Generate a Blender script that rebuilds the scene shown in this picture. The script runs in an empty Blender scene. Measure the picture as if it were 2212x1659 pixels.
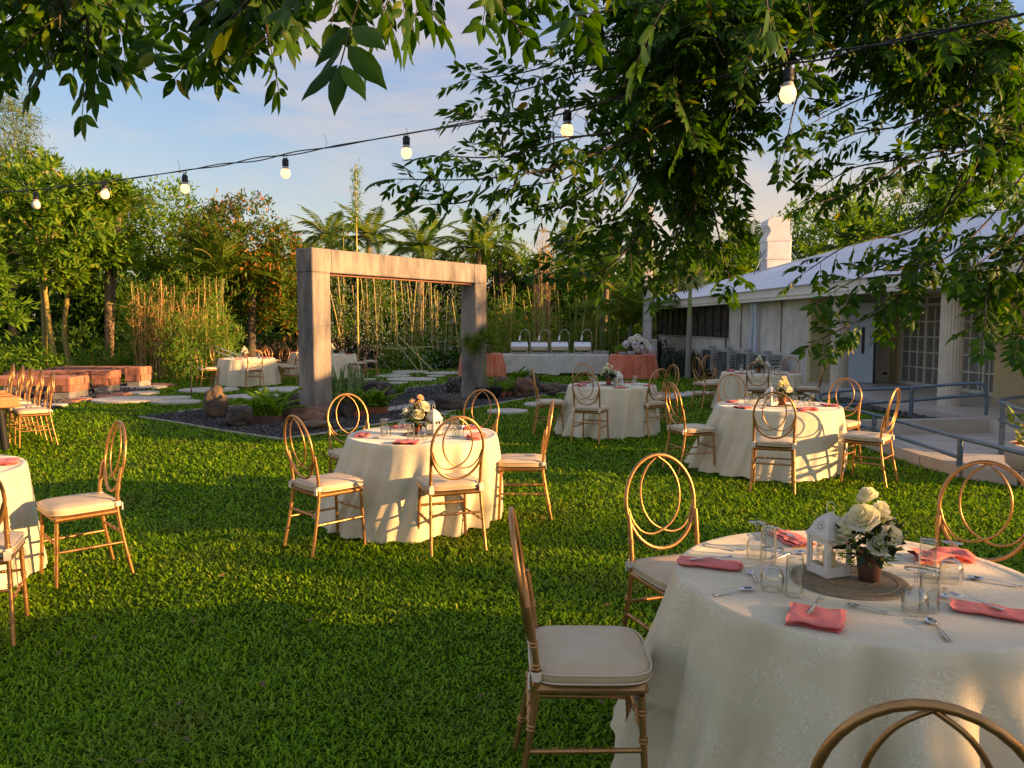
import bpy, math, random
import numpy as np
from mathutils import Vector, Matrix, noise
rnd = random.Random(7); RG = np.random.default_rng(11)
C = bpy.context.scene.collection
D = bpy.data
PI = math.pi
# ------------------------------------------------------------------ camera, sky, sun, exposure
F_PX, TH, CAM_H = 1662.0, math.radians(4.45), 1.51
sc = bpy.context.scene
cam = D.cameras.new('camera'); cam_o = D.objects.new('camera', cam); C.objects.link(cam_o)
cam_o.location = (0, 0, CAM_H); cam_o.rotation_euler = (PI/2 - TH, 0, 0)
cam.sensor_width = 36; cam.lens = 36*F_PX/2212; cam.clip_end = 600; cam.clip_start = 0.05
sc.camera = cam_o
SUN_AZ = math.radians(-15); SUN_EL = math.radians(11)
SV = Vector((math.cos(SUN_AZ)*math.cos(SUN_EL), math.sin(SUN_AZ)*math.cos(SUN_EL), math.sin(SUN_EL)))
sun = D.lights.new('sun', 'SUN'); sun.energy = 4.1; sun.angle = math.radians(0.6); sun.color = (1.0, 0.60, 0.30)
sun_o = D.objects.new('sun', sun); C.objects.link(sun_o)
sun_o.rotation_euler = SV.to_track_quat('Z', 'Y').to_euler(); sun_o.location = (20, -5, 12)
world = D.worlds.new('World'); sc.world = world; world.use_nodes = True
wn, wl = world.node_tree.nodes, world.node_tree.links; wn.clear()
sky = wn.new('ShaderNodeTexSky'); sky.sky_type = 'NISHITA'; sky.sun_disc = False
sky.sun_elevation = SUN_EL; sky.sun_rotation = PI/2 - SUN_AZ
sky.altitude = 0; sky.air_density = 1.0; sky.dust_density = 1.6; sky.ozone_density = 1.6
wtc = wn.new('ShaderNodeTexCoord')
wmap = wn.new('ShaderNodeMapping'); wmap.inputs['Scale'].default_value = (1.0, 1.2, 4.2); wmap.inputs['Rotation'].default_value = (0.25, 0.1, 0.5)
wno = wn.new('ShaderNodeTexNoise'); wno.inputs['Scale'].default_value = 2.1; wno.inputs['Detail'].default_value = 7; wno.inputs['Roughness'].default_value = .55; wno.inputs['Distortion'].default_value = .5
wcr = wn.new('ShaderNodeValToRGB'); wcr.color_ramp.elements[0].position = .43; wcr.color_ramp.elements[0].color = (0,0,0,1)
wcr.color_ramp.elements[1].position = .70; wcr.color_ramp.elements[1].color = (.8,.8,.8,1)
wmx = wn.new('ShaderNodeMixRGB'); wmx.inputs['Color2'].default_value = (1.75, 1.52, 1.45, 1)
wbg = wn.new('ShaderNodeBackground'); wbg.inputs['Strength'].default_value = 0.15
wout = wn.new('ShaderNodeOutputWorld')
wl.new(wtc.outputs['Generated'], wmap.inputs['Vector']); wl.new(wmap.outputs[0], wno.inputs['Vector']); wl.new(wno.outputs['Fac'], wcr.inputs[0])
wsep = wn.new('ShaderNodeSeparateXYZ'); wl.new(wtc.outputs['Generated'], wsep.inputs[0])
wgr = wn.new('ShaderNodeValToRGB'); ge_ = wgr.color_ramp.elements
ge_[0].position = 0; ge_[0].color = (1.38, 1.18, .98, 1); ge_[1].position = .9; ge_[1].color = (.45, .85, 1.9, 1)
for p_, c_ in ((.10, (.92, .98, 1.18)), (.22, (.42, .76, 1.52)), (.38, (.22, .60, 1.66))): e_ = ge_.new(p_); e_.color = (*c_, 1)
wl.new(wsep.outputs['Z'], wgr.inputs[0])
wm2 = wn.new('ShaderNodeMixRGB'); wm2.inputs['Fac'].default_value = .74; wl.new(sky.outputs[0], wm2.inputs['Color1']); wl.new(wgr.outputs[0], wm2.inputs['Color2'])
wl.new(wcr.outputs[0], wmx.inputs['Fac']); wl.new(wm2.outputs[0], wmx.inputs['Color1']); wl.new(wmx.outputs[0], wbg.inputs['Color']); wl.new(wbg.outputs[0], wout.inputs[0])
sc.view_settings.view_transform = 'Standard'; sc.view_settings.look = 'None'; sc.view_settings.gamma = 1.0
sc.view_settings.use_curve_mapping = False; sc.view_settings.exposure = 1.66
try:
    sc.view_settings.use_white_balance = True; sc.view_settings.white_balance_temperature = 8200; sc.view_settings.white_balance_tint = 11
except Exception: pass
sc.render.engine = 'CYCLES'
cy = sc.cycles
cy.max_bounces = 7; cy.diffuse_bounces = 3; cy.glossy_bounces = 3; cy.transmission_bounces = 7; cy.transparent_max_bounces = 14
cy.caustics_reflective = False; cy.caustics_refractive = False; cy.sample_clamp_indirect = 6
try:
    cy.use_denoising = True; cy.denoiser = 'OPENIMAGEDENOISE'
except Exception: pass

def W(u, v, z=None, y=None):
    """a point of the place seen at (u, v) in a 2212 px wide print of the photo, at height z or at distance y"""
    a = (u-1106)/F_PX; b = -(v-829.5)/F_PX
    d = Vector((a, math.cos(TH)+b*math.sin(TH), -math.sin(TH)+b*math.cos(TH)))
    t = (y/d.y) if y is not None else (z-CAM_H)/d.z
    return Vector((0, 0, CAM_H)) + d*t

# ------------------------------------------------------------------ materials
def _base(name):
    m = D.materials.new(name); m.use_nodes = True
    nt = m.node_tree; b = nt.nodes['Principled BSDF']
    return m, nt, b
def mat(name, c1, c2=None, rough=.6, metal=0, scale=8, detail=5, bump=0, bscale=None, bdist=.01, island=0, lo=.35, hi=.65, spec=.5, coat=0, coords='Object', stretch=None):
    m, nt, b = _base(name); N, L = nt.nodes, nt.links
    b.inputs['Roughness'].default_value = rough; b.inputs['Metallic'].default_value = metal
    b.inputs['Specular IOR Level'].default_value = spec
    if coat: b.inputs['Coat Weight'].default_value = coat
    b.inputs['Base Color'].default_value = (*c1, 1)
    tc = N.new('ShaderNodeTexCoord'); vec = tc.outputs[coords]
    if stretch:
        mp = N.new('ShaderNodeMapping'); mp.inputs['Scale'].default_value = stretch; L.new(vec, mp.inputs[0]); vec = mp.outputs[0]
    col = None
    if c2 is not None:
        no = N.new('ShaderNodeTexNoise'); no.inputs['Scale'].default_value = scale; no.inputs['Detail'].default_value = detail; no.inputs['Roughness'].default_value = .6
        L.new(vec, no.inputs['Vector'])
        cr = N.new('ShaderNodeValToRGB'); cr.color_ramp.elements[0].position = lo; cr.color_ramp.elements[1].position = hi
        cr.color_ramp.elements[0].color = (*c1, 1); cr.color_ramp.elements[1].color = (*c2, 1)
        L.new(no.outputs['Fac'], cr.inputs[0]); col = cr.outputs[0]
    if island:
        oi = N.new('ShaderNodeObjectInfo'); ge = N.new('ShaderNodeNewGeometry')
        ad = N.new('ShaderNodeMath'); ad.operation = 'ADD'; L.new(oi.outputs['Random'], ad.inputs[0]); L.new(ge.outputs['Random Per Island'], ad.inputs[1])
        fr = N.new('ShaderNodeMath'); fr.operation = 'FRACT'; L.new(ad.outputs[0], fr.inputs[0])
        mr = N.new('ShaderNodeMapRange'); mr.inputs['To Min'].default_value = 1-island; mr.inputs['To Max'].default_value = 1+island
        L.new(fr.outputs[0], mr.inputs[0])
        mx = N.new('ShaderNodeVectorMath'); mx.operation = 'MULTIPLY'
        if col is None: mx.inputs[0].default_value = c1
        else: L.new(col, mx.inputs[0])
        L.new(mr.outputs[0], mx.inputs[1]); col = mx.outputs[0]
    if col is not None: L.new(col, b.inputs['Base Color'])
    if bump:
        n2 = N.new('ShaderNodeTexNoise'); n2.inputs['Scale'].default_value = bscale or scale*4; n2.inputs['Detail'].default_value = 6
        L.new(vec, n2.inputs['Vector'])
        bp = N.new('ShaderNodeBump'); bp.inputs['Strength'].default_value = bump; bp.inputs['Distance'].default_value = bdist
        L.new(n2.outputs['Fac'], bp.inputs['Height']); L.new(bp.outputs[0], b.inputs['Normal'])
    return m
def leafmat(name, ca, cb, cc=None, trans=.38, rough=.5, pc=.12, spec=.2):
    """leaf: colour differs from leaf to leaf (ca..cb, a few cc), light comes through"""
    m, nt, b = _base(name); N, L = nt.nodes, nt.links
    ge = N.new('ShaderNodeNewGeometry'); oi = N.new('ShaderNodeObjectInfo')
    ad = N.new('ShaderNodeMath'); ad.operation = 'ADD'; L.new(oi.outputs['Random'], ad.inputs[0]); L.new(ge.outputs['Random Per Island'], ad.inputs[1])
    fr = N.new('ShaderNodeMath'); fr.operation = 'FRACT'; L.new(ad.outputs[0], fr.inputs[0])
    cr = N.new('ShaderNodeValToRGB'); e = cr.color_ramp.elements
    e[0].position = 0; e[0].color = (*ca, 1); e[1].position = 1-pc; e[1].color = (*cb, 1)
    if cc: x = e.new(1-pc*.5); x.color = (*cc, 1)
    L.new(fr.outputs[0], cr.inputs[0])
    b.inputs['Roughness'].default_value = rough; b.inputs['Specular IOR Level'].default_value = spec
    L.new(cr.outputs[0], b.inputs['Base Color'])
    tr = N.new('ShaderNodeBsdfTranslucent')
    hs = N.new('ShaderNodeVectorMath'); hs.operation = 'MULTIPLY'; hs.inputs[1].default_value = (1.7, 1.6, .7)
    L.new(cr.outputs[0], hs.inputs[0]); L.new(hs.outputs[0], tr.inputs[0])
    ms = N.new('ShaderNodeMixShader'); ms.inputs[0].default_value = trans
    L.new(b.outputs[0], ms.inputs[1]); L.new(tr.outputs[0], ms.inputs[2])
    out = [n for n in N if n.type == 'OUTPUT_MATERIAL'][0]; L.new(ms.outputs[0], out.inputs[0])
    return m
def glassmat(name, tint=(1, 1, 1), rough=0.0):
    """thin clear glass: mostly see-through, reflecting more towards its edges"""
    m, nt, b = _base(name); N, L = nt.nodes, nt.links
    tr = N.new('ShaderNodeBsdfTransparent'); tr.inputs[0].default_value = (.95*tint[0], .96*tint[1], .955*tint[2], 1)
    gl = N.new('ShaderNodeBsdfGlossy'); gl.inputs['Roughness'].default_value = .03; gl.inputs['Color'].default_value = (1, 1, 1, 1)
    fr = N.new('ShaderNodeLayerWeight'); fr.inputs['Blend'].default_value = .5
    p1 = N.new('ShaderNodeMath'); p1.operation = 'POWER'; p1.inputs[1].default_value = 2.6; L.new(fr.outputs['Facing'], p1.inputs[0])
    pw = N.new('ShaderNodeMath'); pw.operation = 'MULTIPLY_ADD'; pw.inputs[1].default_value = .85; pw.inputs[2].default_value = .07; L.new(p1.outputs[0], pw.inputs[0])
    tm = N.new('ShaderNodeMixRGB'); tm.inputs['Color1'].default_value = (.95, .96, .95, 1); tm.inputs['Color2'].default_value = (.42, .46, .43, 1); L.new(p1.outputs[0], tm.inputs[0]); L.new(tm.outputs[0], tr.inputs[0])
    ms = N.new('ShaderNodeMixShader'); L.new(pw.outputs[0], ms.inputs[0]); L.new(tr.outputs[0], ms.inputs[1]); L.new(gl.outputs[0], ms.inputs[2])
    out = [n for n in N if n.type == 'OUTPUT_MATERIAL'][0]; L.new(ms.outputs[0], out.inputs[0])
    return m
def emat(name, col, s):
    m, nt, b = _base(name); b.inputs['Base Color'].default_value = (*col, 1)
    b.inputs['Emission Color'].default_value = (*col, 1); b.inputs['Emission Strength'].default_value = s; return m
def clothmat(name, c1, c2, bump=.5, sc1=26, sheen=.3, trans=0.0):
    """damask: scrolls of raised thread, their sheen painted as a lighter colour"""
    m, nt, b = _base(name); N, L = nt.nodes, nt.links
    tc = N.new('ShaderNodeTexCoord')
    no = N.new('ShaderNodeTexNoise'); no.inputs['Scale'].default_value = sc1*.35; no.inputs['Detail'].default_value = 2; L.new(tc.outputs['Object'], no.inputs[0])
    va = N.new('ShaderNodeVectorMath'); va.operation = 'MULTIPLY_ADD'; va.inputs[1].default_value = (.22, .22, .22); L.new(no.outputs['Color'], va.inputs[0]); L.new(tc.outputs['Object'], va.inputs[2])
    vo = N.new('ShaderNodeTexVoronoi'); vo.inputs['Scale'].default_value = sc1; L.new(va.outputs[0], vo.inputs['Vector'])
    mt = N.new('ShaderNodeMath'); mt.operation = 'SINE'
    mm = N.new('ShaderNodeMath'); mm.operation = 'MULTIPLY'; mm.inputs[1].default_value = 24; L.new(vo.outputs['Distance'], mm.inputs[0]); L.new(mm.outputs[0], mt.inputs[0])
    cr = N.new('ShaderNodeValToRGB'); cr.color_ramp.elements[0].position = .45; cr.color_ramp.elements[1].position = .6
    cr.color_ramp.elements[0].color = (*c1, 1); cr.color_ramp.elements[1].color = (*c2, 1)  # lighter pattern colour paints in the sheen of the thread
    mr = N.new('ShaderNodeMapRange'); mr.inputs['From Min'].default_value = -1; L.new(mt.outputs[0], mr.inputs[0])
    pn = N.new('ShaderNodeTexNoise'); pn.inputs['Scale'].default_value = sc1*.22; pn.inputs['Detail'].default_value = 1; L.new(tc.outputs['Object'], pn.inputs[0])
    pm_ = N.new('ShaderNodeMapRange'); pm_.inputs['From Min'].default_value = .36; pm_.inputs['From Max'].default_value = .64; pm_.inputs['To Min'].default_value = .25; L.new(pn.outputs['Fac'], pm_.inputs[0])
    ml = N.new('ShaderNodeMath'); ml.operation = 'MULTIPLY'; L.new(mr.outputs[0], ml.inputs[0]); L.new(pm_.outputs[0], ml.inputs[1])
    L.new(ml.outputs[0], cr.inputs[0]); L.new(cr.outputs[0], b.inputs['Base Color'])
    we = N.new('ShaderNodeTexNoise'); we.inputs['Scale'].default_value = 420; L.new(tc.outputs['Object'], we.inputs[0])
    big = N.new('ShaderNodeTexNoise'); big.inputs['Scale'].default_value = 9; big.inputs['Detail'].default_value = 3; big.inputs['Distortion'].default_value = 1.2; L.new(tc.outputs['Object'], big.inputs[0])
    s1 = N.new('ShaderNodeMath'); s1.operation = 'MULTIPLY_ADD'; s1.inputs[1].default_value = .25; L.new(we.outputs['Fac'], s1.inputs[0]); L.new(ml.outputs[0], s1.inputs[2])
    s2 = N.new('ShaderNodeMath'); s2.operation = 'MULTIPLY_ADD'; s2.inputs[1].default_value = 5; L.new(big.outputs['Fac'], s2.inputs[0]); L.new(s1.outputs[0], s2.inputs[2])
    bp = N.new('ShaderNodeBump'); bp.inputs['Strength'].default_value = bump; bp.inputs['Distance'].default_value = .0010
    L.new(s2.outputs[0], bp.inputs['Height']); L.new(bp.outputs[0], b.inputs['Normal'])
    b.inputs['Roughness'].default_value = .62; b.inputs['Sheen Weight'].default_value = sheen; b.inputs['Specular IOR Level'].default_value = .35
    return m

M = {}
M['gold'] = mat('gold_metal', (.42, .215, .085), (.52, .28, .115), rough=.36, metal=.8, scale=30)
M['gold_dark'] = mat('worn_gold_metal', (.30, .16, .06), (.42, .23, .09), rough=.36, metal=.85, scale=30)
M['rubber'] = mat('black_rubber', (.02, .02, .02), rough=.8)
M['cushion'] = mat('cream_vinyl', (.52, .41, .25), (.58, .47, .31), rough=.5, scale=12, bump=.25, bscale=40, bdist=.004)
M['piping'] = mat('cream_piping', (.66, .56, .42), rough=.6)
M['tie'] = mat('cream_tie', (.72, .64, .52), rough=.7)
M['cloth'] = clothmat('cream_damask', (.62, .545, .365), (.70, .63, .46), sc1=30)
M['cloth_white'] = clothmat('white_damask', (.52, .50, .43), (.64, .62, .55), sc1=18)
M['cloth_coral'] = clothmat('coral_damask', (.62, .13, .065), (.78, .25, .14), sc1=14)
M['napkin'] = mat('coral_napkin', (.84, .24, .20), (.76, .18, .16), rough=.85, scale=14, bump=.4, bscale=260, bdist=.001)
M['steel'] = mat('polished_steel', (.62, .62, .62), rough=.14, metal=1)
M['steel_b'] = mat('brushed_steel', (.55, .54, .52), (.66, .65, .63), rough=.28, metal=1, scale=30)
M['glass'] = glassmat('clear_glass')
M['terracotta'] = mat('terracotta', (.38, .10, .045), (.30, .085, .04), rough=.75, scale=20, bump=.2)
M['pot_brown'] = mat('brown_pot', (.10, .05, .035), (.14, .06, .04), rough=.5, scale=20)
M['wood_mat'] = mat('woven_mat', (.16, .12, .07), (.30, .24, .15), rough=.8, scale=60, bump=.5, bscale=160, bdist=.002)
M['dead_leaf'] = mat('dead_leaf_brown', (.16, .10, .045), (.09, .055, .025), rough=.8, scale=40)
M['rib'] = mat('straw_rib', (.36, .28, .16), (.24, .18, .09), rough=.7, scale=40)
M['white_paint'] = mat('white_lacquer', (.66, .62, .55), (.72, .68, .61), rough=.45, scale=30, bump=.05)
M['petal_w'] = leafmat('white_petal', (.72, .72, .66), (.80, .80, .74), trans=.25, rough=.7)
M['petal_y'] = leafmat('cream_petal', (.78, .70, .46), (.80, .76, .58), trans=.25, rough=.7)
M['petal_o'] = leafmat('amber_petal', (.62, .34, .10), (.72, .46, .16), trans=.25, rough=.7)
M['petal_l'] = leafmat('lilac_petal', (.62, .52, .70), (.78, .74, .80), trans=.2, rough=.7)
M['petal_p'] = leafmat('peach_petal', (.80, .52, .36), (.82, .66, .48), trans=.25, rough=.7)
M['dark_leaf'] = leafmat('dark_glossy_leaf', (.012, .028, .012), (.03, .05, .02), trans=.12)
M['fern'] = leafmat('fern_leaf', (.10, .22, .02), (.19, .33, .03), trans=.45)
M['snake'] = leafmat('snake_plant_leaf', (.09, .17, .05), (.19, .27, .10), trans=.2)
M['snake_dark'] = leafmat('dark_sword_leaf', (.025, .045, .03), (.06, .085, .05), (.16, .10, .09), trans=.2)
M['grass'] = leafmat('grass_blade', (.045, .135, .004), (.25, .44, .016), (.36, .42, .05), trans=.38, rough=.5, pc=.04, spec=.16)
_g = M['grass'].node_tree; _cr = [n for n in _g.nodes if n.type == 'VALTORGB'][0]; _tc = _g.nodes.new('ShaderNodeTexCoord'); _nz = _g.nodes.new('ShaderNodeTexNoise'); _nz.inputs['Scale'].default_value = 1.3; _nz.inputs['Detail'].default_value = 7
_rm = _g.nodes.new('ShaderNodeMapRange'); _rm.inputs['From Min'].default_value = .52; _rm.inputs['From Max'].default_value = .75; _rm.inputs['To Max'].default_value = .75
_mx = _g.nodes.new('ShaderNodeMixRGB'); _mx.inputs['Color2'].default_value = (.17, .19, .035, 1); _g.links.new(_tc.outputs['Object'], _nz.inputs[0]); _g.links.new(_nz.outputs['Fac'], _rm.inputs[0]); _g.links.new(_rm.outputs[0], _mx.inputs[0])
for _l in list(_g.links):
    if _l.from_node == _cr: _to = _l.to_socket; _g.links.remove(_l); _g.links.new(_mx.outputs[0], _to)
_g.links.new(_cr.outputs[0], _mx.inputs['Color1'])
M['canopy'] = leafmat('canopy_leaf', (.014, .058, .003), (.055, .15, .008), (.12, .17, .012), trans=.38, rough=.5, pc=.05, spec=.2)
M['canopy_y'] = leafmat('yellowing_leaf', (.30, .17, .012), (.22, .19, .02), trans=.4, rough=.4)
M['bark'] = mat('rough_bark', (.05, .038, .028), (.11, .085, .06), rough=.9, scale=14, bump=.8, bscale=40, bdist=.02)
M['bark_y'] = mat('mossy_bark', (.26, .25, .06), (.36, .23, .09), rough=.9, scale=9, bump=.6, bscale=30, bdist=.02)
M['palm_bark'] = mat('ringed_palm_trunk', (.24, .17, .10), (.15, .11, .07), rough=.9, scale=5, bump=.8, bscale=24, bdist=.03, stretch=(.4, .4, 5))
M['palm_green'] = mat('green_crownshaft', (.20, .26, .06), (.15, .22, .05), rough=.5, scale=6)
M['areca_bark'] = mat('pale_palm_trunk', (.20, .18, .15), (.32, .28, .24), rough=.9, scale=16, bump=.5, stretch=(1, 1, 3), coords='Object')
M['cane'] = mat('bamboo_cane', (.44, .30, .09), (.28, .27, .07), rough=.45, scale=3, island=.25)
M['cane_o'] = mat('dry_bamboo_cane', (.50, .26, .10), (.38, .24, .10), rough=.55, scale=4, island=.25)
M['concrete'] = mat('weathered_concrete', (.085, .08, .075), (.32, .27, .225), rough=.9, scale=2.2, detail=10, bump=.6, bscale=25, bdist=.012, stretch=(1.6, 1.6, .5), lo=.32, hi=.62)
M['concrete_l'] = mat('pale_concrete', (.40, .36, .30), (.50, .46, .39), rough=.9, scale=3, detail=8, bump=.4, bscale=45, bdist=.006)
M['concrete_s'] = mat('stepping_concrete', (.42, .38, .30), (.54, .50, .42), rough=.9, scale=4, detail=8, bump=.3, bscale=50, bdist=.005)
M['cement'] = mat('grey_cement_foot', (.20, .19, .17), (.30, .28, .25), rough=.9, scale=9, bump=.5, bscale=50)
M['wall_grey'] = mat('grey_plaster_wall', (.42, .41, .37), (.68, .66, .60), rough=.85, scale=1.6, detail=9, bump=.15, bscale=30, lo=.3, hi=.62)
M['wall_tan'] = mat('tan_painted_wall', (.50, .41, .22), (.60, .50, .29), rough=.8, scale=2, detail=6, bump=.08, bscale=60)
M['fascia'] = mat('cream_fascia', (.74, .71, .64), (.80, .77, .70), rough=.7, scale=2, detail=8)
M['roof'] = mat('galvanised_roof', (.66, .67, .72), (.78, .79, .82), rough=.5, metal=.05, scale=.6, detail=8)
M['jal_frame'] = mat('black_window_frame', (.015, .015, .018), rough=.5)
M['jal_glass'] = mat('smoky_louvre', (.12, .10, .09), (.20, .17, .15), rough=.12, scale=1.5, spec=.8)
M['pane'] = mat('dark_glass_pane', (.03, .03, .03), rough=.04, spec=.9)
M['pane'].node_tree.nodes['Principled BSDF'].inputs['Transmission Weight'].default_value = .75
M['pane'].node_tree.nodes['Principled BSDF'].inputs['Base Color'].default_value = (.8, .82, .8, 1)
M['curtain'] = mat('taupe_curtain', (.50, .43, .34), (.62, .54, .44), rough=.9, scale=6)
M['door_frame'] = mat('pale_door_frame', (.60, .60, .52), (.66, .66, .58), rough=.5, scale=5)
M['blue_door'] = mat('pale_blue_door', (.38, .50, .62), (.44, .56, .68), rough=.5, scale=3)
M['column'] = mat('fluted_column_paint', (.52, .48, .39), (.62, .57, .47), rough=.8, scale=4, bump=.1)
M['porch'] = mat('porch_floor_tile', (.50, .46, .40), (.58, .53, .46), rough=.35, scale=3, detail=8)
M['rail'] = mat('blue_grey_railing', (.075, .12, .17), (.12, .19, .25), rough=.4, metal=.3, scale=22, bump=.1)
M['pvc'] = mat('blue_white_pipe', (.45, .55, .70), (.62, .68, .76), rough=.4, scale=9, detail=8)
M['red_pipe'] = mat('brown_conduit', (.25, .10, .07), rough=.6)
M['ac'] = mat('aircon_casing', (.24, .25, .235), (.31, .32, .30), rough=.6, scale=6)
M['ac_dark'] = mat('aircon_grille', (.05, .055, .06), rough=.6)
M['black'] = mat('matte_black', (.012, .012, .012), rough=.6)
M['cable'] = mat('black_cable', (.012, .013, .016), rough=.5)
M['bulb_on'] = emat('lit_bulb_glass', (1.0, .55, .27), .85)
M['bulb_off'] = mat('unlit_bulb_glass', (.60, .62, .66), rough=.25, spec=.6)
M['bulb_neck'] = mat('bulb_neck_plastic', (.42, .40, .36), rough=.5)
M['gravel'] = mat('dark_gravel', (.06, .058, .055), (.135, .13, .12), spec=.15, rough=.9, scale=30, island=.45)
M['gravel_bed'] = mat('gravel_bed_base', (.032, .031, .028), (.07, .067, .06), spec=.1, rough=.95, scale=60, bump=1, bscale=70, bdist=.02)
M['rock'] = mat('brown_boulder', (.07, .055, .042), (.24, .15, .085), rough=.95, scale=2.6, detail=10, bump=.9, bscale=18, bdist=.03, lo=.38, hi=.68)
M['rock_d'] = mat('dark_boulder', (.04, .034, .03), (.13, .09, .065), rough=.95, scale=3, detail=10, bump=.9, bscale=18, bdist=.03, lo=.38, hi=.7)
M['rock_r'] = mat('red_brown_boulder', (.10, .06, .04), (.30, .15, .09), rough=.95, scale=3, detail=10, bump=.9, bscale=18, bdist=.03, lo=.38, hi=.65)
M['brick'] = mat('terracotta_brick', (.36, .13, .08), (.46, .20, .12), rough=.85, scale=6, bump=.4, bscale=50, bdist=.006, island=.3)
M['brick_d'] = mat('burnt_brick', (.10, .045, .03), (.18, .08, .05), rough=.9, scale=8, bump=.4)
M['mortar'] = mat('mortar', (.26, .16, .11), rough=.95, bump=.4)
M['wood_table'] = mat('orange_wood', (.46, .20, .07), (.36, .15, .05), rough=.5, scale=3, detail=8, stretch=(1, 14, 1))
M['lawn'] = mat('lawn_soil_and_moss', (.020, .050, .002), (.045, .095, .005), spec=.03, rough=.95, scale=1.2, detail=12, bump=1, bscale=60, bdist=.03)
M['water'] = mat('falling_water', (.85, .88, .9), rough=.05, spec=.9)
M['ceramic'] = mat('white_ceramic', (.75, .75, .74), rough=.2)
M['basket'] = mat('brown_basket', (.22, .11, .05), (.32, .17, .08), rough=.8, scale=40, bump=.5)
M['pole'] = mat('concrete_pole', (.42, .41, .39), (.52, .50, .47), rough=.8, scale=4, bump=.2)
M['duct'] = mat('white_duct', (.62, .60, .58), (.70, .68, .66), rough=.6, scale=3)
M['tree_a'] = leafmat('rosette_leaf', (.07, .17, .02), (.17, .30, .03), (.26, .28, .04), trans=.4)
M['tree_b'] = leafmat('bronze_green_leaf', (.04, .105, .012), (.11, .20, .022), (.36, .15, .03), trans=.35, pc=.28)
M['tree_c'] = leafmat('deep_green_leaf', (.02, .065, .008), (.075, .16, .018), trans=.3)
M['tree_d'] = leafmat('bright_green_leaf', (.08, .19, .02), (.17, .30, .035), trans=.45)
M['tree_e'] = leafmat('olive_feathery_leaf', (.09, .15, .03), (.17, .24, .05), (.28, .24, .08), trans=.4)
M['bamboo_leaf'] = leafmat('bamboo_leaf', (.09, .20, .025), (.19, .33, .045), (.42, .26, .09), trans=.45, pc=.14)
M['bamboo_dry'] = leafmat('dry_bamboo_leaf', (.34, .22, .07), (.50, .32, .12), trans=.4)
M['palm_leaf'] = leafmat('palm_frond', (.07, .15, .02), (.17, .26, .04), (.32, .28, .08), trans=.35)
M['yellow_fl'] = leafmat('yellow_flower_leaf', (.10, .18, .02), (.20, .24, .03), (.60, .36, .04), trans=.4, pc=.4)
M['purple'] = leafmat('dark_purple_leaf', (.02, .018, .018), (.07, .045, .04), trans=.2)
M['pale_seed'] = leafmat('pale_seed_spray', (.44, .44, .22), (.55, .50, .28), trans=.3)
M['croton'] = leafmat('croton_leaf', (.10, .20, .03), (.28, .30, .05), (.45, .12, .04), trans=.3, pc=.2)

# ------------------------------------------------------------------ object helpers
def link(name, me, m=None, parent=None, loc=None, rot=None, smooth=False):
    o = D.objects.new(name, me); C.objects.link(o)
    if m is not None and me is not None and not me.materials: me.materials.append(m)
    if parent is not None: o.parent = parent
    if loc is not None: o.location = loc
    if rot is not None: o.rotation_euler = rot
    return o
def tag(o, label=None, cat=None, group=None, kind=None):
    if label: o['label'] = label
    if cat: o['category'] = cat
    if group: o['group'] = group
    if kind: o['kind'] = kind
    return o
def empty(name, label, cat, loc=(0, 0, 0), rotz=0, group=None):
    o = D.objects.new(name, None); C.objects.link(o); o.location = loc; o.rotation_euler = (0, 0, rotz)
    o.empty_display_size = .1
    return tag(o, label, cat, group)
def struct(o): o['kind'] = 'structure'; return o
def stuff(o): o['kind'] = 'stuff'; return o
def copy_tree(o, parent=None):
    c = o.copy(); C.objects.link(c)
    if parent is not None: c.parent = parent
    for ch in list(o.children): copy_tree(ch, c)
    return c
def npmesh(name, V, faces, smooth=False):
    """faces: list of index arrays (n, k)"""
    V = np.asarray(V, dtype=np.float32); faces = [np.asarray(f, dtype=np.int32) for f in faces if len(f)]
    me = D.meshes.new(name); me.vertices.add(len(V)); me.vertices.foreach_set('co', V.ravel())
    tot = [np.full(len(f), f.shape[1], dtype=np.int32) for f in faces if len(f)]
    idx = [np.asarray(f, dtype=np.int32).ravel() for f in faces if len(f)]
    tot = np.concatenate(tot); idx = np.concatenate(idx)
    start = np.concatenate([[0], np.cumsum(tot)[:-1]]).astype(np.int32)
    me.loops.add(len(idx)); me.loops.foreach_set('vertex_index', idx)
    me.polygons.add(len(tot)); me.polygons.foreach_set('loop_start', start)
    try: me.polygons.foreach_set('loop_total', tot)
    except Exception: pass
    me.update(calc_edges=True)
    if smooth: me.polygons.foreach_set('use_smooth', np.ones(len(tot), dtype=bool))
    return me
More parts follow.
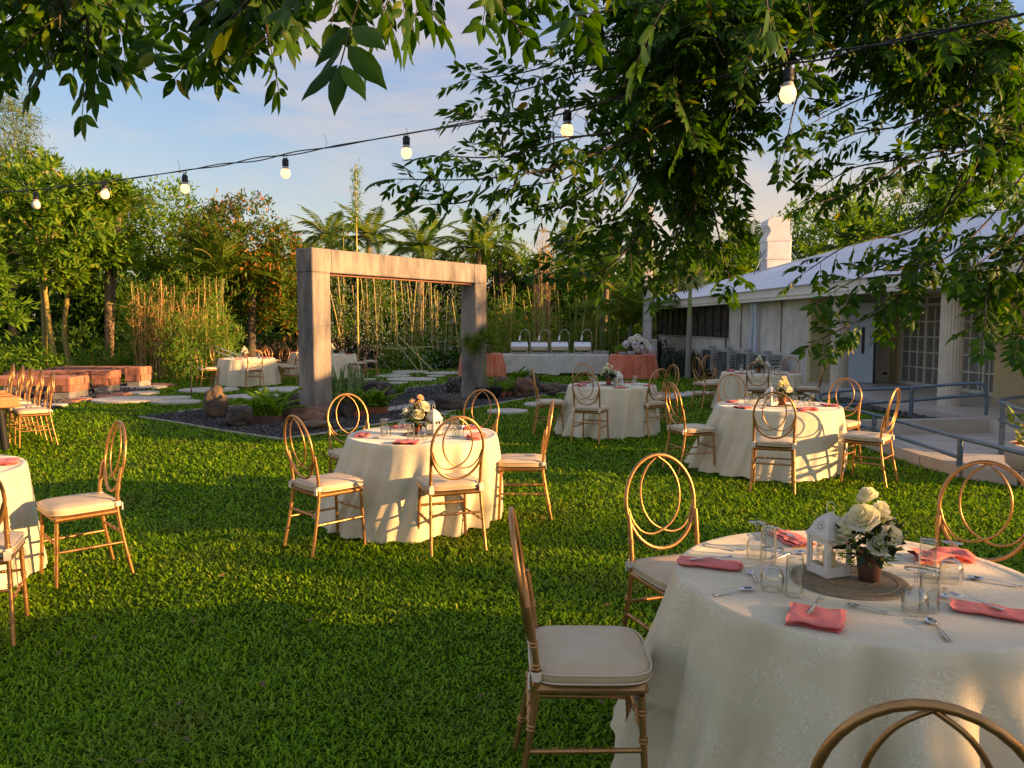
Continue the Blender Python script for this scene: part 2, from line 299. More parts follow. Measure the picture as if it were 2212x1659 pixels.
class MB:
    def __init__(s): s.v = []; s.f = []; s.sm = []
    def add(s, vs, fs, smooth=False):
        n = len(s.v); s.v += [tuple(v) for v in vs]; s.f += [tuple(i+n for i in f) for f in fs]; s.sm += [smooth]*len(fs)
    def mesh(s, name):
        me = D.meshes.new(name); me.from_pydata(s.v, [], s.f)
        me.polygons.foreach_set('use_smooth', s.sm); me.update(); return me
    def box(s, x0, x1, y0, y1, z0, z1, mtx=None, bev=0):
        b = bev
        if b <= 0:
            vs = [(x, y, z) for z in (z0, z1) for y in (y0, y1) for x in (x0, x1)]
            fs = [(0, 2, 3, 1), (4, 5, 7, 6), (0, 1, 5, 4), (2, 6, 7, 3), (0, 4, 6, 2), (1, 3, 7, 5)]
        else:
            vs = []; 
            for sz, z in ((-1, z0), (1, z1)):
                for sy, y in ((-1, y0), (1, y1)):
                    for sx, x in ((-1, x0), (1, x1)):
                        vs += [(x, y-sy*b, z-sz*b), (x-sx*b, y, z-sz*b), (x-sx*b, y-sy*b, z)]
            I = lambda ix, iy, iz, k: (iz*4+iy*2+ix)*3+k
            fs = []
            for ix in (0, 1): q = [I(ix, 0, 0, 0), I(ix, 1, 0, 0), I(ix, 1, 1, 0), I(ix, 0, 1, 0)]; fs.append(q if ix else q[::-1])
            for iy in (0, 1): q = [I(0, iy, 0, 1), I(1, iy, 0, 1), I(1, iy, 1, 1), I(0, iy, 1, 1)]; fs.append(q[::-1] if iy else q)
            for iz in (0, 1): q = [I(0, 0, iz, 2), I(1, 0, iz, 2), I(1, 1, iz, 2), I(0, 1, iz, 2)]; fs.append(q if iz else q[::-1])
            for iy in (0, 1):
                for iz in (0, 1): fs.append([I(0, iy, iz, 1), I(1, iy, iz, 1), I(1, iy, iz, 2), I(0, iy, iz, 2)])
            for ix in (0, 1):
                for iz in (0, 1): fs.append([I(ix, 0, iz, 0), I(ix, 1, iz, 0), I(ix, 1, iz, 2), I(ix, 0, iz, 2)])
            for ix in (0, 1):
                for iy in (0, 1): fs.append([I(ix, iy, 0, 0), I(ix, iy, 1, 0), I(ix, iy, 1, 1), I(ix, iy, 0, 1)])
            for ix in (0, 1):
                for iy in (0, 1):
                    for iz in (0, 1): fs.append([I(ix, iy, iz, 0), I(ix, iy, iz, 1), I(ix, iy, iz, 2)])
        if mtx is not None: vs = [mtx @ Vector(v) for v in vs]
        s.add(vs, fs)
    def tube(s, pts, r, n=8, closed=False, cap=True):
        pts = [Vector(p) for p in pts]; k = len(pts)
        rr = r if isinstance(r, (list, tuple)) else [r]*k
        vs = []; up = None
        for i, p in enumerate(pts):
            if closed: t = pts[(i+1) % k]-pts[i-1]
            else: t = pts[min(i+1, k-1)]-pts[max(i-1, 0)]
            if t.length < 1e-9: t = Vector((0, 0, 1))
            t.normalize()
            if up is None:
                a = Vector((0, 0, 1)) if abs(t.z) < .9 else Vector((1, 0, 0)); up = (a-t*a.dot(t)).normalized()
            else:
                up = up-t*up.dot(t); up = up.normalized() if up.length > 1e-6 else t.orthogonal().normalized()
            w = t.cross(up)
            for j in range(n):
                an = 2*PI*j/n; vs.append(p+(up*math.cos(an)+w*math.sin(an))*rr[i])
        fs = []
        m = k if closed else k-1
        for i in range(m):
            i2 = (i+1) % k
            for j in range(n): fs.append((i*n+j, i*n+(j+1) % n, i2*n+(j+1) % n, i2*n+j))
        s.add(vs, fs, True)
        if cap and not closed:
            s.add(vs[:n], [tuple(range(n))[::-1]]); s.add(vs[-n:], [tuple(range(n))])
    def lathe(s, prof, n=16, cx=0, cy=0, z=0, closed=False, sx=1, sy=1):
        vs = []; k = len(prof)
        for r, h in prof:
            for j in range(n): a = 2*PI*j/n; vs.append((cx+r*math.cos(a)*sx, cy+r*math.sin(a)*sy, z+h))
        fs = []
        for i in range(k if closed else k-1):
            i2 = (i+1) % k
            for j in range(n): fs.append((i*n+j, i*n+(j+1) % n, i2*n+(j+1) % n, i2*n+j))
        s.add(vs, fs, True)
    def cyl(s, p0, p1, r, n=10): s.tube([p0, p1], r, n)
def catmull(pts, k=6, closed=False):
    P = [Vector(p) for p in pts]; n = len(P); out = []
    rng = range(n) if closed else range(n-1)
    for i in rng:
        g = (lambda j: P[j % n]) if closed else (lambda j: P[max(0, min(n-1, j))])
        p0, p1, p2, p3 = g(i-1), g(i), g(i+1), g(i+2)
        for q in range(k):
            t = q/k
            out.append(.5*((2*p1)+(p2-p0)*t+(2*p0-5*p1+4*p2-p3)*t*t+(3*p1-p0-3*p2+p3)*t**3))
    if not closed: out.append(P[-1])
    return out
def scatter(TV, TF, X, Y, Z, P):
    """copies of the template (x, y, z axes as columns X, Y, Z scaled) at P"""
    TV = np.asarray(TV); n = len(P); k = len(TV)
    V = (TV[None, :, 0:1]*X[:, None, :]+TV[None, :, 1:2]*Y[:, None, :]+TV[None, :, 2:3]*Z[:, None, :]+P[:, None, :]).reshape(-1, 3)
    off = (np.arange(n)*k)[:, None, None]
    return V, [(np.asarray(f)[None]+off).reshape(-1, len(f[0])) for f in TF]
def norm(a): return a/np.maximum(np.linalg.norm(a, axis=-1, keepdims=True), 1e-9)
# leaf templates: y is along the leaf (0..1), x across, z up
LEAF4 = (np.array([(0, 0, 0), (.5, .45, -.08), (0, 1, -.05), (-.5, .45, -.08), (0, .45, .06)]), [[(0, 1, 4), (1, 2, 4), (2, 3, 4), (3, 0, 4)]])
LEAF2 = (np.array([(0, 0, 0), (.5, .42, -.1), (0, 1, -.12), (-.5, .42, -.1)]), [[(0, 1, 2), (0, 2, 3)]])
_lv = [(0, 0, 0)]
for t, w, dz in ((.16, .34, .0), (.42, .5, -.01), (.68, .40, -.05), (.87, .17, -.11)):
    _lv += [(-w, t, dz-.06*w*2), (0, t, dz+.03), (w, t, dz-.06*w*2)]
_lv.append((.02, 1.04, -.19))
LEAF12 = (np.array(_lv), [[(0, 2, 1), (0, 3, 2), (13, 10, 11), (13, 11, 12)],
    [(1, 2, 5, 4), (2, 3, 6, 5), (4, 5, 8, 7), (5, 6, 9, 8), (7, 8, 11, 10), (8, 9, 12, 11)]])
def leaves(P, DIR, UP, L, Wd, T):
    Yv = norm(DIR); Xv = norm(np.cross(Yv, UP)); Zv = np.cross(Xv, Yv)
    L = np.asarray(L).reshape(-1, 1); Wd = np.asarray(Wd).reshape(-1, 1)
    return scatter(T[0], T[1], Xv*Wd, Yv*L, Zv*L, P)
def vrand(n, s=1.0): return RG.normal(size=(n, 3))*s
# ------------------------------------------------------------------ ground and beds
def gpt(pts, z=0): return [(W(u, v, 0).x, W(u, v, 0).y) for u, v in pts]
def inpoly(px, py, poly):
    c = np.zeros(len(px), bool); n = len(poly)
    for i in range(n):
        x1, y1 = poly[i]; x2, y2 = poly[i-1]
        hit = ((y1 > py) != (y2 > py)) & (px < (x2-x1)*(py-y1)/((y2-y1) or 1e-9)+x1)
        c ^= hit
    return c
def flat(name, poly, z, m, thick=0, parent=None):
    b = MB(); n = len(poly)
    top = [(x, y, z) for x, y in poly]
    a = sum(poly[i-1][0]*poly[i][1]-poly[i][0]*poly[i-1][1] for i in range(n))
    if a < 0: top = top[::-1]
    b.add(top, [tuple(range(n))])
    if thick:
        bot = [(x, y, z-thick) for x, y, _ in top]
        b.add(top+bot, [(i, i+n, (i+1) % n+n, (i+1) % n) for i in range(n)])
    return link(name, b.mesh(name), m, parent)
lawn = struct(flat('lawn', [(-150, -60), (150, -60), (150, 260), (-150, 260)], 0, M['lawn']))
bed_front = gpt([(300, 901), (389, 915), (472, 930), (606, 950), (713, 935), (796, 921), (852, 912), (945, 894), (1015, 883), (1061, 876), (1108, 866), (1154, 858), (1203, 850), (1250, 846)])
bed_back = gpt([(1262, 838), (1160, 828), (1062, 826), (964, 831), (880, 840), (800, 853), (700, 868), (560, 876), (434, 886), (385, 892)])
BED = bed_front+bed_back
bed = struct(flat('gravel_bed', BED, .004, M['gravel_bed']))
def gravel_on(name, polys, n, parent, size=(.018, .045), z=.006, skip=None):
    xs, ys = [], []
    allp = []
    for poly in polys:
        a = np.array(poly); lo, hi = a.min(0), a.max(0)
        m = int(n*(hi[0]-lo[0])*(hi[1]-lo[1]))
        x = RG.uniform(lo[0], hi[0], m); y = RG.uniform(lo[1], hi[1], m); k = inpoly(x, y, poly)
        if skip is not None: k &= ~skip(x, y)
        allp.append(np.stack([x[k], y[k]], 1))
    P2 = np.concatenate(allp); n = len(P2)
    T = np.array([(0, 0, .7), (1, .1, .1), (.1, .9, .2), (-.9, .2, 0), (-.2, -1, .15), (.2, 0, -.5)])
    TFc = [[(0, 1, 2), (0, 2, 3), (0, 3, 4), (0, 4, 1), (5, 2, 1), (5, 3, 2), (5, 4, 3), (5, 1, 4)]]
    s = RG.uniform(size[0], size[1], (n, 1))*.5
    X = norm(vrand(n)); U = vrand(n); Y = norm(np.cross(X, U)); Z = np.cross(X, Y)
    P = np.column_stack([P2, np.full(n, z)+s[:, 0]*.5+RG.uniform(0, .012, n)])
    V, F = scatter(T, TFc, X*s*1.25, Y*s, Z*s*.8, P)
    return stuff(link(name, npmesh(name, V, F), M['gravel'], parent))
gravel_on('gravel', [BED], 900, bed)
def strip(name, pts, w, h, m, parent=None):
    b = MB(); P = [Vector((x, y, 0)) for x, y in pts]
    for i in range(len(P)-1):
        d = (P[i+1]-P[i]); nrm = Vector((-d.y, d.x, 0)).normalized()*w*.5; e = d.normalized()*.004
        q = [P[i]+nrm+e, P[i+1]+nrm-e, P[i+1]-nrm-e, P[i]-nrm+e]
        b.add([(p.x, p.y, 0) for p in q]+[(p.x, p.y, h) for p in q], [(4, 7, 6, 5), (0, 1, 5, 4), (1, 2, 6, 5), (2, 3, 7, 6), (3, 0, 4, 7)])
    return link(name, b.mesh(name), m, parent)
strip('edging', bed_front, .035, .022, M['concrete_l'], bed)
strip('edging', bed_back, .05, .03, M['concrete_l'], bed)
# sunken concrete slab of the dry water feature, between the posts
flat('pool_slab', gpt([(820, 893), (830, 884), (938, 868), (950, 876)]), .03, M['concrete_s'], .03, bed)
# stepping stones: (u0, u1, v0, v1) -> flat discs with their own edges
paving = tag(D.objects.new('stepping_stone_path', None)); C.objects.link(paving); struct(paving)
DISCS = []
def disc(u0, u1, v0, v1, hole=None):
    c = W((u0+u1)/2, (v0+v1)/2, 0); c0 = W((u0+u1)/2, v1, 0); c1 = W((u0+u1)/2, v0, 0)
    rx = abs(W(u1, (v0+v1)/2, 0).x-W(u0, (v0+v1)/2, 0).x)/2; ry = max(.2, (c1.y-c0.y)/2); cy_ = (c0.y+c1.y)/2
    ry = min(ry, rx*.9)
    DISCS.append((c.x, cy_, rx, ry)); zt_ = .024+.0010*len(DISCS)
    b = MB(); n = 40; ph = rnd.random()*6
    rim = [(c.x+rx*math.cos(a)*(1+.02*math.sin(3*a+ph)), cy_+ry*math.sin(a)*(1+.02*math.cos(2*a+ph))) for a in [2*PI*i/n for i in range(n)]]
    vs = [(x, y, zt_) for x, y in rim]+[(c.x+(x-c.x)*1.012, cy_+(y-cy_)*1.012, zt_-.009) for x, y in rim]+[(c.x+(x-c.x)*1.012, cy_+(y-cy_)*1.012, 0) for x, y in rim]
    b.add(vs, [tuple(range(n))]+[(i, i+n, (i+1) % n+n, (i+1) % n) for i in range(n)]+[(i+n, i+2*n, (i+1) % n+2*n, (i+1) % n+n) for i in range(n)])
    link('stepping_stone', b.mesh('stepping_stone'), M['concrete_s'], paving)
for a in [(811, 885, 809, 817), (846, 924, 801, 807), (842, 886, 807, 810), (835, 942, 815.5, 825), (916, 1003, 803, 811), (922, 962, 811.5, 815), (838, 882, 826, 831), (785, 812, 818, 823),
          (1052, 1140, 884, 897), (1132, 1222, 867, 884), (1408, 1500, 843, 868), (1480, 1548, 844, 858), (389, 512, 838, 850), (489, 600, 853, 864), (560, 700, 837, 849), (340, 402, 857, 866), (330, 434, 867, 874),
          (201, 350, 855, 877), (330, 410, 855, 870), (278, 343, 848, 854), (257, 355, 833, 845), (88, 142, 872, 884), (150, 196, 861, 869)]:
    disc(*a)
# bed of dark gravel and brick pavers round the brick benches
BED2 = gpt([(0, 885), (60, 888), (120, 884), (160, 872), (205, 866), (262, 852), (300, 846), (345, 838), (330, 828), (180, 832), (60, 838), (0, 842)])
bed2 = struct(flat('bench_gravel_bed', BED2, .006, M['gravel_bed']))
gravel_on('gravel', [BED2], 350, bed2, size=(.03, .07))
for (u, v) in ((150, 870), (163, 868), (176, 866), (232, 859), (246, 857), (262, 854), (340, 832), (352, 833), (364, 834)):
    p = W(u, v, 0); b = MB(); b.box(-.17, .17, -.12, .12, 0, .05, bev=.008)
    link('paver', b.mesh('paver'), M['brick'], bed2, p, (0, 0, rnd.uniform(-.5, .5)))
BED3 = gpt([(1085, 792), (1060, 800), (1000, 799), (985, 792), (1010, 787), (1060, 786)])
bed3 = struct(flat('far_gravel_bed', BED3, .006, M['gravel_bed'])); gravel_on('gravel', [BED3], 60, bed3, size=(.05, .1))

# ------------------------------------------------------------------ building frame of reference
BP0 = Vector((6.37, 16.6, 0)); BD = Vector((-.06, 1, 0)).normalized(); BN = Vector((1, .06, 0)).normalized()
BROT = math.atan2(BD.y, BD.x)-PI/2      # local: X = into the building, Y = along it
def B(s, t, z=0): return BP0+BD*s+BN*t+Vector((0, 0, z))
PORCH_Z = .27
porch = struct(flat('porch_floor', [tuple(B(s, t)[:2]) for s, t in ((-.01, .02), (-.01, 2.6), (-9.2, 2.6), (-9.2, .2), (-7.2, .2), (-7.2, -.32), (-6.35, -.62), (-4.6, -.75), (-1.4, -.42), (-.6, -.1))], PORCH_Z, M['porch'], PORCH_Z))
WALK = [(4.42, 9.6), (4.42, 8.1), (4.46, 7.5), (4.75, 7.15), (5.5, 6.7), (7.5, 6.0), (7.5, 9.3), (6.35, 9.5), (6.25, 9.95), (4.42, 9.45)]
walk = struct(flat('ramp_walkway', [(4.46, 11.0), (4.46, 8.1), (4.5, 7.5), (4.85, 7.1), (5.6, 6.7), (9.0, 5.6), (9.0, 9.45), (6.4, 9.6), (6.3, 9.95), (5.2, 9.9), (4.9, 11.2)], .1, M['concrete_l'], .1))
strip('kerb', [(4.40, 11.0), (4.40, 8.1), (4.47, 7.5), (4.76, 7.12), (5.5, 6.68), (9, 5.5)], .13, .13, M['concrete_l'], walk)
# low planter wall between the ramp and the little lawn behind it
pw = empty('planter_wall', 'long low concrete planter wall with stained face along the ramp', 'wall', (0, 0, 0))
b = MB(); A0, A1 = Vector((4.5, 9.72, 0)), Vector((6.25, 9.98, 0)); d = (A1-A0).normalized(); nn = Vector((-d.y, d.x, 0))*.13
prof = [A0, A0+(A1-A0)*.5+Vector((.0, -.03, 0)), A1]
for i in range(2):
    p, q = prof[i], prof[i+1]; h = .285
    b.add([p, q, q+nn, p+nn]+[v+Vector((0, 0, h)) for v in (p, q, q+nn, p+nn)], [(0, 1, 5, 4), (1, 2, 6, 5), (2, 3, 7, 6), (3, 0, 4, 7), (4, 5, 6, 7)])
link('wall_body', b.mesh('wall_body'), M['concrete_l'], pw)
TERR = [(4.0, 8.65), (6.25, 10.1), (5.75, 10.3), (5.6, 12.0), (5.9, 15.6), (4.3, 15.0), (3.9, 11.5)]
terr = struct(flat('raised_lawn', [(4.52, 9.87), (5.45, 10.0), (5.40, 10.4), (5.3, 12.0), (5.5, 13.2), (4.7, 12.6), (4.5, 11.2)], .20, M['lawn'], .2))
TERRG = [(5.47, 10.0), (5.8, 10.05), (5.72, 10.3), (5.6, 12.0), (5.8, 13.3), (5.52, 13.2), (5.32, 12.0), (5.42, 10.4)]
tg = struct(flat('pebble_strip', TERRG, .215, M['gravel_bed'], .2)); gravel_on('gravel', [TERRG], 900, tg, z=.22, size=(.03, .06))

def skip_mask(x, y):
    k = inpoly(x, y, BED) | inpoly(x, y, BED2) | inpoly(x, y, BED3)
    k |= inpoly(x, y, [(4.4, 9.9), (4.4, 8.1), (4.45, 7.5), (4.74, 7.12), (5.5, 6.65), (9.0, 5.5), (20, 5), (20, 40), (5.6, 31), (6.3, 17), (6.3, 16.6), (5.8, 15.6), (5.7, 13)])
    k |= inpoly(x, y, [(4.4, 9.7), (5.5, 9.9), (5.5, 13.3), (4.62, 12.7), (4.42, 11.2)])
    for cx, cy_, rx, ry in DISCS: k |= ((x-cx)/(rx*1.01))**2+((y-cy_)/(ry*1.01))**2 < 1
    return k
# ------------------------------------------------------------------ grass blades
def grass_blades(name, n0, xr, zf, parent, fixed=None, h=(.028, .052), dens=None):
    pass
def make_grass():
    Y0, Y1 = 1.45, 31.0; N = 330000
    y = Y0*(Y1/Y0)**RG.random(N)
    x = RG.uniform(-.74, .74, N)*(y+.6)
    k = ~skip_mask(x, y); x, y = x[k], y[k]; n = len(x)
    # tufts lean together; height varies in patches
    ph = np.sin(x*2.1+np.sin(y*1.7)*2)*.5+np.sin(y*2.9+x*.7)*.5
    ang = RG.uniform(0, 2*PI, n); sc_ = np.clip((y/3.0), .75, 6.5)**.62
    lean = RG.uniform(.35, 1.25, n)
    L = RG.uniform(.022, .046, n)*(1+.22*ph)*sc_**.55
    L = np.minimum(L, .085)
    w = RG.uniform(.0052, .0092, n)*sc_**.9
    Dd = np.stack([np.cos(ang)*lean, np.sin(ang)*lean, np.full(n, .75)], 1); Dd = norm(Dd)
    side = norm(np.cross(Dd, np.array([[0, 0, 1.0]])))
    P0 = np.stack([x, y, np.full(n, -.002)], 1)
    bend = np.array([[0, 0, -1.0]])
    P1 = P0+Dd*L[:, None]*.55; P2 = P0+Dd*L[:, None]+bend*L[:, None]*RG.uniform(.1, .42, (n, 1))
    P2[:, 2] = np.maximum(P2[:, 2], .004)
    s = side*w[:, None]
    V = np.stack([P0-s*.5, P0+s*.5, P1-s*.5, P1+s*.5, P2], 1).reshape(-1, 3)
    o = (np.arange(n)*5)[:, None]
    return V, [o+np.array([[0, 1, 3, 2]]), o+np.array([[2, 3, 4]])]
V, F = make_grass()
tag(link('grass', npmesh('grass', V, F), M['grass']), 'short broad-bladed lawn grass over the whole garden', 'grass', kind='stuff')
def patch_grass(poly, z, n, name, parent):
    a = np.array(poly); lo, hi = a.min(0), a.max(0)
    x = RG.uniform(lo[0], hi[0], n); y = RG.uniform(lo[1], hi[1], n); k = inpoly(x, y, poly); x, y = x[k], y[k]; n = len(x)
    ang = RG.uniform(0, 2*PI, n); Dd = norm(np.stack([np.cos(ang), np.sin(ang), np.full(n, 1.0)], 1))
    V, F = leaves(np.stack([x, y, np.full(n, z)], 1), Dd, np.tile([0, 0, 1.0], (n, 1)), RG.uniform(.04, .07, n), np.full(n, .014), LEAF2)
    return stuff(link(name, npmesh(name, V, F), M['grass'], parent))
patch_grass([(4.52, 9.87), (5.45, 10.0), (5.40, 10.4), (5.3, 12.0), (5.5, 13.2), (4.7, 12.6), (4.5, 11.2)], .2, 9000, 'grass_tufts', terr)

# ------------------------------------------------------------------ concrete frame with falling water
AK = Vector((-3.09, 12.0, 0)); AL = Vector((.582, .813, 0)).normalized(); AD = Vector((-AL.y, AL.x, 0)); ALEN, ADEP, AW = 4.43, .38, .36
arch = empty('concrete_gateway', 'tall weathered concrete frame with water falling from its beam', 'gateway', AK, math.atan2(AL.y, AL.x))
def slab_mesh(name, x0, x1, y0, y1, z0, z1, seg=6):
    """a cast block with slightly wavy edges"""
    bm = MB(); bm.box(x0, x1, y0, y1, z0, z1, bev=.012); me = bm.mesh(name); return me
link('post', slab_mesh('post', 0, AW, 0, ADEP, 0, 2.32), M['concrete'], arch)
link('post', slab_mesh('post', ALEN-AW, ALEN, 0, ADEP, 0, 2.32), M['concrete'], arch)
for x0, x1, e in ((-.003, AW+.03, .003), (AW+.034, ALEN-AW-.034, .0), (ALEN-AW-.03, ALEN+.003, .003)): link('beam', slab_mesh('beam', x0, x1, -e, ADEP+e, 2.321, 2.69+e), M['concrete'], arch)
q = MB()
for (xa, za, xb, zb) in ((.05, 1.46, .34, 1.50), (ALEN-.33, 1.2, ALEN-.04, 1.17), (.02, 2.30, .35, 2.305)):
    n_ = 7; pts_ = [(xa+(xb-xa)*i/n_, -.0015, za+(zb-za)*i/n_+rnd.uniform(-.008, .008)) for i in range(n_+1)]
    for i in range(n_): a_, b_ = pts_[i], pts_[i+1]; q.add([a_, b_, (b_[0], b_[1], b_[2]+.004), (a_[0], a_[1], a_[2]+.005)], [(0, 1, 2, 3)])
stuff(link('cracks', q.mesh('cracks'), M['black'], arch))
b = MB(); b.tube([(AW, .10, 2.295), (ALEN-AW-.01, .10, 2.295)], .014, 8); link('water_pipe', b.mesh('water_pipe'), M['red_pipe'], arch)
nd = 2300; col_ = RG.integers(0, 74, nd); xx = AW+.05+(ALEN-2*AW-.3)*(col_+.5)/74+RG.normal(size=nd)*.004*1.5
zz = 2.27*RG.random(nd)**.8+.03; yy = .10+RG.normal(size=nd)*.012*(2.4-zz)
T = np.array([(0, 0, 1), (1, 0, 0), (-.5, .87, 0), (-.5, -.87, 0), (0, 0, -1)]); TFc = [[(0, 1, 2), (0, 2, 3), (0, 3, 1), (4, 2, 1), (4, 3, 2), (4, 1, 3)]]
s = RG.uniform(.0028, .0050, (nd, 1)); e = np.eye(3)
V, F = scatter(T, TFc, e[0]*s, e[1]*s, e[2]*s*RG.uniform(1, 4.5, (nd, 1)), np.stack([xx, yy, zz], 1))
stuff(link('water_drops', npmesh('water_drops', V, F), M['water'], arch))

# ------------------------------------------------------------------ boulders
def rock(u0, u1, v0, v1, label, m='rock', yv=None, seed=0, depth=.8, tilt=0, sharp=1.0):
    base = W((u0+u1)/2, yv or v1, 0); w = abs(W(u1, yv or v1, 0).x-W(u0, yv or v1, 0).x)
    h = W((u0+u1)/2, v0, y=base.y+w*.3).z
    import bmesh
    bm = bmesh.new(); bmesh.ops.create_icosphere(bm, subdivisions=4, radius=1.0)
    for v in bm.verts:
        p = v.co.copy(); n = noise.noise(p*1.1+Vector((seed*7.3, 0, 0)))*.42+noise.noise(p*2.6+Vector((seed*3.1, 5, 0)))*.20*sharp+noise.noise(p*6+Vector((seed, 2, 9)))*.07
        c = p*(1+n)
        c.x = math.copysign(abs(c.x)**.85, c.x); c.z = math.copysign(abs(c.z)**.8, c.z)
        v.co = Vector((c.x*w*.46, c.y*w*.46*depth, c.z*h*.60+h*.42))
    lo = min(v.co.z for v in bm.verts); hi = max(v.co.z for v in bm.verts)
    for v in bm.verts: v.co.z = -.05*h+(v.co.z-lo)/(hi-lo)*(h*1.05)
    if tilt: bmesh.ops.rotate(bm, verts=bm.verts, cent=(0, 0, h*.3), matrix=Matrix.Rotation(tilt, 3, 'Y'))
    for f in bm.faces: f.smooth = True
    me = D.meshes.new('boulder'); bm.to_mesh(me); bm.free()
    o = link('boulder', me, M[m], loc=(base.x, base.y+w*.3*depth, 0), rot=(0, 0, 0)); tag(o, label, 'boulder', 'boulders round the water frame')
rock(434, 489, 830, 906, 'tall upright mottled boulder standing left of the water frame', seed=1, m='rock')
rock(480, 547, 876, 925, 'squat dark boulder between the upright boulder and a fern', 'rock_d', seed=2)
rock(600, 712, 875, 914, 'long low red-brown boulder against the foot of the left post', 'rock_r', seed=3, depth=.5)
rock(622, 722, 903, 932, 'flat brown boulder in front, at the gravel edge under the left post', 'rock', seed=4, depth=.5)
rock(622, 650, 850, 880, 'small dark boulder half hidden behind the left concrete post', 'rock_d', seed=5)
rock(782, 843, 822, 858, 'rounded black boulder behind the bright fern box', 'rock_d', seed=6)
rock(963, 995, 814, 851, 'small upright black boulder left of the right post', 'rock_d', seed=7)
rock(934, 1010, 852, 887, 'flat overhanging dark boulder in the middle of the gravel', 'rock_d', seed=8, depth=.6)
rock(990, 1004, 812, 836, 'little boulder just left behind the right post', 'rock_d', seed=9)
rock(1067, 1100, 812, 836, 'tan boulder near the buffet, right of the papyrus', 'rock_r', seed=10)
rock(1108, 1155, 814, 860, 'cone-shaped red-brown boulder beside the potted ferns', 'rock_r', seed=11, tilt=-.15)
rock(1131, 1164, 809, 848, 'dark boulder behind the cone-shaped red-brown one', 'rock_d', seed=12)
rock(1164, 1215, 826, 850, 'low grey-brown boulder at the far right end of the gravel', 'rock', seed=13, depth=.6)
rock(1182, 1204, 842, 856, 'smallest dark stone in front of the low boulder at the right end', 'rock_d', seed=14)
rock(728, 764, 858, 905, 'black boulder right of the left post, beside the red fern box', 'rock_d', seed=15)
# ------------------------------------------------------------------ brick-clad benches
def brick_bench(x_end, y0, y1, h, length, label, opening, seed):
    t = empty('brick_bench', label, 'bench', (x_end, y0, 0), 0, 'brick benches in a ring'); dy = y1-y0; foot = .165; r2 = random.Random(seed)
    segs = [(-.62 if opening else -length, 0)]
    b = MB(); m = .012
    # concrete feet and mortar core: leg at the seen end, leg far off, slab between
    lg = .32 if opening else .42; legs = [(-lg, 0), (-length, -length+.4)]
    f = MB()
    for a, c in legs: f = MB(); f.box(a+m, c-m, m, dy-m, 0, foot, bev=.006); link('concrete_foot', f.mesh('concrete_foot'), M['cement'], t)
    for a, c in legs: b.box(a+m, c-m, m, dy-m, foot+.001, h-.151)
    b.box(-length+m, -m, m, dy-m, h-.15, h-m)
    link('core', b.mesh('core'), M['mortar'], t)
    bw = .068; zs = [(foot+.004, (foot+h-.012)/2-.003), ((foot+h-.012)/2+.003, h-.002)]
    base = D.meshes.new('brick'); q = MB(); q.box(-.5, .5, -.5, .5, -.5, .5, bev=.03); base = q.mesh('brick'); base.materials.append(M['brick'])
    dark = base.copy(); dark.materials.clear(); dark.materials.append(M['brick_d'])
    def put(c, dim):
        o = link('brick', dark if r2.random() < .07 else base, None, t, c); o.scale = dim
    nb = int(length/bw)
    for i in range(nb):
        x = -(i+.5)*bw; inleg = (x > -lg) or x < -length+.4
        for k, (z0, z1) in enumerate(zs):
            if not inleg:
                if k == 0: continue
                z0 = h-.152
            put((x, -.002-r2.random()*.003, (z0+z1)/2), (bw-.006, .026, z1-z0))
    ne = max(3, round(dy/bw)); we = dy/ne
    for i in range(ne):
        for z0, z1 in zs: put((.002+r2.random()*.003, (i+.5)*we, (z0+z1)/2), (.026, we-.006, z1-z0))
    for i in range(int(length/.13)):
        for j in range(2): put((-(i+.5)*.13, dy*(.25+.5*j), h+.002), (.126, dy*.5-.006, .024))
brick_bench(-8.77, 15.2, 15.9, .44, 2.4, 'nearest and widest brick-clad bench end, left of the lawn behind the chair row', False, 1)
brick_bench(-8.80, 16.7, 17.25, .475, 2.3, 'middle brick-clad bench with an opening under its seat', True, 2)
brick_bench(-8.78, 18.1, 18.7, .48, 2.2, 'farthest brick-clad bench with an opening under its seat', True, 3)

# ------------------------------------------------------------------ the building
hall = empty('garden_hall', 'long single-storey hall with pale corrugated roof, fluted columns and french doors', 'building', BP0, BROT)
def hb(name, x0, x1, y0, y1, z0, z1, m, bev=0, parent=None):   # local: x = into the building, y = along it (away from us)
    q = MB(); q.box(x0, x1, y0, y1, z0, z1, bev=bev); return link(name, q.mesh(name), M[m] if isinstance(m, str) else m, parent or hall)
SE = 13.4                                                      # far end of the long wall
w1 = hb('wall', 0, .15, 0, 5.0, 0, 2.12, 'wall_grey')          # plain bay with the air conditioners
hb('wall', 0, .15, 5.002, SE, 0, 1.10, 'wall_grey'); hb('wall', .0, .15, SE-.12, SE, 1.101, 2.12, 'wall_grey')
hb('window_sill', -.04, .15, 4.95, SE+.05, 1.101, 1.125, 'concrete_l')
hb('wall', .152, 12, SE-.15, SE, 0, 2.5, 'wall_grey')
hb('wall', .001, .76, -.13, -.002, 0, 2.12, 'wall_tan')        # return wall towards the porch
hb('wall', 1.47, 1.9, -.13, -.002, PORCH_Z, 2.12, 'wall_grey'); hb('lintel', .761, 1.469, -.13, -.002, 1.98, 2.12, 'wall_grey')
hb('wall', 1.76, 1.95, -.45, -.131, PORCH_Z, 2.12, 'wall_tan')
hb('wall', 1.76, 1.95, -2.34, -2.21, PORCH_Z, 2.12, 'wall_tan')
hb('wall', 1.45, 1.95, -9.3, -3.86, PORCH_Z, 2.12, 'wall_tan')
hb('wall', 1.76, 1.95, -3.855, -.451, 2.06, 2.12, 'wall_tan')
hb('interior_wall', 3.2, 3.3, -9.3, 5, 0, 2.4, 'wall_tan'); hb('interior_floor', 1.96, 3.2, -9.3, 0, 0, PORCH_Z-.01, 'porch')
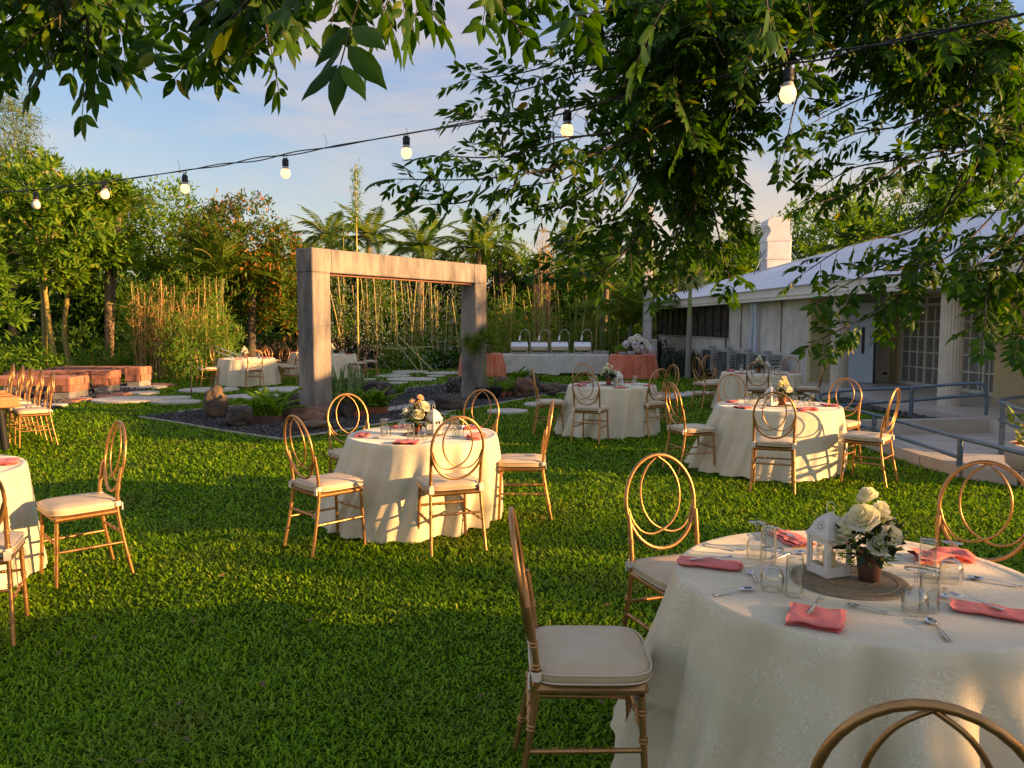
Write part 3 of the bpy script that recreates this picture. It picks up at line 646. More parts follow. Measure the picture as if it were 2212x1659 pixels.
hb('interior_wall', .8, 1.7, 1.4, 1.5, 0, 2.1, 'blue_door')
hb('wall', 8, 12.2, -9.3, -9.2, 0, 2.4, 'wall_grey'); hb('wall', 1.96, 8, -9.3, -9.2, 0, 2.4, 'wall_grey')
hb('ceiling', -.35, 3.2, -9.5, SE+.4, 2.125, 2.15, 'fascia')
# jalousie window strip: each bay a window with black frame and louvres
nb = 11; y0 = 5.02; bw = (SE-.14-y0)/nb
fr = MB(); z0, z1 = 1.127, 2.1
fr.box(.01, .07, 0, .045, z0, z1); fr.box(.01, .07, bw-.03, bw-.002, z0, z1); fr.box(.012, .068, .046, bw-.031, z0, z0+.035); fr.box(.012, .068, .046, bw-.031, z1-.035, z1)
frm = fr.mesh('frame'); frm.materials.append(M['jal_frame'])
lv = MB()
for k in range(13):
    zc = z0+.07+k*(z1-z0-.12)/12.5
    lv.box(-.045, .045, .05, bw-.035, -.003, .003, Matrix.Translation((.05, 0, zc))@Matrix.Rotation(math.radians(62), 4, 'Y'))
lvm = lv.mesh('louvre'); lvm.materials.append(M['jal_glass'])
for i in range(nb):
    wdw = D.objects.new('window', frm); C.objects.link(wdw); wdw.parent = hall; wdw.location = (0, y0+i*bw, 0)
    l = D.objects.new('louvres', lvm); C.objects.link(l); l.parent = wdw; l['kind'] = 'stuff'
hb('wall', .3, .4, 5.0, SE-.2, 1.0, 2.1, 'black')  # black sheet behind the louvres, in place of the dark room
# eaves board and corrugated hip roof
EX, EZ, K_ = -.33, 2.33, .30; Y0R, Y1R = -9.6, SE+.55; RX = 6.4
hb('fascia', EX, EX+.03, Y0R, Y1R, 2.05, EZ, 'fascia'); hb('fascia', EX+.031, 13.1, Y0R, Y0R+.03, 2.05, EZ, 'fascia'); hb('fascia', EX+.031, 13.1, Y1R-.03, Y1R, 2.05, EZ, 'fascia')
def roof_slope():
    yy = np.arange(Y0R-.05, Y1R+.05, .0155); V = []; n = len(yy)
    for y in yy:
        t_hip = min(y-Y0R+.05, Y1R+.05-y, RX-EX)+.001
        z = .011*math.sin((y-Y0R)*2*PI/.062)
        V.append((EX-.06, y, EZ+.012+z-.018)); V.append((EX-.06+max(t_hip, .01), y, EZ+.012+z+K_*max(t_hip, .01)-.018))
    i = np.arange(n-1)[:, None]*2
    return npmesh('roof', V, [i+np.array([[0, 2, 3, 1]])], True)
link('roof', roof_slope(), M['roof'], hall)
q = MB(); X2 = 2*RX-EX
q.add([(EX, Y1R, EZ), (X2, Y1R, EZ), (RX, Y1R-(RX-EX), EZ+K_*(RX-EX)), (EX, Y0R, EZ), (X2, Y0R, EZ), (RX, Y0R+(RX-EX), EZ+K_*(RX-EX))], [(0, 2, 1), (3, 4, 5), (4, 1, 2, 5)])
link('roof_back', q.mesh('roof_back'), M['roof'], hall)
q = MB(); q.tube([(EX, Y1R, EZ+.03), (RX, Y1R-(RX-EX), EZ+K_*(RX-EX)+.03), (RX, Y0R+(RX-EX), EZ+K_*(RX-EX)+.03), (EX, Y0R, EZ+.03)], .04, 6); link('ridge_cap', q.mesh('ridge_cap'), M['roof'], hall)
# fluted columns
def column(s, t, r=.165):
    q = MB(); nf = 22; n = nf*4
    for z0, z1, rr in ((PORCH_Z, 2.124, r),):
        vs = []
        for z in (z0, z1):
            for j in range(n):
                a = 2*PI*j/n; rad = rr*(1-.045*(j % 4 in (1, 2))); vs.append((rad*math.cos(a), rad*math.sin(a), z))
        q.add(vs, [(j, (j+1) % n, n+(j+1) % n, n+j) for j in range(n)])
    o = link('column', q.mesh('column'), M['column'], hall, (t, s, 0))
column(-1.4, .02); column(-4.85, .05); column(-8.3, .05)
# french doors: panes, glazing bars, curtain behind
def french(ya, yb, cols, rows, z0, z1, transom, label=None):
    f = MB(); X = 1.8; f.box(X, X+.08, ya, ya+.05, PORCH_Z, 2.05); f.box(X, X+.08, yb-.05, yb, PORCH_Z, 2.05)
    f.box(X+.001, X+.079, ya+.051, yb-.051, PORCH_Z, z0); f.box(X+.001, X+.079, ya+.051, yb-.051, z1, z1+.05); f.box(X+.001, X+.079, ya+.051, yb-.051, 2.03, 2.05)
    ym = (ya+yb)/2; f.box(X-.004, X+.077, ym-.028, ym+.028, PORCH_Z+.001, 2.049)
    o = link('french_door', f.mesh('french_door'), M['door_frame'], hall)
    iy0, iy1 = ya+.05, yb-.05; pw = (iy1-iy0)/cols; ph = (z1-z0)/rows
    q = MB(); q.box(-.004, .004, -.5, .5, -.5, .5); pm = q.mesh('pane'); pm.materials.append(M['pane'])
    g = MB()
    for i in range(1, cols):
        if abs(iy0+i*pw-ym) > .03: g.box(X+.008, X+.052, iy0+i*pw-.013, iy0+i*pw+.013, z0, z1)
    for k in range(1, rows): g.box(X+.012, X+.048, iy0+.001, iy1-.001, z0+k*ph-.013, z0+k*ph+.013)
    link('glazing_bars', g.mesh('glazing_bars'), M['door_frame'], o)
    for i in range(cols):
        for k in range(rows):
            p = link('pane', pm, None, o, (X+.03, iy0+(i+.5)*pw, z0+(k+.5)*ph)); p.scale = (1, pw-.03, ph-.03)
    for i in range(2):
        yy0 = iy0 if i == 0 else ym+.03; yy1 = ym-.03 if i == 0 else iy1
        p = link('pane', pm, None, o, (X+.03, (yy0+yy1)/2, (z1+.05+2.03)/2)); p.scale = (1, yy1-yy0, 2.03-z1-.05)
    n = 140; V = []
    for j in range(n):
        y = iy0+(iy1-iy0)*j/(n-1); wv = .028*math.sin(j*.62+1.2*math.sin(j*.11))
        V += [(X+.12+wv, y, PORCH_Z+.02), (X+.12+wv*.7, y, 2.02)]
    i = np.arange(n-1)[:, None]*2
    link('curtain', npmesh('curtain', V, [i+np.array([[0, 1, 3, 2]])], True), M['curtain'], o)
french(-2.2, -.46, 6, 5, .33, 1.87, True); french(-3.85, -2.36, 5, 5, .33, 1.87, True)
dl = D.objects.new('door', None); C.objects.link(dl); dl.parent = hall; dl.location = (.78, -.14, PORCH_Z); dl.rotation_euler = (0, 0, math.radians(-56)); dl['label'] = 'pale blue door standing open'
q = MB(); q.box(0, .62, -.03, 0, .01, 1.68, bev=.004); link('leaf', q.mesh('leaf'), M['blue_door'], dl)
q = MB(); q.box(.36, .43, -.034, -.031, .62, 1.18); link('vision_panel', q.mesh('vision_panel'), M['black'], dl)
q = MB(); q.tube([(.56, -.032, .78), (.56, -.07, .80), (.56, -.07, .98), (.56, -.032, 1.0)], .009, 8); link('handle', q.mesh('handle'), M['steel'], dl)
q = MB(); q.box(.765, .80, -.16, -.131, PORCH_Z, 1.979); q.box(1.43, 1.468, -.16, -.131, PORCH_Z, 1.979); q.box(.801, 1.429, -.16, -.131, 1.945, 1.979); link('door_frame', q.mesh('door_frame'), M['blue_door'], hall)
for (t0, z0, w_, h_) in ((1.56, 1.42, .06, .10), (1.64, 1.42, .06, .10), (1.62, .42, .10, .055)):
    hb('switch_plate', t0, t0+w_, -.142, -.131, z0, z0+h_, 'jal_frame')
# pipes on the grey wall
def wallpipe(name, pts, r, m):
    q = MB(); q.tube(catmull(pts, 5), r, 8); link(name, q.mesh(name), M[m], hall)
wallpipe('downpipe', [(-.10, 2.78, .12), (-.10, 2.74, 1.0), (-.10, 2.72, 1.6), (-.16, 2.62, 2.04)], .055, 'pvc')
wallpipe('downpipe', [(-.09, 3.1, .12), (-.09, 3.08, 1.0), (-.09, 2.95, 1.6), (-.15, 2.88, 2.04)], .05, 'pvc')
wallpipe('conduit', [(-.03, 1.35, .85), (-.03, 1.36, 2.04)], .014, 'red_pipe'); wallpipe('conduit', [(-.03, 4.0, .85), (-.03, 3.95, 2.04)], .014, 'red_pipe'); wallpipe('conduit', [(-.03, 5.2, .85), (-.03, 5.18, 1.95)], .014, 'red_pipe')
wallpipe('conduit', [(-.08, 4.95, .85), (-.08, 4.93, 1.95)], .009, 'jal_frame'); wallpipe('conduit', [(-.08, 5.05, .85), (-.08, 5.04, 1.95)], .009, 'jal_frame')
# air conditioners on the ground in front of the wall
for i, (s, lab) in enumerate(((1.15, 'first outdoor air conditioner unit from the near corner of the grey wall'), (2.35, 'second outdoor air conditioner unit from the near wall corner, by the blue pipes'),
                              (3.75, 'third outdoor air conditioner unit from the near corner of the grey wall'), (5.1, 'fourth and farthest outdoor air conditioner unit, by the sword plants'))):
    a = empty('air_conditioner', lab, 'air conditioner', B(s, -.42), BROT, 'outdoor air conditioner units along the wall')
    q = MB(); q.box(-.16, .16, -.45, .45, .22, .82, bev=.012); link('casing', q.mesh('casing'), M['ac'], a)
    q = MB(); q.box(-.12, .12, -.40, -.34, .01, .219); q.box(-.12, .12, .34, .40, .01, .219); link('stand', q.mesh('stand'), M['cement'], a)
    q = MB(); q.box(-.164, -.1605, -.30, .40, .27, .78, bev=.001); link('grille_panel', q.mesh('grille_panel'), M['ac_dark'], a)
    q = MB()
    for k in range(7): r_ = .035+k*.032; q.tube([(-.168, .06+r_*math.cos(x), .525+r_*math.sin(x)) for x in [2*PI*i/22 for i in range(22)]], .0025, 4, closed=True)
    stuff(link('guard_rings', q.mesh('guard_rings'), M['ac'], a))
    q = MB(); 
    for k in range(6): q.box(-.10, .10, -.456, -.451, .30+k*.075, .325+k*.075)
    link('side_grille', q.mesh('side_grille'), M['ac_dark'], a)
    q = MB(); q.box(-.07, .07, -.1, .1, .821, .90, bev=.006); link('junction_box', q.mesh('junction_box'), M['ac'], a)
# ventilation duct rising behind the roof
dc = W(1674, 566, y=27.5); vd = empty('roof_duct', 'white curved ventilation duct rising behind the roof', 'duct', (dc.x, 27.5, 0))
q = MB()
hw = .43
for k, (a, c) in enumerate(((3.0, 3.78), (3.79, 4.42))): q.box(-hw, hw, -.4, .4, a, c, bev=.03)
link('duct_section', q.mesh('duct_section'), M['duct'], vd)
for a, c in ((3.765, 3.805), (4.40, 4.44)): q = MB(); q.box(-hw-.02, hw+.02, -.42, .42, a, c); link('flange', q.mesh('flange'), M['duct'], vd)
q = MB(); prof = [(-.43, 4.445), (-.43, 4.5), (-.36, 4.62), (-.30, 4.72), (-.33, 4.85), (-.42, 4.95), (-.40, 5.12), (-.24, 5.22), (.36, 5.22), (.36, 4.68), (.43, 4.56), (.43, 4.445)]
n = len(prof); q.add([(x, -.4, z) for x, z in prof]+[(x, .4, z) for x, z in prof], [tuple(range(n)), tuple(range(n, 2*n))[::-1]]+[(i, i+n, (i+1) % n+n, (i+1) % n) for i in range(n)])
link('elbow', q.mesh('elbow'), M['duct'], vd)
q = MB(); 
for sx in (-1, 1): q.tube([(sx*.43, -.2, 4.1), (sx*1.25, -.9, 2.7)], .018, 6)
q.tube([(-.43, .3, 4.1), (-.9, -1.2, 2.6)], .018, 6); link('stay_rod', q.mesh('stay_rod'), M['rail'], vd)
# ------------------------------------------------------------------ railings
def rail(label, paths, posts, r=.021):
    t = empty('ramp_railing', label, 'railing', (0, 0, 0))
    for p in paths: q = MB(); q.tube(catmull(p, 8), r, 10); link('rail', q.mesh('rail'), M['rail'], t)
    for x, y, z0, z1 in posts: q = MB(); q.tube([(x, y, z0), (x, y, z1)], .028, 12); link('post', q.mesh('post'), M['rail'], t)
def WP(u, v, y): p = W(u, v, y=y); return (p.x, p.y, p.z)
# upper run: porch edge -> loop at the left -> outer run down to the right
U = [WP(2130, 897, 10.1), WP(2131, 850, 10.1), WP(2122, 831, 10.1), WP(2095, 828, 10.2), WP(1970, 837, 10.7), WP(1860, 842, 11.2), WP(1800, 847, 11.35), WP(1774, 853, 11.25), WP(1768, 862, 10.98), WP(1780, 871, 10.75), WP(1830, 882, 10.1), WP(1889, 896, 9.4), WP(2000, 926, 8.15), WP(2075, 946, 7.46), WP(2212, 980, 6.6), WP(2330, 1010, 6.0)]
Lw = [WP(2130, 851, 10.1), WP(2095, 854, 10.2), WP(1970, 865, 10.7), WP(1860, 872, 11.2), WP(1800, 878, 11.35), WP(1776, 888, 11.15), WP(1790, 899, 10.6), WP(1830, 910, 10.1), WP(1889, 928, 9.4), WP(2000, 964, 8.15), WP(2072, 988, 7.46)]
zt = lambda u, v, y: W(u, v, y=y).z
rail('long blue-grey double pipe railing that loops round the ramp', [U, Lw],
     [(*WP(1970, 837, 10.7)[:2], .2, zt(1970, 837, 10.7)), (*WP(1810, 846, 11.33)[:2], .1, zt(1810, 846, 11.33)), (*WP(1889, 896, 9.4)[:2], .10, zt(1889, 896, 9.4)), (*WP(2075, 946, 7.46)[:2], .12, zt(2075, 946, 7.46))])
U2 = [WP(2380, 905, 7.9), WP(2212, 880+6, 8.1), WP(2175, 873, 8.2), WP(2160, 868, 8.35), WP(2172, 862, 8.6), WP(2212, 857, 9.0), WP(2350, 850, 9.8)]
L2 = [WP(2380, 946, 7.9), WP(2212, 925, 8.1), WP(2175, 912, 8.2), WP(2160, 907, 8.35), WP(2172, 902, 8.6), WP(2212, 897, 9.0), WP(2350, 890, 9.8)]
rail('short blue railing bend cut off by the right edge beside the porch', [U2, L2], [(*WP(2168, 868, 8.27)[:2], .1, zt(2168, 866, 8.27)), (*WP(2330, 850, 9.7)[:2], .1, .75)])
# utility pole on pedestal
p = W(1400, 802, 0)
pl = empty('utility_pole', 'square pale concrete utility pole on a block pedestal beside the buffet', 'pole', (p.x, p.y+.3, 0))
q = MB(); q.box(-.29, .29, -.29, .29, 0, 1.03, bev=.02); link('pedestal', q.mesh('pedestal'), M['concrete_l'], pl)
q = MB(); q.box(-.13, .13, -.13, .13, 1.031, 7.5, bev=.02); link('shaft', q.mesh('shaft'), M['pole'], pl)
q = MB(); 
for z in (1.6, 2.1, 2.6, 3.9): q.box(-.136, .136, -.136, .136, z, z+.02)
link('band', q.mesh('band'), M['cement'], pl)
# ------------------------------------------------------------------ gold ring-back chair (faces +y)
def rings_on(q, p0, p1, r, ts, n=8):
    p0, p1 = Vector(p0), Vector(p1); d = (p1-p0).normalized()
    for t in ts:
        c = p0.lerp(p1, t)
        for s in (-1, 1):
            cc = c+d*.006*s; q.tube([cc-d*.0035, cc-d*.0018, cc+d*.0018, cc+d*.0035], [r*1.02, r*1.38, r*1.38, r*1.02], n)
def cushion_mesh():
    V = []; n = 44; hx, hy, rc = .185, .185, .055
    def ring(k, z, dy=0):
        out = []
        for i in range(n):
            a = 2*PI*i/n; c, s = math.cos(a), math.sin(a); e = .42
            out.append((k*hx*math.copysign(abs(c)**e, c), k*hy*math.copysign(abs(s)**e, s)+dy, z))
        return out
    prof = [(.55, .427), (.97, .427), (1.0, .432), (1.015, .447), (1.0, .458), (.985, .462), (.9, .471), (.6, .478), (.25, .480)]
    for k, z in prof: V += ring(k, z)
    fs = [(r*n+i, r*n+(i+1) % n, (r+1)*n+(i+1) % n, (r+1)*n+i) for r in range(len(prof)-1) for i in range(n)]
    fs += [tuple(range(n))[::-1], tuple(range((len(prof)-1)*n, len(prof)*n))]
    q = MB(); q.add(V, fs, True); return q.mesh('cushion')
def make_chair():
    t = D.objects.new('ring_back_chair', None); C.objects.link(t); t.empty_display_size = .1
    G = M['gold']
    fl, fr_ = (-.165, .155), (.165, .155)
    for s in (-1, 1):
        q = MB(); a, c = (s*.172, .168, .018), (s*.162, .150, .385); q.tube([a, c], .0108, 10); rings_on(q, a, c, .0108, (.30, .62, .86)); link('leg', q.mesh('leg'), G, t)
        q = MB(); P = [(s*.186, -.235, .018), (s*.178, -.196, .22), (s*.170, -.168, .42), (s*.170, -.178, .55), (s*.172, -.197, .665)]
        pts = catmull(P, 5); q.tube(pts, .0108, 10)
        rings_on(q, P[0], P[1], .0108, (.55,)); rings_on(q, P[1], P[2], .0108, (.35,)); rings_on(q, P[2], P[3], .0108, (.45, .98)); link('leg', q.mesh('leg'), G, t)
    q = MB(); q.box(-.182, .182, -.182, .172, .388, .424, bev=.014); link('seat_frame', q.mesh('seat_frame'), G, t)
    for s in (-1, 1):
        q = MB(); a, c = (s*.168, .158, .215), (s*.178, -.198, .215); q.tube([a, c], .008, 8); rings_on(q, a, c, .008, (.28, .52, .76)); link('stretcher', q.mesh('stretcher'), G, t)
    q = MB(); a, c = (-.166, .157, .265), (.166, .157, .265); q.tube([a, c], .008, 8); rings_on(q, a, c, .008, (.25, .5, .75)); link('stretcher', q.mesh('stretcher'), G, t)
    q = MB(); a, c = (-.175, -.190, .27), (.175, -.190, .27); q.tube([a, c], .008, 8); rings_on(q, a, c, .008, (.25, .5, .75)); link('stretcher', q.mesh('stretcher'), G, t)
    lean = lambda x, z: (x, -.182-(z-.50)*.16, z)
    q = MB(); pts = [lean(.176*math.cos(a), .708+.208*math.sin(a)) for a in [2*PI*i/36 for i in range(36)]]; q.tube(pts, .0092, 8, closed=True); link('back_ring', q.mesh('back_ring'), G, t)
    for s in (-1, 1):
        P = [(0, .908), (-.052, .868), (-.088, .805), (-.098, .742), (-.088, .678), (-.054, .620), (0, .585), (.055, .570), (.108, .585), (.148, .632), (.168, .690)]
        q = MB(); q.tube(catmull([Vector(lean(x*s, z))+Vector((0, .004*s, 0)) for x, z in P], 4), .0054, 6); link('back_tracery', q.mesh('back_tracery'), G, t)
    cu = link('cushion', cushion_mesh(), M['cushion'], t)
    q = MB(); n = 40
    for k, z in ((1.02, .459), (1.005, .431)):
        q.tube([(k*.187*math.copysign(abs(math.cos(a))**.42, math.cos(a)), k*.187*math.copysign(abs(math.sin(a))**.42, math.sin(a)), z) for a in [2*PI*i/n for i in range(n)]], .0032, 5, closed=True)
    link('piping', q.mesh('piping'), M['piping'], cu)
    for s in (-1, 1):
        q = MB(); ring = [(s*.170+.017*math.cos(a), -.170+.017*math.sin(a)) for a in [2*PI*i/10 for i in range(10)]]
        vs = [(x, y, z) for z in (.436, .466) for x, y in ring]; q.add(vs, [(i, (i+1) % 10, 10+(i+1) % 10, 10+i) for i in range(10)], True)
        q.box(s*.170-.014, s*.170+.016, -.196, -.19, .412, .455); link('tie', q.mesh('tie'), M['tie'], cu)
    return t
CH0 = make_chair(); _used = [False]
def chair(x, y, f, label, group, z=0):
    o = CH0 if not _used[0] else copy_tree(CH0); _used[0] = True
    o.location = (x, y, z); o.rotation_euler = (0, 0, math.atan2(f[1], f[0])-PI/2)
    tag(o, label, 'chair', group); return o
def chair_ring(u, v, f, label, group, y=None):
    """place by the top of its ring"""
    p = W(u, v, .917) if y is None else W(u, 700, y=y)
    L_ = math.hypot(*f); f = (f[0]/L_, f[1]/L_)
    return chair(p.x+f[0]*.245, p.y+f[1]*.245, f, label, group)
# ------------------------------------------------------------------ tables and cloths
TZ = .655
def cloth_mesh(R, Rb, nf, seed, nseg=200, nz=26, amp=.05, zt=TZ, trail=(0, 0)):
    r2 = random.Random(seed); ph = [r2.uniform(0, 6.28) for _ in range(8)]
    V = []; F = []
    rings = [(R*k, None) for k in (.0001, .3, .6, .85, .97)]
    for rr, _ in rings:
        for j in range(nseg): a = 2*PI*j/nseg; V.append((rr*math.cos(a), rr*math.sin(a), zt+.0012*math.sin(a*5+ph[0])*math.sin(rr*20)))
    for i in range(nz+1):
        t = i/nz
        for j in range(nseg):
            a = 2*PI*j/nseg
            am = amp*min(1, t*1.6)**.8*(.72+.38*math.sin(2*a+ph[7])+.2*math.sin(5*a+ph[3]))
            s1 = math.sin(nf*a+ph[1]+1.1*math.sin(2*a+ph[2])+.5*math.sin(3*a+ph[3])); s1 = 1-2*(.5-.5*s1)**1.7
            s2 = math.sin((nf*1.7)//1*a+ph[4]+math.sin(a+ph[5])*1.5)
            r = R+.012*math.sin(min(1, t*9)*PI/2)+(Rb-R)*t**1.15*(1+.22*math.sin(3*a+ph[6]))+am*(s1*.8+s2*.35)+.004*t*math.sin(37*a+ph[7]+t*4)
            tt = max(0, t-.03)/.97
            z = (zt-.012*(1-math.cos(min(1, t*9)*PI/2)))*(1-tt)+.006+.012*(1-s1)*.5*t+.006*math.sin(5*a)*t
            V.append((r*math.cos(a)+trail[0]*t**1.5, r*math.sin(a)+trail[1]*t**1.5, max(.004, z)))
    nr = len(rings)+nz+1
    i = (np.arange(nr-1)*nseg)[:, None]; j = np.arange(nseg)[None]; j2 = (j+1) % nseg
    F = np.stack([i+j, i+j2, i+nseg+j2, i+nseg+j], -1).reshape(-1, 4)
    return npmesh('tablecloth', V, [F[:, ::-1]], True)
def table(cx, cy_, R, Rb, nf, seed, tdesc, cdesc, nseg=200, cloth='cloth', group='round dining tables', amp=.045, trail=(0, 0)):
    t = empty('round_table', tdesc, 'table', (cx, cy_, 0), 0, group)
    q = MB(); q.lathe([(0, .62), (R-.012, .62), (R-.012, .648), (0, .648)], 48); link('tabletop', q.mesh('tabletop'), M['wood_mat'], t)
    for a in range(4):
        q = MB(); an = PI/4+a*PI/2; q.tube([(R*.5*math.cos(an), R*.5*math.sin(an), .618), (R*.7*math.cos(an), R*.7*math.sin(an), .01)], .016, 8); link('leg', q.mesh('leg'), M['steel_b'], t)
    c = link('tablecloth', cloth_mesh(R, Rb, nf, seed, nseg, amp=amp, trail=trail), M[cloth], None, (cx, cy_, 0)); tag(c, cdesc, 'tablecloth', 'tablecloths on round tables')
    return c
# ---- things on the tables
def lathe_mesh(name, prof, n=24): q = MB(); q.lathe(prof, n); return q.mesh(name)
def goblet_mesh():      # upside down: rim on the cloth, foot up
    o = [(.034, 0), (.0365, .012), (.0375, .030), (.036, .050), (.030, .066), (.018, .076), (.008, .081), (.0055, .088), (.0048, .108), (.007, .122), (.020, .129), (.033, .1315), (.0335, .1335), (.0, .1335)]
    i = [(.0, .0735), (.012, .0725), (.024, .066), (.0325, .052), (.0355, .030), (.0347, .012), (.0325, 0)]
    return o, i
def glass_obj(kind):
    q = MB()
    if kind == 'goblet':
        o, i = goblet_mesh(); q.lathe(o, 28); q.lathe(i, 28)
    else:
        q.lathe([(.0285, 0), (.0275, .05), (.0265, .110), (.0262, .126), (.024, .129), (0, .129)], 28); q.lathe([(0, .118), (.0235, .117), (.0250, .108), (.0262, .05), (.027, 0)], 28)
    k = MB(); k.v = q.v; k.f = q.f; k.sm = q.sm
    r0, r1 = (.034, .0325) if kind == 'goblet' else (.0285, .027)
    k.lathe([(r1, 0), (r1+.0008, -.0006), (r0, 0)], 28)
    me = k.mesh(kind)
    import bmesh
    bm = bmesh.new(); bm.from_mesh(me); bmesh.ops.remove_doubles(bm, verts=bm.verts, dist=1e-6); bmesh.ops.recalc_face_normals(bm, faces=bm.faces); bm.to_mesh(me); bm.free()
    me.materials.append(M['glass']); return me
GOB, TUM = glass_obj('goblet'), glass_obj('tumbler')
def cutlery(kind):
    q = MB(); L_ = {'spoon': .155, 'fork': .155, 'teaspoon': .11}[kind]; s = L_/.155
    pts = [(0, -.078*s, .003), (0, -.05*s, .004), (0, 0, .008), (0, .03*s, .007)]
    C_ = catmull(pts, 6); n = len(C_); vs = []
    for i, p in enumerate(C_):
        t = i/(n-1); w = (.0075*(1-t)**1.5+.0030)*s**.5
        vs += [(-w, p.y, p.z), (0, p.y, p.z+.0014), (w, p.y, p.z), (0, p.y, p.z-.0012)]
    fs = [(i*4+j, i*4+(j+1) % 4, (i+1)*4+(j+1) % 4, (i+1)*4+j) for i in range(n-1) for j in range(4)]; fs += [(0, 1, 2, 3), tuple(range(4*n-4, 4*n))[::-1]]
    q.add(vs, fs, True)
    if kind != 'fork':
        bw, bl = .0165*s, .027*s; vs = []; nr, na = 6, 20
        for sg, dz in ((1, 0), (-1, -.0014)):
            for r in range(nr+1):
                k = r/nr
                for a in range(na):
                    an = 2*PI*a/na; vs.append((bw*k*math.cos(an), (.03+.024)*s+bl*k*math.sin(an)*(1-.12*k*math.sin(an)*0), .0085-.0085*(1-k*k)*s+dz))
        m = (nr+1)*na; fs = []
        for r in range(nr):
            for a in range(na):
                a2 = (a+1) % na; f = (r*na+a, r*na+a2, (r+1)*na+a2, (r+1)*na+a); fs += [f, tuple(i+m for i in f[::-1])]
        for a in range(na): a2 = (a+1) % na; fs.append((nr*na+a, nr*na+a2, m+nr*na+a2, m+nr*na+a))
        q.add(vs, fs, True)
    else:
        q.add([(-.003, .03, .006), (.003, .03, .006), (.0105, .044, .004), (.0105, .052, .004), (-.0105, .052, .004), (-.0105, .044, .004)]+[(-.003, .03, .0048), (.003, .03, .0048), (.0105, .044, .0028), (.0105, .052, .0028), (-.0105, .052, .0028), (-.0105, .044, .0028)],
              [(0, 1, 2, 3, 4, 5), (11, 10, 9, 8, 7, 6)]+[(i, i+6, (i+1) % 6+6, (i+1) % 6) for i in range(6)])
        for k in range(4): x = -.0082+k*.00547; q.tube([(x, .050, .0036), (x, .068, .004), (x*.96, .082, .0075)], [.0018, .0016, .0009], 6)
    me = q.mesh(kind); me.materials.append(M['steel']); return me
SPO, FOR, TSP = cutlery('spoon'), cutlery('fork'), cutlery('teaspoon')
def napkin_mesh(seed, w=.17, d=.075, h=.016, crumple=.0):
    """a cloth folded over and over: rounded layers, open edges on one side"""
    r2 = random.Random(seed); q = MB(); nx, layers = 14, 3
    path = []
    for k in range(layers):
        z = .003+k*h/layers; ys = [-.5+i/7 for i in range(8)]
        if k % 2: ys = ys[::-1]
        for i, y in enumerate(ys):
            path.append((y*d*(1-.05*k), z+(.0025*math.sin(i*1.3+k+seed)) ))
        if k < layers-1:
            e = ys[-1]*1.10; path.append((e*d, z+h/layers*.5))
    vs = []; n = len(path)
    for i in range(nx+1):
        x = (i/nx-.5)*w
        for (y, z) in path:
            s = 1+.06*math.sin(x*40+seed)
            vs.append((x+.004*math.sin(z*300+seed)+.003*math.sin(y*90), y*s+.004*math.sin(x*50+seed*2)+crumple*math.sin(x*60+seed)*.4, z+abs(crumple)*math.sin(x*45+y*50+seed)+.0015*math.sin(x*80+y*30)+abs(crumple)))
    fs = [(i*n+j, i*n+j+1, (i+1)*n+j+1, (i+1)*n+j) for i in range(nx) for j in range(n-1)]
    q.add(vs, fs, True)
    off = len(q.v); vs2 = [(x*.999, y, z+.0016) for x, y, z in vs]; q.add(vs2, [f[::-1] for f in fs], True)
    # closed side edges
    for e, j0 in ((0, 0), (nx, 0)):
        q.f += [(e*n+j, e*n+j+1, off+e*n+j+1, off+e*n+j) for j in range(n-1)]; q.sm += [False]*(n-1)
    me = q.mesh('napkin'); me.materials.append(M['napkin']); return me
NAPS = [napkin_mesh(1, .215, .09), napkin_mesh(2, .20, .09), napkin_mesh(3, .18, .11, .02), napkin_mesh(4, .19, .10, .022, .009), napkin_mesh(5, .145, .15, .020)]
def put(name, me, x, y, rz, label, cat, group, z=TZ+.002, tilt=0):
    o = D.objects.new(name, me); C.objects.link(o); o.location = (x, y, z); o.rotation_euler = (tilt, 0, rz); tag(o, label, cat, group); return o
# roses
def rose_mesh(seed, r=.03, layers=4):
    r2 = random.Random(seed); V = []; F = []
    for L_ in range(layers):
        k = (L_+1)/layers; npet = 3+L_; open_ = .25+.95*k
        for p in range(npet):
            a0 = 2*PI*(p+.5*L_+r2.uniform(-.1, .1))/npet; hw = PI/npet*1.25; base = len(V)
            for i in range(5):
                t = i/4
                for j in range(5):
                    s = j/4*2-1; a = a0+s*hw*(.55+.5*math.sin(t*PI*.7))
                    rad = r*k*(.25+.75*math.sin(min(1, t*1.05)*PI/2*open_)) ; z = r*(1.15*t*(1.15-.5*k)-.35*k*t*t*(1 if L_ == layers-1 else .3)) - r*.12*s*s*t
                    rad *= 1+.06*math.sin(a*9+seed)*t
                    V.append((rad*math.cos(a), rad*math.sin(a), z))
            F += [(base+i*5+j, base+i*5+j+1, base+(i+1)*5+j+1, base+(i+1)*5+j) for i in range(4) for j in range(4)]
    me = D.meshes.new('rose'); me.from_pydata(V, [], F); me.polygons.foreach_set('use_smooth', [True]*len(F)); me.update(); return me
ROSE = {}
for k, mm in (('w', 'petal_w'), ('y', 'petal_y'), ('o', 'petal_o'), ('p', 'petal_p')):
    ROSE[k] = rose_mesh(3, .03); ROSE[k].materials.append(M[mm])
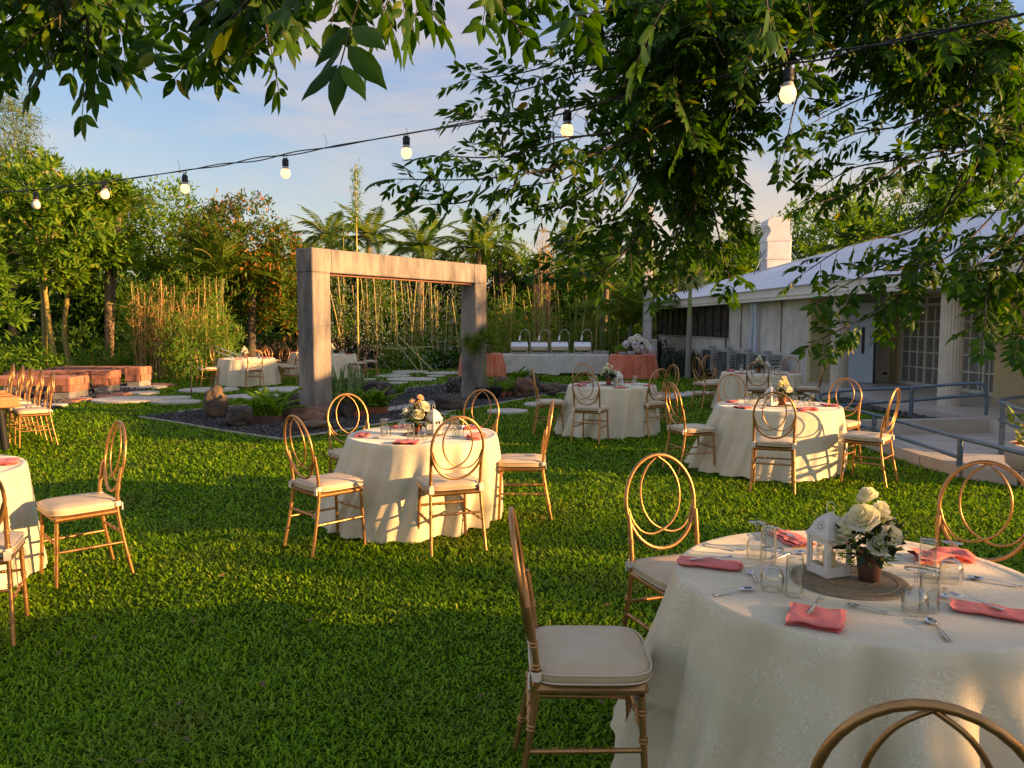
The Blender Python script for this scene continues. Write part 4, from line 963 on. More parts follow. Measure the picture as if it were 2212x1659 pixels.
def leafblob(name, n, r, L_, Wd, m, parent, loc=(0, 0, 0), sq=(1, 1, 1), T=LEAF4, upb=.3):
    P = norm(vrand(n))*RG.uniform(.35, 1, (n, 1))**.5; P = P*np.array(sq)*r
    Dd = norm(P+vrand(n, r*.4)+np.array([[0, 0, r*upb]]))
    V, F = leaves(P, Dd, norm(vrand(n, .5)+np.array([[0, 0, 1.0]])), RG.uniform(.7, 1.2, n)*L_, RG.uniform(.7, 1.2, n)*Wd, T)
    return link(name, npmesh(name, V, F), M[m], parent, loc)
def bouquet(x, y, z, label, group, s=1.0, kind='w', pot='pot_brown', detail=True, lean=(0, 0)):
    t = empty('flower_pot', label, 'flower arrangement', (x, y, z), rnd.uniform(0, 6), group)
    h = .085*s
    q = MB(); q.lathe([(0, 0), (.029*s, 0), (.034*s, h*.5), (.040*s, h), (.042*s, h+.001), (.034*s, h), (.030*s, h*.9), (0, h*.9)], 20); link('pot', q.mesh('pot'), M[pot], t)
    leafblob('greenery', 100 if detail else 36, .075*s, .055*s, .028*s, 'dark_leaf', t, (0, 0, .12*s), (1, 1, .7))
    leafblob('fern_sprig', 160 if detail else 50, .085*s, .03*s, .006*s, 'fern', t, (.02*s, -.01*s, .11*s), (1, 1, .8))
    leafblob('small_blossom', 190 if detail else 40, .070*s, .014*s, .011*s, 'petal_w', t, (-.01*s, 0, .15*s), (1, 1, 1.0))
    spots = [(.01, -.055, .135, 1.35, 0), (-.062, -.02, .15, 1.25, 0), (.045, -.03, .185, 1.4, 0), (.0, .02, .19, 1.0, 1), (-.03, .035, .16, 1.0, 0), (.055, .035, .145, 1.0, 0), (.075, 0, .12, .95, 0), (-.03, -.01, .225, .8, 1), (.02, -.015, .25, .85, 1), (.015, .02, .215, .7, 1)]
    for i, (a, b_, c, k, top) in enumerate(spots):
        kk = 'w' if (kind == 'w' or not top) else kind
        if kind == 'y' and i in (2, 4): kk = 'y'
        if kind == 'o' and i in (3, 9): kk = 'o'
        if kind == 'o' and i in (7, 8): kk = 'p'
        o = link('flower', ROSE[kk], None, t, ((a+lean[0]*c)*s, (b_+lean[1]*c)*s, c*s), (0, 0, 0)); o.scale = (s*k*1.14,)*3
        d = Vector((a*.9, b_*.9, .05)); o.rotation_euler = d.to_track_quat('Z', 'Y').to_euler()
    return t
def lantern(x, y, z, rz, label, group, s=1.0):
    t = empty('lantern', label, 'lantern', (x, y, z), rz, group); w = .038*s; H = .105*s; WM = M['white_paint']
    q = MB(); q.box(-w-.004, w+.004, -w-.004, w+.004, 0, .012*s, bev=.002); link('base', q.mesh('base'), WM, t)
    for sx in (-1, 1):
        for sy in (-1, 1): q = MB(); q.box(sx*w-.0045, sx*w+.0045, sy*w-.0045, sy*w+.0045, .0122*s, H); link('corner_post', q.mesh('corner_post'), WM, t)
    for a in range(4):                    # each side: frame with a round-cornered opening, ornament across it
        R_ = Matrix.Rotation(a*PI/2, 4, 'Z'); q = MB(); i0 = w-.0048
        q.box(-i0, i0, w-.002, w+.001, .0125*s, .028*s, R_); q.box(-i0, i0, w-.002, w+.001, H-.014*s, H-.0003, R_)
        q.box(-i0, -i0+.009*s, w-.002, w+.001, .0282*s, H-.0143*s, R_); q.box(i0-.009*s, i0, w-.002, w+.001, .0282*s, H-.0143*s, R_)
        for k in (-1, 1):
            cz = .0282*s+.013*s if k < 0 else H-.0143*s-.013*s
            for an in range(5):
                th = PI*(an+.5)/5*k; q.tube([R_@Vector((0, w, cz-k*.012*s)), R_@Vector((.016*s*math.cos(th), w, cz-k*.012*s+abs(math.sin(th))*.016*s*(-k)*-1))], .0012, 4)
        link('side_panel', q.mesh('side_panel'), WM, t)
    q = MB(); q.box(-w-.009, w+.009, -w-.009, w+.009, H+.0002, H+.010*s, bev=.002); link('eave', q.mesh('eave'), WM, t)
    lv = [(w+.003, H+.0103*s), (w*.93, H+.022*s), (w*.80, H+.036*s), (w*.58, H+.050*s), (w*.30, H+.061*s), (w*.10, H+.067*s)]
    q = MB(); vs = []
    for r, z_ in lv: vs += [(-r, -r, z_), (r, -r, z_), (r, r, z_), (-r, r, z_)]
    q.add(vs, [(i*4+j, i*4+(j+1) % 4, (i+1)*4+(j+1) % 4, (i+1)*4+j) for i in range(len(lv)-1) for j in range(4)]+[tuple(range(len(vs)-4, len(vs)))]); rf = link('roof', q.mesh('roof'), WM, t)
    q = MB()                              # rosette: flat black petals laid on the roof stand in for shaded holes
    for a in range(4):
        R_ = Matrix.Rotation(a*PI/2, 4, 'Z'); cz = H+.030*s
        def onroof(px, pz):
            zz = cz+pz; 
            for k in range(len(lv)-1):
                if lv[k][1] <= zz <= lv[k+1][1]: f = (zz-lv[k][1])/(lv[k+1][1]-lv[k][1]); return lv[k][0]*(1-f)+lv[k+1][0]*f
            return lv[0][0]
        for p in range(10):
            an = 2*PI*p/10; 
            for r0, r1, wd in ((.004, .0105, .17), (.012, .0165, .10)):
                pts = [(r0, 0), ((r0+r1)/2, wd), (r1, 0), ((r0+r1)/2, -wd)]; vs = []
                for rr, da in pts:
                    px, pz = rr*s*math.cos(an+da), rr*s*math.sin(an+da)*1.0; vs.append(R_@Vector((px, -(onroof(px, pz)+.0006), cz+pz)))
                q.add(vs, [(0, 1, 2, 3)])
    link('black_petal_rosette', q.mesh('black_petal_rosette'), M['black'], rf)
    q = MB(); zc = H+.067*s+.014*s; q.tube([(.013*s*math.cos(a), 0, zc+.016*s*math.sin(a)) for a in [2*PI*i/20 for i in range(20)]], .0012*s, 6, closed=True); link('handle_ring', q.mesh('handle_ring'), WM, t)
    q = MB(); q.lathe([(0, .0125*s), (.017*s, .0125*s), (.017*s, .06*s), (0, .06*s)], 14); link('candle', q.mesh('candle'), M['petal_y'], t)
    return t
def placemat(x, y, label, r=.185, z=TZ+.002):
    q = MB(); prof = [(0, 0), (0, .004)]
    k = 22; 
    for i in range(1, k+1): prof.append((r*i/k, .004+(.0016 if i % 2 else 0)))
    prof += [(r+.002, .0)]
    q.lathe(prof[1:], 64); o = link('placemat', q.mesh('placemat'), M['wood_mat'], None, (x, y, z)); tag(o, label, 'placemat', 'woven round placemats')
    q = MB()
    for r0, r1, nn in ((.12, .42, 44), (.44, .80, 90), (.83, .985, 130)):
        for i in range(nn):
            a = 2*PI*(i+rnd.uniform(-.2, .2))/nn; d = Vector((math.cos(a), math.sin(a), 0)); e = Vector((-d.y, d.x, 0))*.0011; r2_ = r1-rnd.uniform(0, .05)
            q.add([d*r*r0-e+Vector((0, 0, .0062)), d*r*r0+e+Vector((0, 0, .0062)), d*r*r2_+e*1.3+Vector((0, 0, .0062)), d*r*r2_-e*1.3+Vector((0, 0, .0062))], [(0, 1, 2, 3)])
    for r0 in (.43, .815): q.tube([(r*r0*math.cos(2*PI*i/48), r*r0*math.sin(2*PI*i/48), .0062) for i in range(48)], .0016, 4, closed=True)
    stuff(link('straw_ribs', q.mesh('straw_ribs'), M['rib'], o)); return o

G_CH = 'gold ring-back chairs'
# ======== A: the large table in the right foreground
AX, AY, AR = 1.16, 2.53, .585
def tp(u, v, z=TZ): p = W(u, v, z); return p.x, p.y
CLOTH_A = table(AX, AY, AR, .78, 15, 3, 'round table hidden under the largest cream cloth, right foreground', 'cream damask cloth with broad folds on the large foreground table', nseg=480, amp=.066)
chair(.245, 2.42, (1, -.01), 'gold chair seen from the side with empty cream seat, nearest on the lawn at centre', G_CH)
chair_ring(1421, 982, (.34, -.94), 'gold chair behind the left edge of the large foreground table', G_CH)
chair_ring(2135, 998, (-.66, -.75), 'gold chair behind the right side of the large foreground table', G_CH)
chair_ring(2020, 1521, (.33, .944), 'gold chair in the bottom right corner with only its ring back showing', G_CH)
TN = {'A': 'the large foreground table', 'B': 'the table in front of the concrete gateway', 'C': 'the table beside the ramp railing', 'D': 'the table in front of the buffet', 'E': 'the table near the air conditioners', 'F': 'the table cut by the left edge', 'G': 'the far table left of the gateway', 'H': 'the far table seen through the gateway', 'J': 'the farthest table hidden by the left post'}
GI = {'napkin': 'folded coral napkins', 'goblet': 'upturned stemmed glasses', 'tumbler': 'upturned tumblers', 'spoon': 'spoons', 'fork': 'forks', 'teaspoon': 'small spoons'}
def ux(u, v, w=0): return tp(1371.4+u*.38, 1044+v*.38)
def ang(a, b_): p, q = ux(*a), ux(*b_); return math.atan2(q[1]-p[1], q[0]-p[0])
def item(kind, me, pos, rz, where, z=TZ+.002, tilt=0):
    nm = {'goblet': 'stemmed_glass', 'tumbler': 'tumbler', 'napkin': 'napkin', 'spoon': 'spoon', 'fork': 'fork', 'teaspoon': 'teaspoon'}[kind]
    lb = {'goblet': 'upturned stemmed glass', 'tumbler': 'upturned straight glass', 'napkin': 'folded coral napkin', 'spoon': 'steel spoon', 'fork': 'steel fork', 'teaspoon': 'small steel spoon'}[kind]
    return put(nm, me, pos[0], pos[1], rz, f'{lb} {where}', {'goblet': 'glass', 'tumbler': 'glass'}.get(kind, nm if kind != 'teaspoon' else 'spoon'), GI[kind], z, tilt)
item('napkin', NAPS[0], ux(427, 470), ang((235, 440), (620, 480)), 'at the far left edge of the large table')
item('fork', FOR, ux(430, 463), ang((280, 465), (575, 450))-PI/2, 'on the napkin at the left edge of the large table', z=TZ+.021)
item('fork', FOR, ux(505, 370), ang((390, 350), (620, 390))-PI/2, 'lying bare at the back left of the large table')
item('teaspoon', TSP, ux(672, 540), ang((705, 585), (640, 500))-PI/2, 'between left napkin and the nearer stemmed glass, large table')
item('spoon', SPO, ux(560, 625), ang((410, 650), (700, 600))-PI/2, 'beside the left glasses, bowl towards them, large table')
item('goblet', GOB, ux(690, 425), 0, 'farther of the left pair, large foreground table')
item('tumbler', TUM, ux(757, 447), 0, 'farther of the two at the left, large foreground table')
item('napkin', NAPS[1], ux(885, 325), ang((985, 350), (830, 270)), 'at the back left of the large table', )
item('fork', FOR, ux(850, 310), ang((810, 290), (890, 335))-PI/2, 'on the back left napkin of the large table', z=TZ+.021)
item('spoon', SPO, ux(880, 415), ang((800, 430), (945, 398))-PI/2, 'behind the glasses left of the lantern, large table')
item('goblet', GOB, ux(780, 605), 0, 'nearer of the left pair, large foreground table')
item('tumbler', TUM, ux(905, 640), 0, 'left of the placemat, nearer one, large foreground table')
item('tumbler', TUM, ux(1080, 400), 0, 'behind the white lantern on the large table')
item('goblet', GOB, ux(1195, 400), 0, 'behind the white flowers and lantern, large table')
placemat(*ux(1215, 556), 'round dark woven placemat under lantern and flowers, large foreground table')
lantern(*ux(1100, 525), TZ+.009, .32, 'white pierced metal lantern on the large foreground table', 'white table lanterns', 1.22)
bouquet(*ux(1330, 560), TZ+.009, 'white rose arrangement in a brown pot on the large foreground table', 'table flower arrangements', 1.12, 'w', 'pot_brown')
item('tumbler', TUM, ux(1660, 530), 0, 'right of the flowers, farther one, large foreground table')
item('goblet', GOB, ux(1795, 560), 0, 'in front of the crumpled napkin, right side, large table')
item('napkin', NAPS[3], ux(1740, 440), ang((1600, 430), (1890, 420)), 'crumpled behind the right glasses on the large table')
item('goblet', GOB, ux(1590, 740), 0, 'front right beside a tumbler, large foreground table')
item('tumbler', TUM, ux(1670, 725), 0, 'front right beside a stemmed glass, large foreground table')
item('teaspoon', TSP, ux(1762, 632), ang((1765, 600), (1765, 655))-PI/2, 'right of the front right glasses, large table')
item('spoon', SPO, ux(2045, 568), ang((2200, 590), (1890, 540))-PI/2, 'at the right edge behind the long napkin, large table')
item('napkin', NAPS[0], ux(2040, 745), ang((1800, 705), (2212, 770)), 'at the right edge of the large table')
item('fork', FOR, ux(1940, 715), ang((2000, 735), (1830, 680))-PI/2, 'on the right edge napkin of the large table', z=TZ+.021)
item('spoon', SPO, ux(1722, 840), ang((1820, 935), (1650, 760))-PI/2, 'at the front right, bowl pointing back, large table')
item('teaspoon', TSP, ux(1320, 722), ang((1445, 745), (1200, 700))-PI/2, 'in front of the placemat beside the front napkin, large table')
item('napkin', NAPS[4], ux(1030, 780), ang((900, 800), (1160, 820))-.25, 'at the front with a fork across it, large table')
item('fork', FOR, ux(1025, 745), ang((960, 820), (1065, 690))-PI/2, 'on the front napkin of the large foreground table', z=TZ+.026)

# ======== the other tables: five settings each
POS = ['front', 'front right', 'back right', 'back left', 'front left']
def dress(key, cx, cy_, R, a0, kind='y', n=5, light=False, pot='terracotta', lanternside=1, vis=None):
    n_ = TN[key]
    for i in range(5):
        if vis is not None and i not in vis: continue
        a = a0+i*2*PI/5; ca, sa = math.cos(a), math.sin(a); w = f'at the {POS[i]} of {n_}'
        at = lambda r, off: (cx+r*ca-off*sa, cy_+r*sa+off*ca)
        item('napkin', NAPS[(i+len(key)+ord(key)) % 5], at(R-.10, 0), a+PI/2+rnd.uniform(-.2, .2), w)
        item('goblet', GOB, at(R*.50, .07), 0, w); item('tumbler', TUM, at(R*.53, -.01), 0, w)
        if not light:
            item('fork', FOR, at(R-.10, -.01), a+PI+rnd.uniform(-.3, .3)+PI/2, f'on the {POS[i]} napkin of {n_}', z=TZ+.022)
            item('spoon', SPO, at(R*.74, .15), a+rnd.uniform(-.4, .4)+PI/2, w)
    if not light: placemat(cx, cy_, 'round woven placemat in the middle of '+n_, .16)
    bouquet(cx-.045*lanternside, cy_+.01, TZ+.008, {'o': 'peach and amber', 'w': 'white', 'y': 'white and cream'}[kind]+' potted flowers on '+n_, 'table flower arrangements', 1.08, kind, pot, detail=not light)
    if not light: lantern(cx+.085*lanternside, cy_-.02, TZ+.008, rnd.uniform(.2, 1), 'small white lantern beside the flowers on '+n_, 'white table lanterns', 1.12)
A5 = -PI/2
table(-.69, 5.93, .565, .70, 17, 5, 'round table hidden under the cloth in front of the gateway', 'cream cloth lit orange on its right half, in front of the gateway', 400, trail=(-.13, .02))
dress('B', -.69, 5.93, .565, A5-.15, 'o')
chair(-1.24, 5.13, (.72, .69), 'gold chair turned away, left of the table before the gateway, reddish ring', G_CH)
chair_ring(748, 851, (.52, -.85), 'gold chair behind the left side of the table before the gateway', G_CH)
chair_ring(991, 900, (-.36, .93), 'gold chair with its back to us at the front of the table before the gateway', G_CH)
chair(.07, 5.97, (-1, .02), 'gold chair seen edge-on right of the table before the gateway', G_CH)
chair_ring(1042, 842, (-.42, -.9), 'gold chair behind the right side of the table before the gateway', G_CH)
table(2.80, 8.05, .62, .76, 18, 8, 'round table hidden under the cloth beside the ramp railing', 'cream cloth with ring shadows on its lit right side, beside the ramp', 400, trail=(-.13, .0))
dress('C', 2.80, 8.05, .62, A5+.2, 'y', lanternside=-1)
chair_ring(1674, 847, (.33, .94), 'dark-ringed gold chair with its back to us at the table beside the ramp', G_CH)
chair_ring(1450, 827, (.97, .24), 'gold chair left of the table beside the ramp, ring seen narrow', G_CH)
chair_ring(1937, 839, (-.76, .65), 'gold chair right of the table beside the ramp, seat facing left', G_CH)
chair_ring(1828, 817, (-.68, -.73), 'gold chair between the table beside the ramp and the railing', G_CH)
chair_ring(1580, 808, (.1, -.99), 'bright orange-ringed gold chair behind the left of the table beside the ramp', G_CH)
table(1.40, 10.75, .60, .72, 16, 12, 'round table hidden under the cloth in front of the buffet', 'cream cloth half in shade on the table in front of the buffet', 320, trail=(-.1, 0))
dress('D', 1.40, 10.75, .60, A5+.1, 'w', light=False)
chair_ring(1264, 803.5, (.43, .9), 'gold chair with its back to us at the table before the buffet', G_CH)
chair_ring(1150, 794, (1, .02), 'gold chair seen edge-on left of the table before the buffet', G_CH)
chair_ring(1427, 797, (-.55, .83), 'brightly lit gold chair right of the table before the buffet', G_CH)
chair_ring(1455, 788, (-.93, -.37), 'gold chair behind the brightly lit one, right of the table before the buffet', G_CH)
chair_ring(1259, 785, (.3, -.95), 'gold chair behind the table before the buffet, ring overlapping the front chair', G_CH)
table(4.38, 13.5, .66, .78, 16, 15, 'round table hidden under the cloth near the air conditioners', 'cream cloth in full shade on the table near the air conditioners', 240)
dress('E', 4.38, 13.5, .66, A5+.3, 'w', light=False)
chair_ring(1505, 772, (.95, .3), 'gold chair left of the table near the air conditioners, ring seen narrow', G_CH)
chair_ring(1529, 768, (.55, -.83), 'gold chair at the back left of the table near the air conditioners', G_CH)
chair_ring(1638, 779, (.25, .97), 'gold chair with its back to us at the table near the air conditioners', G_CH)
chair_ring(1707, 771, (-.5, -.87), 'dull gold chair behind the table near the air conditioners, against the wall', G_CH)
chair_ring(1782, 778, (-.9, .42), 'gold chair seen edge-on right of the table near the air conditioners', G_CH)
table(-3.50, 4.42, .57, .64, 13, 21, 'round table under a cloth cut off by the left edge of the picture', 'cream cloth glowing in the sun, cut off by the left edge', 300, amp=.03)
dress('F', -3.50, 4.42, .57, A5+.9, 'w', light=True, vis=[0, 1])
chair(-2.58, 4.50, (-.72, -.69), 'brightly lit gold chair facing left, alone on the lawn at the left', G_CH)
chair(-2.58, 3.62, (-.38, .92), 'gold chair cut off by the left edge, nearest on the left', G_CH)
table(-6.62, 19.2, .66, .76, 14, 25, 'round table hidden under the cloth far left of the gateway', 'white-looking cream cloth on the far table left of the gateway', 160)
dress('G', -6.62, 19.2, .68, A5, 'w', light=True)
chair(-7.35, 18.55, (.75, .6), 'first gold chair of the overlapping pair left of the far left table', G_CH)
chair(-7.25, 19.2, (.9, .1), 'second gold chair of the overlapping pair, behind the first, far left table', G_CH)
chair(-6.15, 18.3, (-.45, .85), 'gold chair with its back to us at the far table left of the gateway', G_CH)
chair(-6.55, 20.2, (-.1, -1), 'gold chair behind the flowers of the far table left of the gateway', G_CH)
chair(-6.15, 20.25, (-.5, -.9), 'gold chair at the back right of the far table left of the gateway', G_CH)
chair(-5.62, 19.35, (-.97, -.1), 'gold chair seen edge-on right of the far table left of the gateway', G_CH)
table(-6.05, 23.3, .62, .80, 10, 29, 'round table hidden under its cloth, mostly behind the left post', 'cream cloth mostly hidden by the left concrete post', 140)
dress('J', -6.05, 23.3, .62, A5, 'w', light=True, vis=[0, 4])
chair(-7.0, 22.6, (.8, .5), 'gold chair left of the farthest table, behind the far left table', G_CH)
table(-5.05, 21.7, .62, .80, 10, 31, 'round table hidden under the cloth seen through the gateway', 'cream cloth of the far table just right of the left post', 160)
dress('H', -5.05, 21.7, .62, A5, 'w', light=True)
chair(-4.28, 21.2, (-.8, .45), 'gold chair right of the far table seen through the gateway', G_CH)
chair(-4.10, 22.2, (-.95, -.1), 'gold chair edge-on behind the one right of the far gateway table', G_CH)
# long wooden table and its row of chairs at the left
lt = empty('long_wooden_table', 'long table with thick orange wooden edge at the left border', 'table', (-5.80, 9.02, 0), math.atan2(.74, -.67))
q = MB(); q.box(0, 2.6, 0, .95, .535, .662, bev=.01); link('tabletop', q.mesh('tabletop'), M['wood_table'], lt)
for i in (.15, 2.35):
    for j in (.18, .80): q = MB(); q.tube([(i, j, .534), (i+(.08 if i < 1 else -.08), j-.05, .0)], .045, 6); link('leg', q.mesh('leg'), M['jal_frame'], lt)
q = MB(); q.box(.12, .42, .05, .35, 0, .016, bev=.003); q.box(.15, .4, .07, .33, .018, .03, bev=.003); q.box(.2, .36, .1, .3, .032, .06, bev=.004)
s_ = link('stacked_boards', q.mesh('stacked_boards'), M['wood_table'], None, (-5.80, 9.02, .664), (0, 0, math.atan2(.74, -.67))); tag(s_, 'small stack of wooden serving boards on the corner of the long table', 'board')
for (u, v), lab in zip(((113.4, 803), (90, 799), (68, 794), (48.7, 790), (28.6, 785.6)), ('nearest chair of the row at the long wooden table', 'second chair from the near end of the row at the long wooden table', 'middle chair of the five at the long wooden table', 'fourth chair from the near end at the long wooden table', 'farthest chair of the row at the long wooden table')):
    chair_ring(u, v, (-.76, -.65), 'gold '+lab, G_CH)

# ------------------------------------------------------------------ buffet
def buffet(x0, x1, y, label, clabel):
    t = empty('buffet_table', label, 'table', ((x0+x1)/2, y, 0), 0, 'buffet tables'); w = (x1-x0)/2; TB = .635
    q = MB(); q.box(-w+.02, w-.02, 0, .7, TB-.03, TB-.006); link('tabletop', q.mesh('tabletop'), M['wood_mat'], t)
    for sx in (-1, 1):
        for yy in (.06, .64): q = MB(); q.tube([(sx*(w-.08), yy, TB-.03), (sx*(w-.08), yy, .01)], .016, 6); link('leg', q.mesh('leg'), M['steel_b'], t)
    # cloth: rounded-rectangle skirt with soft folds and draped corners
    P = []; n = 220; per = []
    L1, L2 = 2*w, .72
    for i in range(n):
        s = i/n*(2*L1+2*L2)
        if s < L1: p, o = (-w+s, -.02), (0, -1)
        elif s < L1+L2: p, o = (w, -.02+s-L1), (1, 0)
        elif s < 2*L1+L2: p, o = (w-(s-L1-L2), .70), (0, 1)
        else: p, o = (-w, .70-(s-2*L1-L2)), (-1, 0)
        per.append((p, o, s))
    V = []; nz = 10
    V += [(p[0]*.2, .34+(p[1]-.34)*.2, TB) for p, o, s in per]; V += [(p[0]*.99, .34+(p[1]-.34)*.98, TB) for p, o, s in per]
    for k in range(nz+1):
        t_ = k/nz
        for p, o, s in per:
            cd = min(abs(abs(p[0])-w)+abs(p[1]+.02), .3); cn = max(0, 1-cd/.22)
            off = .012+t_*(.02+.012*math.sin(s*11+math.sin(s*3)*2))+t_*cn*.07
            lift = .03+.05*t_*0+ (.06*t_ if cn < .3 else .0)*(.5+.5*math.sin(s*1.7+1))
            V.append((p[0]+o[0]*off+(cn*.05*t_*math.copysign(1, p[0]) if o[1] else 0), p[1]+o[1]*off, TB*(1-t_)+lift*t_))
    i = (np.arange(nz+2)*n)[:, None]; j = np.arange(n)[None]; j2 = (j+1) % n
    Fq = np.stack([i+j, i+j2, i+n+j2, i+n+j], -1).reshape(-1, 4)
    c = link('buffet_cloth', npmesh('buffet_cloth', V, [Fq[:, ::-1], (np.arange(n)[None])], True), M['cloth_white'], None, ((x0+x1)/2, y, 0)); tag(c, clabel, 'tablecloth', 'grey-white buffet cloths')
buffet(-.29, 1.22, 22.5, 'left rectangular buffet table under grey-white cloth', 'grey-white cloth on the left rectangular buffet table')
buffet(1.25, 2.82, 22.52, 'right rectangular buffet table under grey-white cloth', 'grey-white cloth on the right rectangular buffet table')
table(3.42, 21.75, .63, .71, 20, 41, 'round table under coral cloth at the right end of the buffet', 'coral damask cloth at the right end of the buffet', 200, 'cloth_coral', 'buffet tables')
table(-.88, 22.55, .60, .68, 18, 43, 'round table under coral cloth half hidden by the right post', 'coral damask cloth half hidden by the right concrete post', 160, 'cloth_coral', 'buffet tables')
def chafing(x, lab):
    t = empty('chafing_dish', lab, 'chafing dish', (x, 22.78, .637), 0, 'chafing dishes on the buffet')
    w, d, S, SB = .25, .17, M['steel'], M['steel_b']
    q = MB(); 
    for sx in (-1, 1):
        for sy in (-1, 1): q.tube([(sx*(w-.01), sy*(d-.01), 0), (sx*(w-.01), sy*(d-.01), .19)], .009, 6)
        q.tube([(sx*(w-.01), -d+.01, .06), (sx*(w-.01), d-.01, .06)], .006, 6)
    q.tube([(-w+.01, -d+.01, .045), (w-.01, -d+.01, .045)], .007, 6); q.tube([(-w+.01, -d+.01, .17), (w-.01, -d+.01, .17)], .008, 6); link('stand', q.mesh('stand'), SB, t)
    q = MB(); q.box(-w, w, -d, d, .165, .215, bev=.01); q.box(-w+.03, w-.03, -d+.02, d-.02, .105, .164, bev=.01); link('pan', q.mesh('pan'), SB, t)
    q = MB(); n = 14; vs = []
    for sx in (-1, 1):
        for k in range(n+1): a = PI*k/n; vs.append((sx*w*(1-.05*math.sin(a)), -d*math.cos(a), .217+.135*math.sin(a)**.8))
    q.add(vs, [(k, k+1, n+2+k, n+1+k) for k in range(n)], True); q.add(vs, [tuple(range(n+1))[::-1], tuple(range(n+1, 2*n+2))]); link('lid', q.mesh('lid'), S, t)
    q = MB(); q.box(-.035, .035, -d*.75, -d*.70, .30, .325, bev=.008); link('handle', q.mesh('handle'), M['black'], t)
    q = MB(); q.lathe([(0, 0), (.035, 0), (.035, .06), (0, .06)], 12); link('burner', q.mesh('burner'), SB, t)
NTH = ['leftmost', 'second from left', 'third from left', 'rightmost']
for i, x in enumerate((.22, .80, 1.40, 2.07)):
    chafing(x, f'{NTH[i]} steel roll-top chafing dish on the white buffet')
    t = empty('buffet_lamp', f'{NTH[i]} gooseneck heat lamp arching over the chafing dishes', 'lamp', (x+.30, 22.98, .637), 0, 'gooseneck heat lamps on the buffet')
    q = MB(); q.lathe([(0, 0), (.06, 0), (.06, .012), (0, .014)], 14); link('foot', q.mesh('foot'), M['steel_b'], t)
    q = MB(); q.tube(catmull([(0, 0, .012), (.01, 0, .35), (-.0, 0, .58), (-.09, 0, .70), (-.19, 0, .70), (-.26, 0, .62), (-.275, 0, .52)], 6), .0065, 8); link('neck', q.mesh('neck'), M['steel_b'], t)
    q = MB(); q.tube([(-.275, 0, .53), (-.30, -.02, .39)], [.026, .034], 12); link('lamp_shade', q.mesh('lamp_shade'), M['steel_b'], t)
def plates(x, y, z, n, r, label):
    t = MB()
    for k in range(n): t.lathe([(0, .002), (r*.55, .002), (r, .010), (r, .0125), (r*.55, .005), (0, .005)], 20, z=k*.0125)
    o = link('plate_stack', t.mesh('plate_stack'), M['ceramic'], None, (x, y, z)); tag(o, label, 'plates', 'stacks of white plates')
plates(2.50, 22.70, .637, 7, .13, 'left stack of white plates on the white buffet'); plates(2.73, 22.68, .637, 7, .12, 'right stack of white plates, at the end of the white buffet')
plates(3.09, 21.45, .657, 6, .11, 'left stack of small white plates on the coral table'); plates(3.32, 21.40, .657, 8, .11, 'right, taller stack of small white plates on the coral table')
def hydrangeas(x, y, z, label, spots, m, r=.13):
    t = empty('hydrangea_arrangement', label, 'flower arrangement', (x, y, z))
    q = MB(); q.lathe([(0, 0), (.12, 0), (.15, .10), (.13, .10), (0, .08)], 18); link('bowl', q.mesh('bowl'), M['basket'], t)
    leafblob('leaves', 60, .26, .14, .08, 'dark_leaf', t, (0, 0, .18), (1, .8, .5))
    for (a, b_, c, mm) in spots:
        n = 240; P = norm(vrand(n)); V, F = leaves(P*r*.93, norm(np.cross(P, vrand(n))), P, RG.uniform(.03, .045, n), RG.uniform(.03, .04, n), LEAF2)
        link('flower_head', npmesh('flower_head', V, F), M[mm], t, (a, b_, c))
hydrangeas(3.55, 21.75, .657, 'large arrangement of white and lilac hydrangea heads on the coral table', [(-.32, 0, .28, 'petal_l'), (-.16, .05, .40, 'petal_w'), (0, .08, .47, 'petal_w'), (.12, .02, .36, 'petal_w'), (-.08, -.12, .26, 'petal_l'), (.08, -.14, .16, 'petal_l'), (-.02, -.05, .12, 'petal_w'), (.28, 0, .22, 'petal_w'), (.36, -.06, .12, 'petal_l'), (.22, .08, .30, 'petal_w')], 'petal_w', .125)
hydrangeas(-.72, 22.55, .657, 'white flower arrangement on the coral table behind the right post', [(0, 0, .30, 'petal_w'), (.14, -.02, .22, 'petal_w'), (-.14, 0, .24, 'petal_w'), (.06, .05, .38, 'petal_w')], 'petal_w', .11)
t = empty('salad_basket', 'brown basket heaped with leafy greens on the coral table', 'basket', (3.12, 22.0, .657)); q = MB(); q.lathe([(0, 0), (.16, 0), (.20, .10), (.18, .10), (0, .07)], 20); link('basket', q.mesh('basket'), M['basket'], t)
leafblob('greens', 120, .22, .10, .06, 'fern', t, (0, 0, .14), (1, 1, .45))
# ------------------------------------------------------------------ string of lights
BUL = [(78, 443, 4.75, 0, 'unlit white bulb, leftmost on the string'), (227, 420, 4.55, 1, 'small orange-lit bulb in front of the palm leaves at the left'), (400, 407, 4.3, 1, 'lit bulb hanging where the left trees end'),
       (617, 374, 4.0, 1, 'lit bulb in the open sky above the left post'), (878, 330, 3.55, 1, 'lit bulb in the open sky above the beam'), (1225, 282, 2.95, 1, 'lit bulb among the leaves near the centre'), (1702, 203, 2.35, 1, 'largest, nearest lit bulb among dark leaves at the right')]
CP = [(-260, 432, 5.1), (0, 416, 4.85), (78, 410, 4.75), (227, 393, 4.55), (400, 368, 4.3), (617, 334, 4.0), (878, 289, 3.55), (1225, 229, 2.95), (1500, 176, 2.6), (1702, 137, 2.35), (2212, 30, 1.95), (2500, -40, 1.75)]
cpts = catmull([W(u, v, y=y) for u, v, y in CP], 14)
cb = empty('string_light_cable', 'twisted black cable of the string lights crossing the whole sky', 'cable')
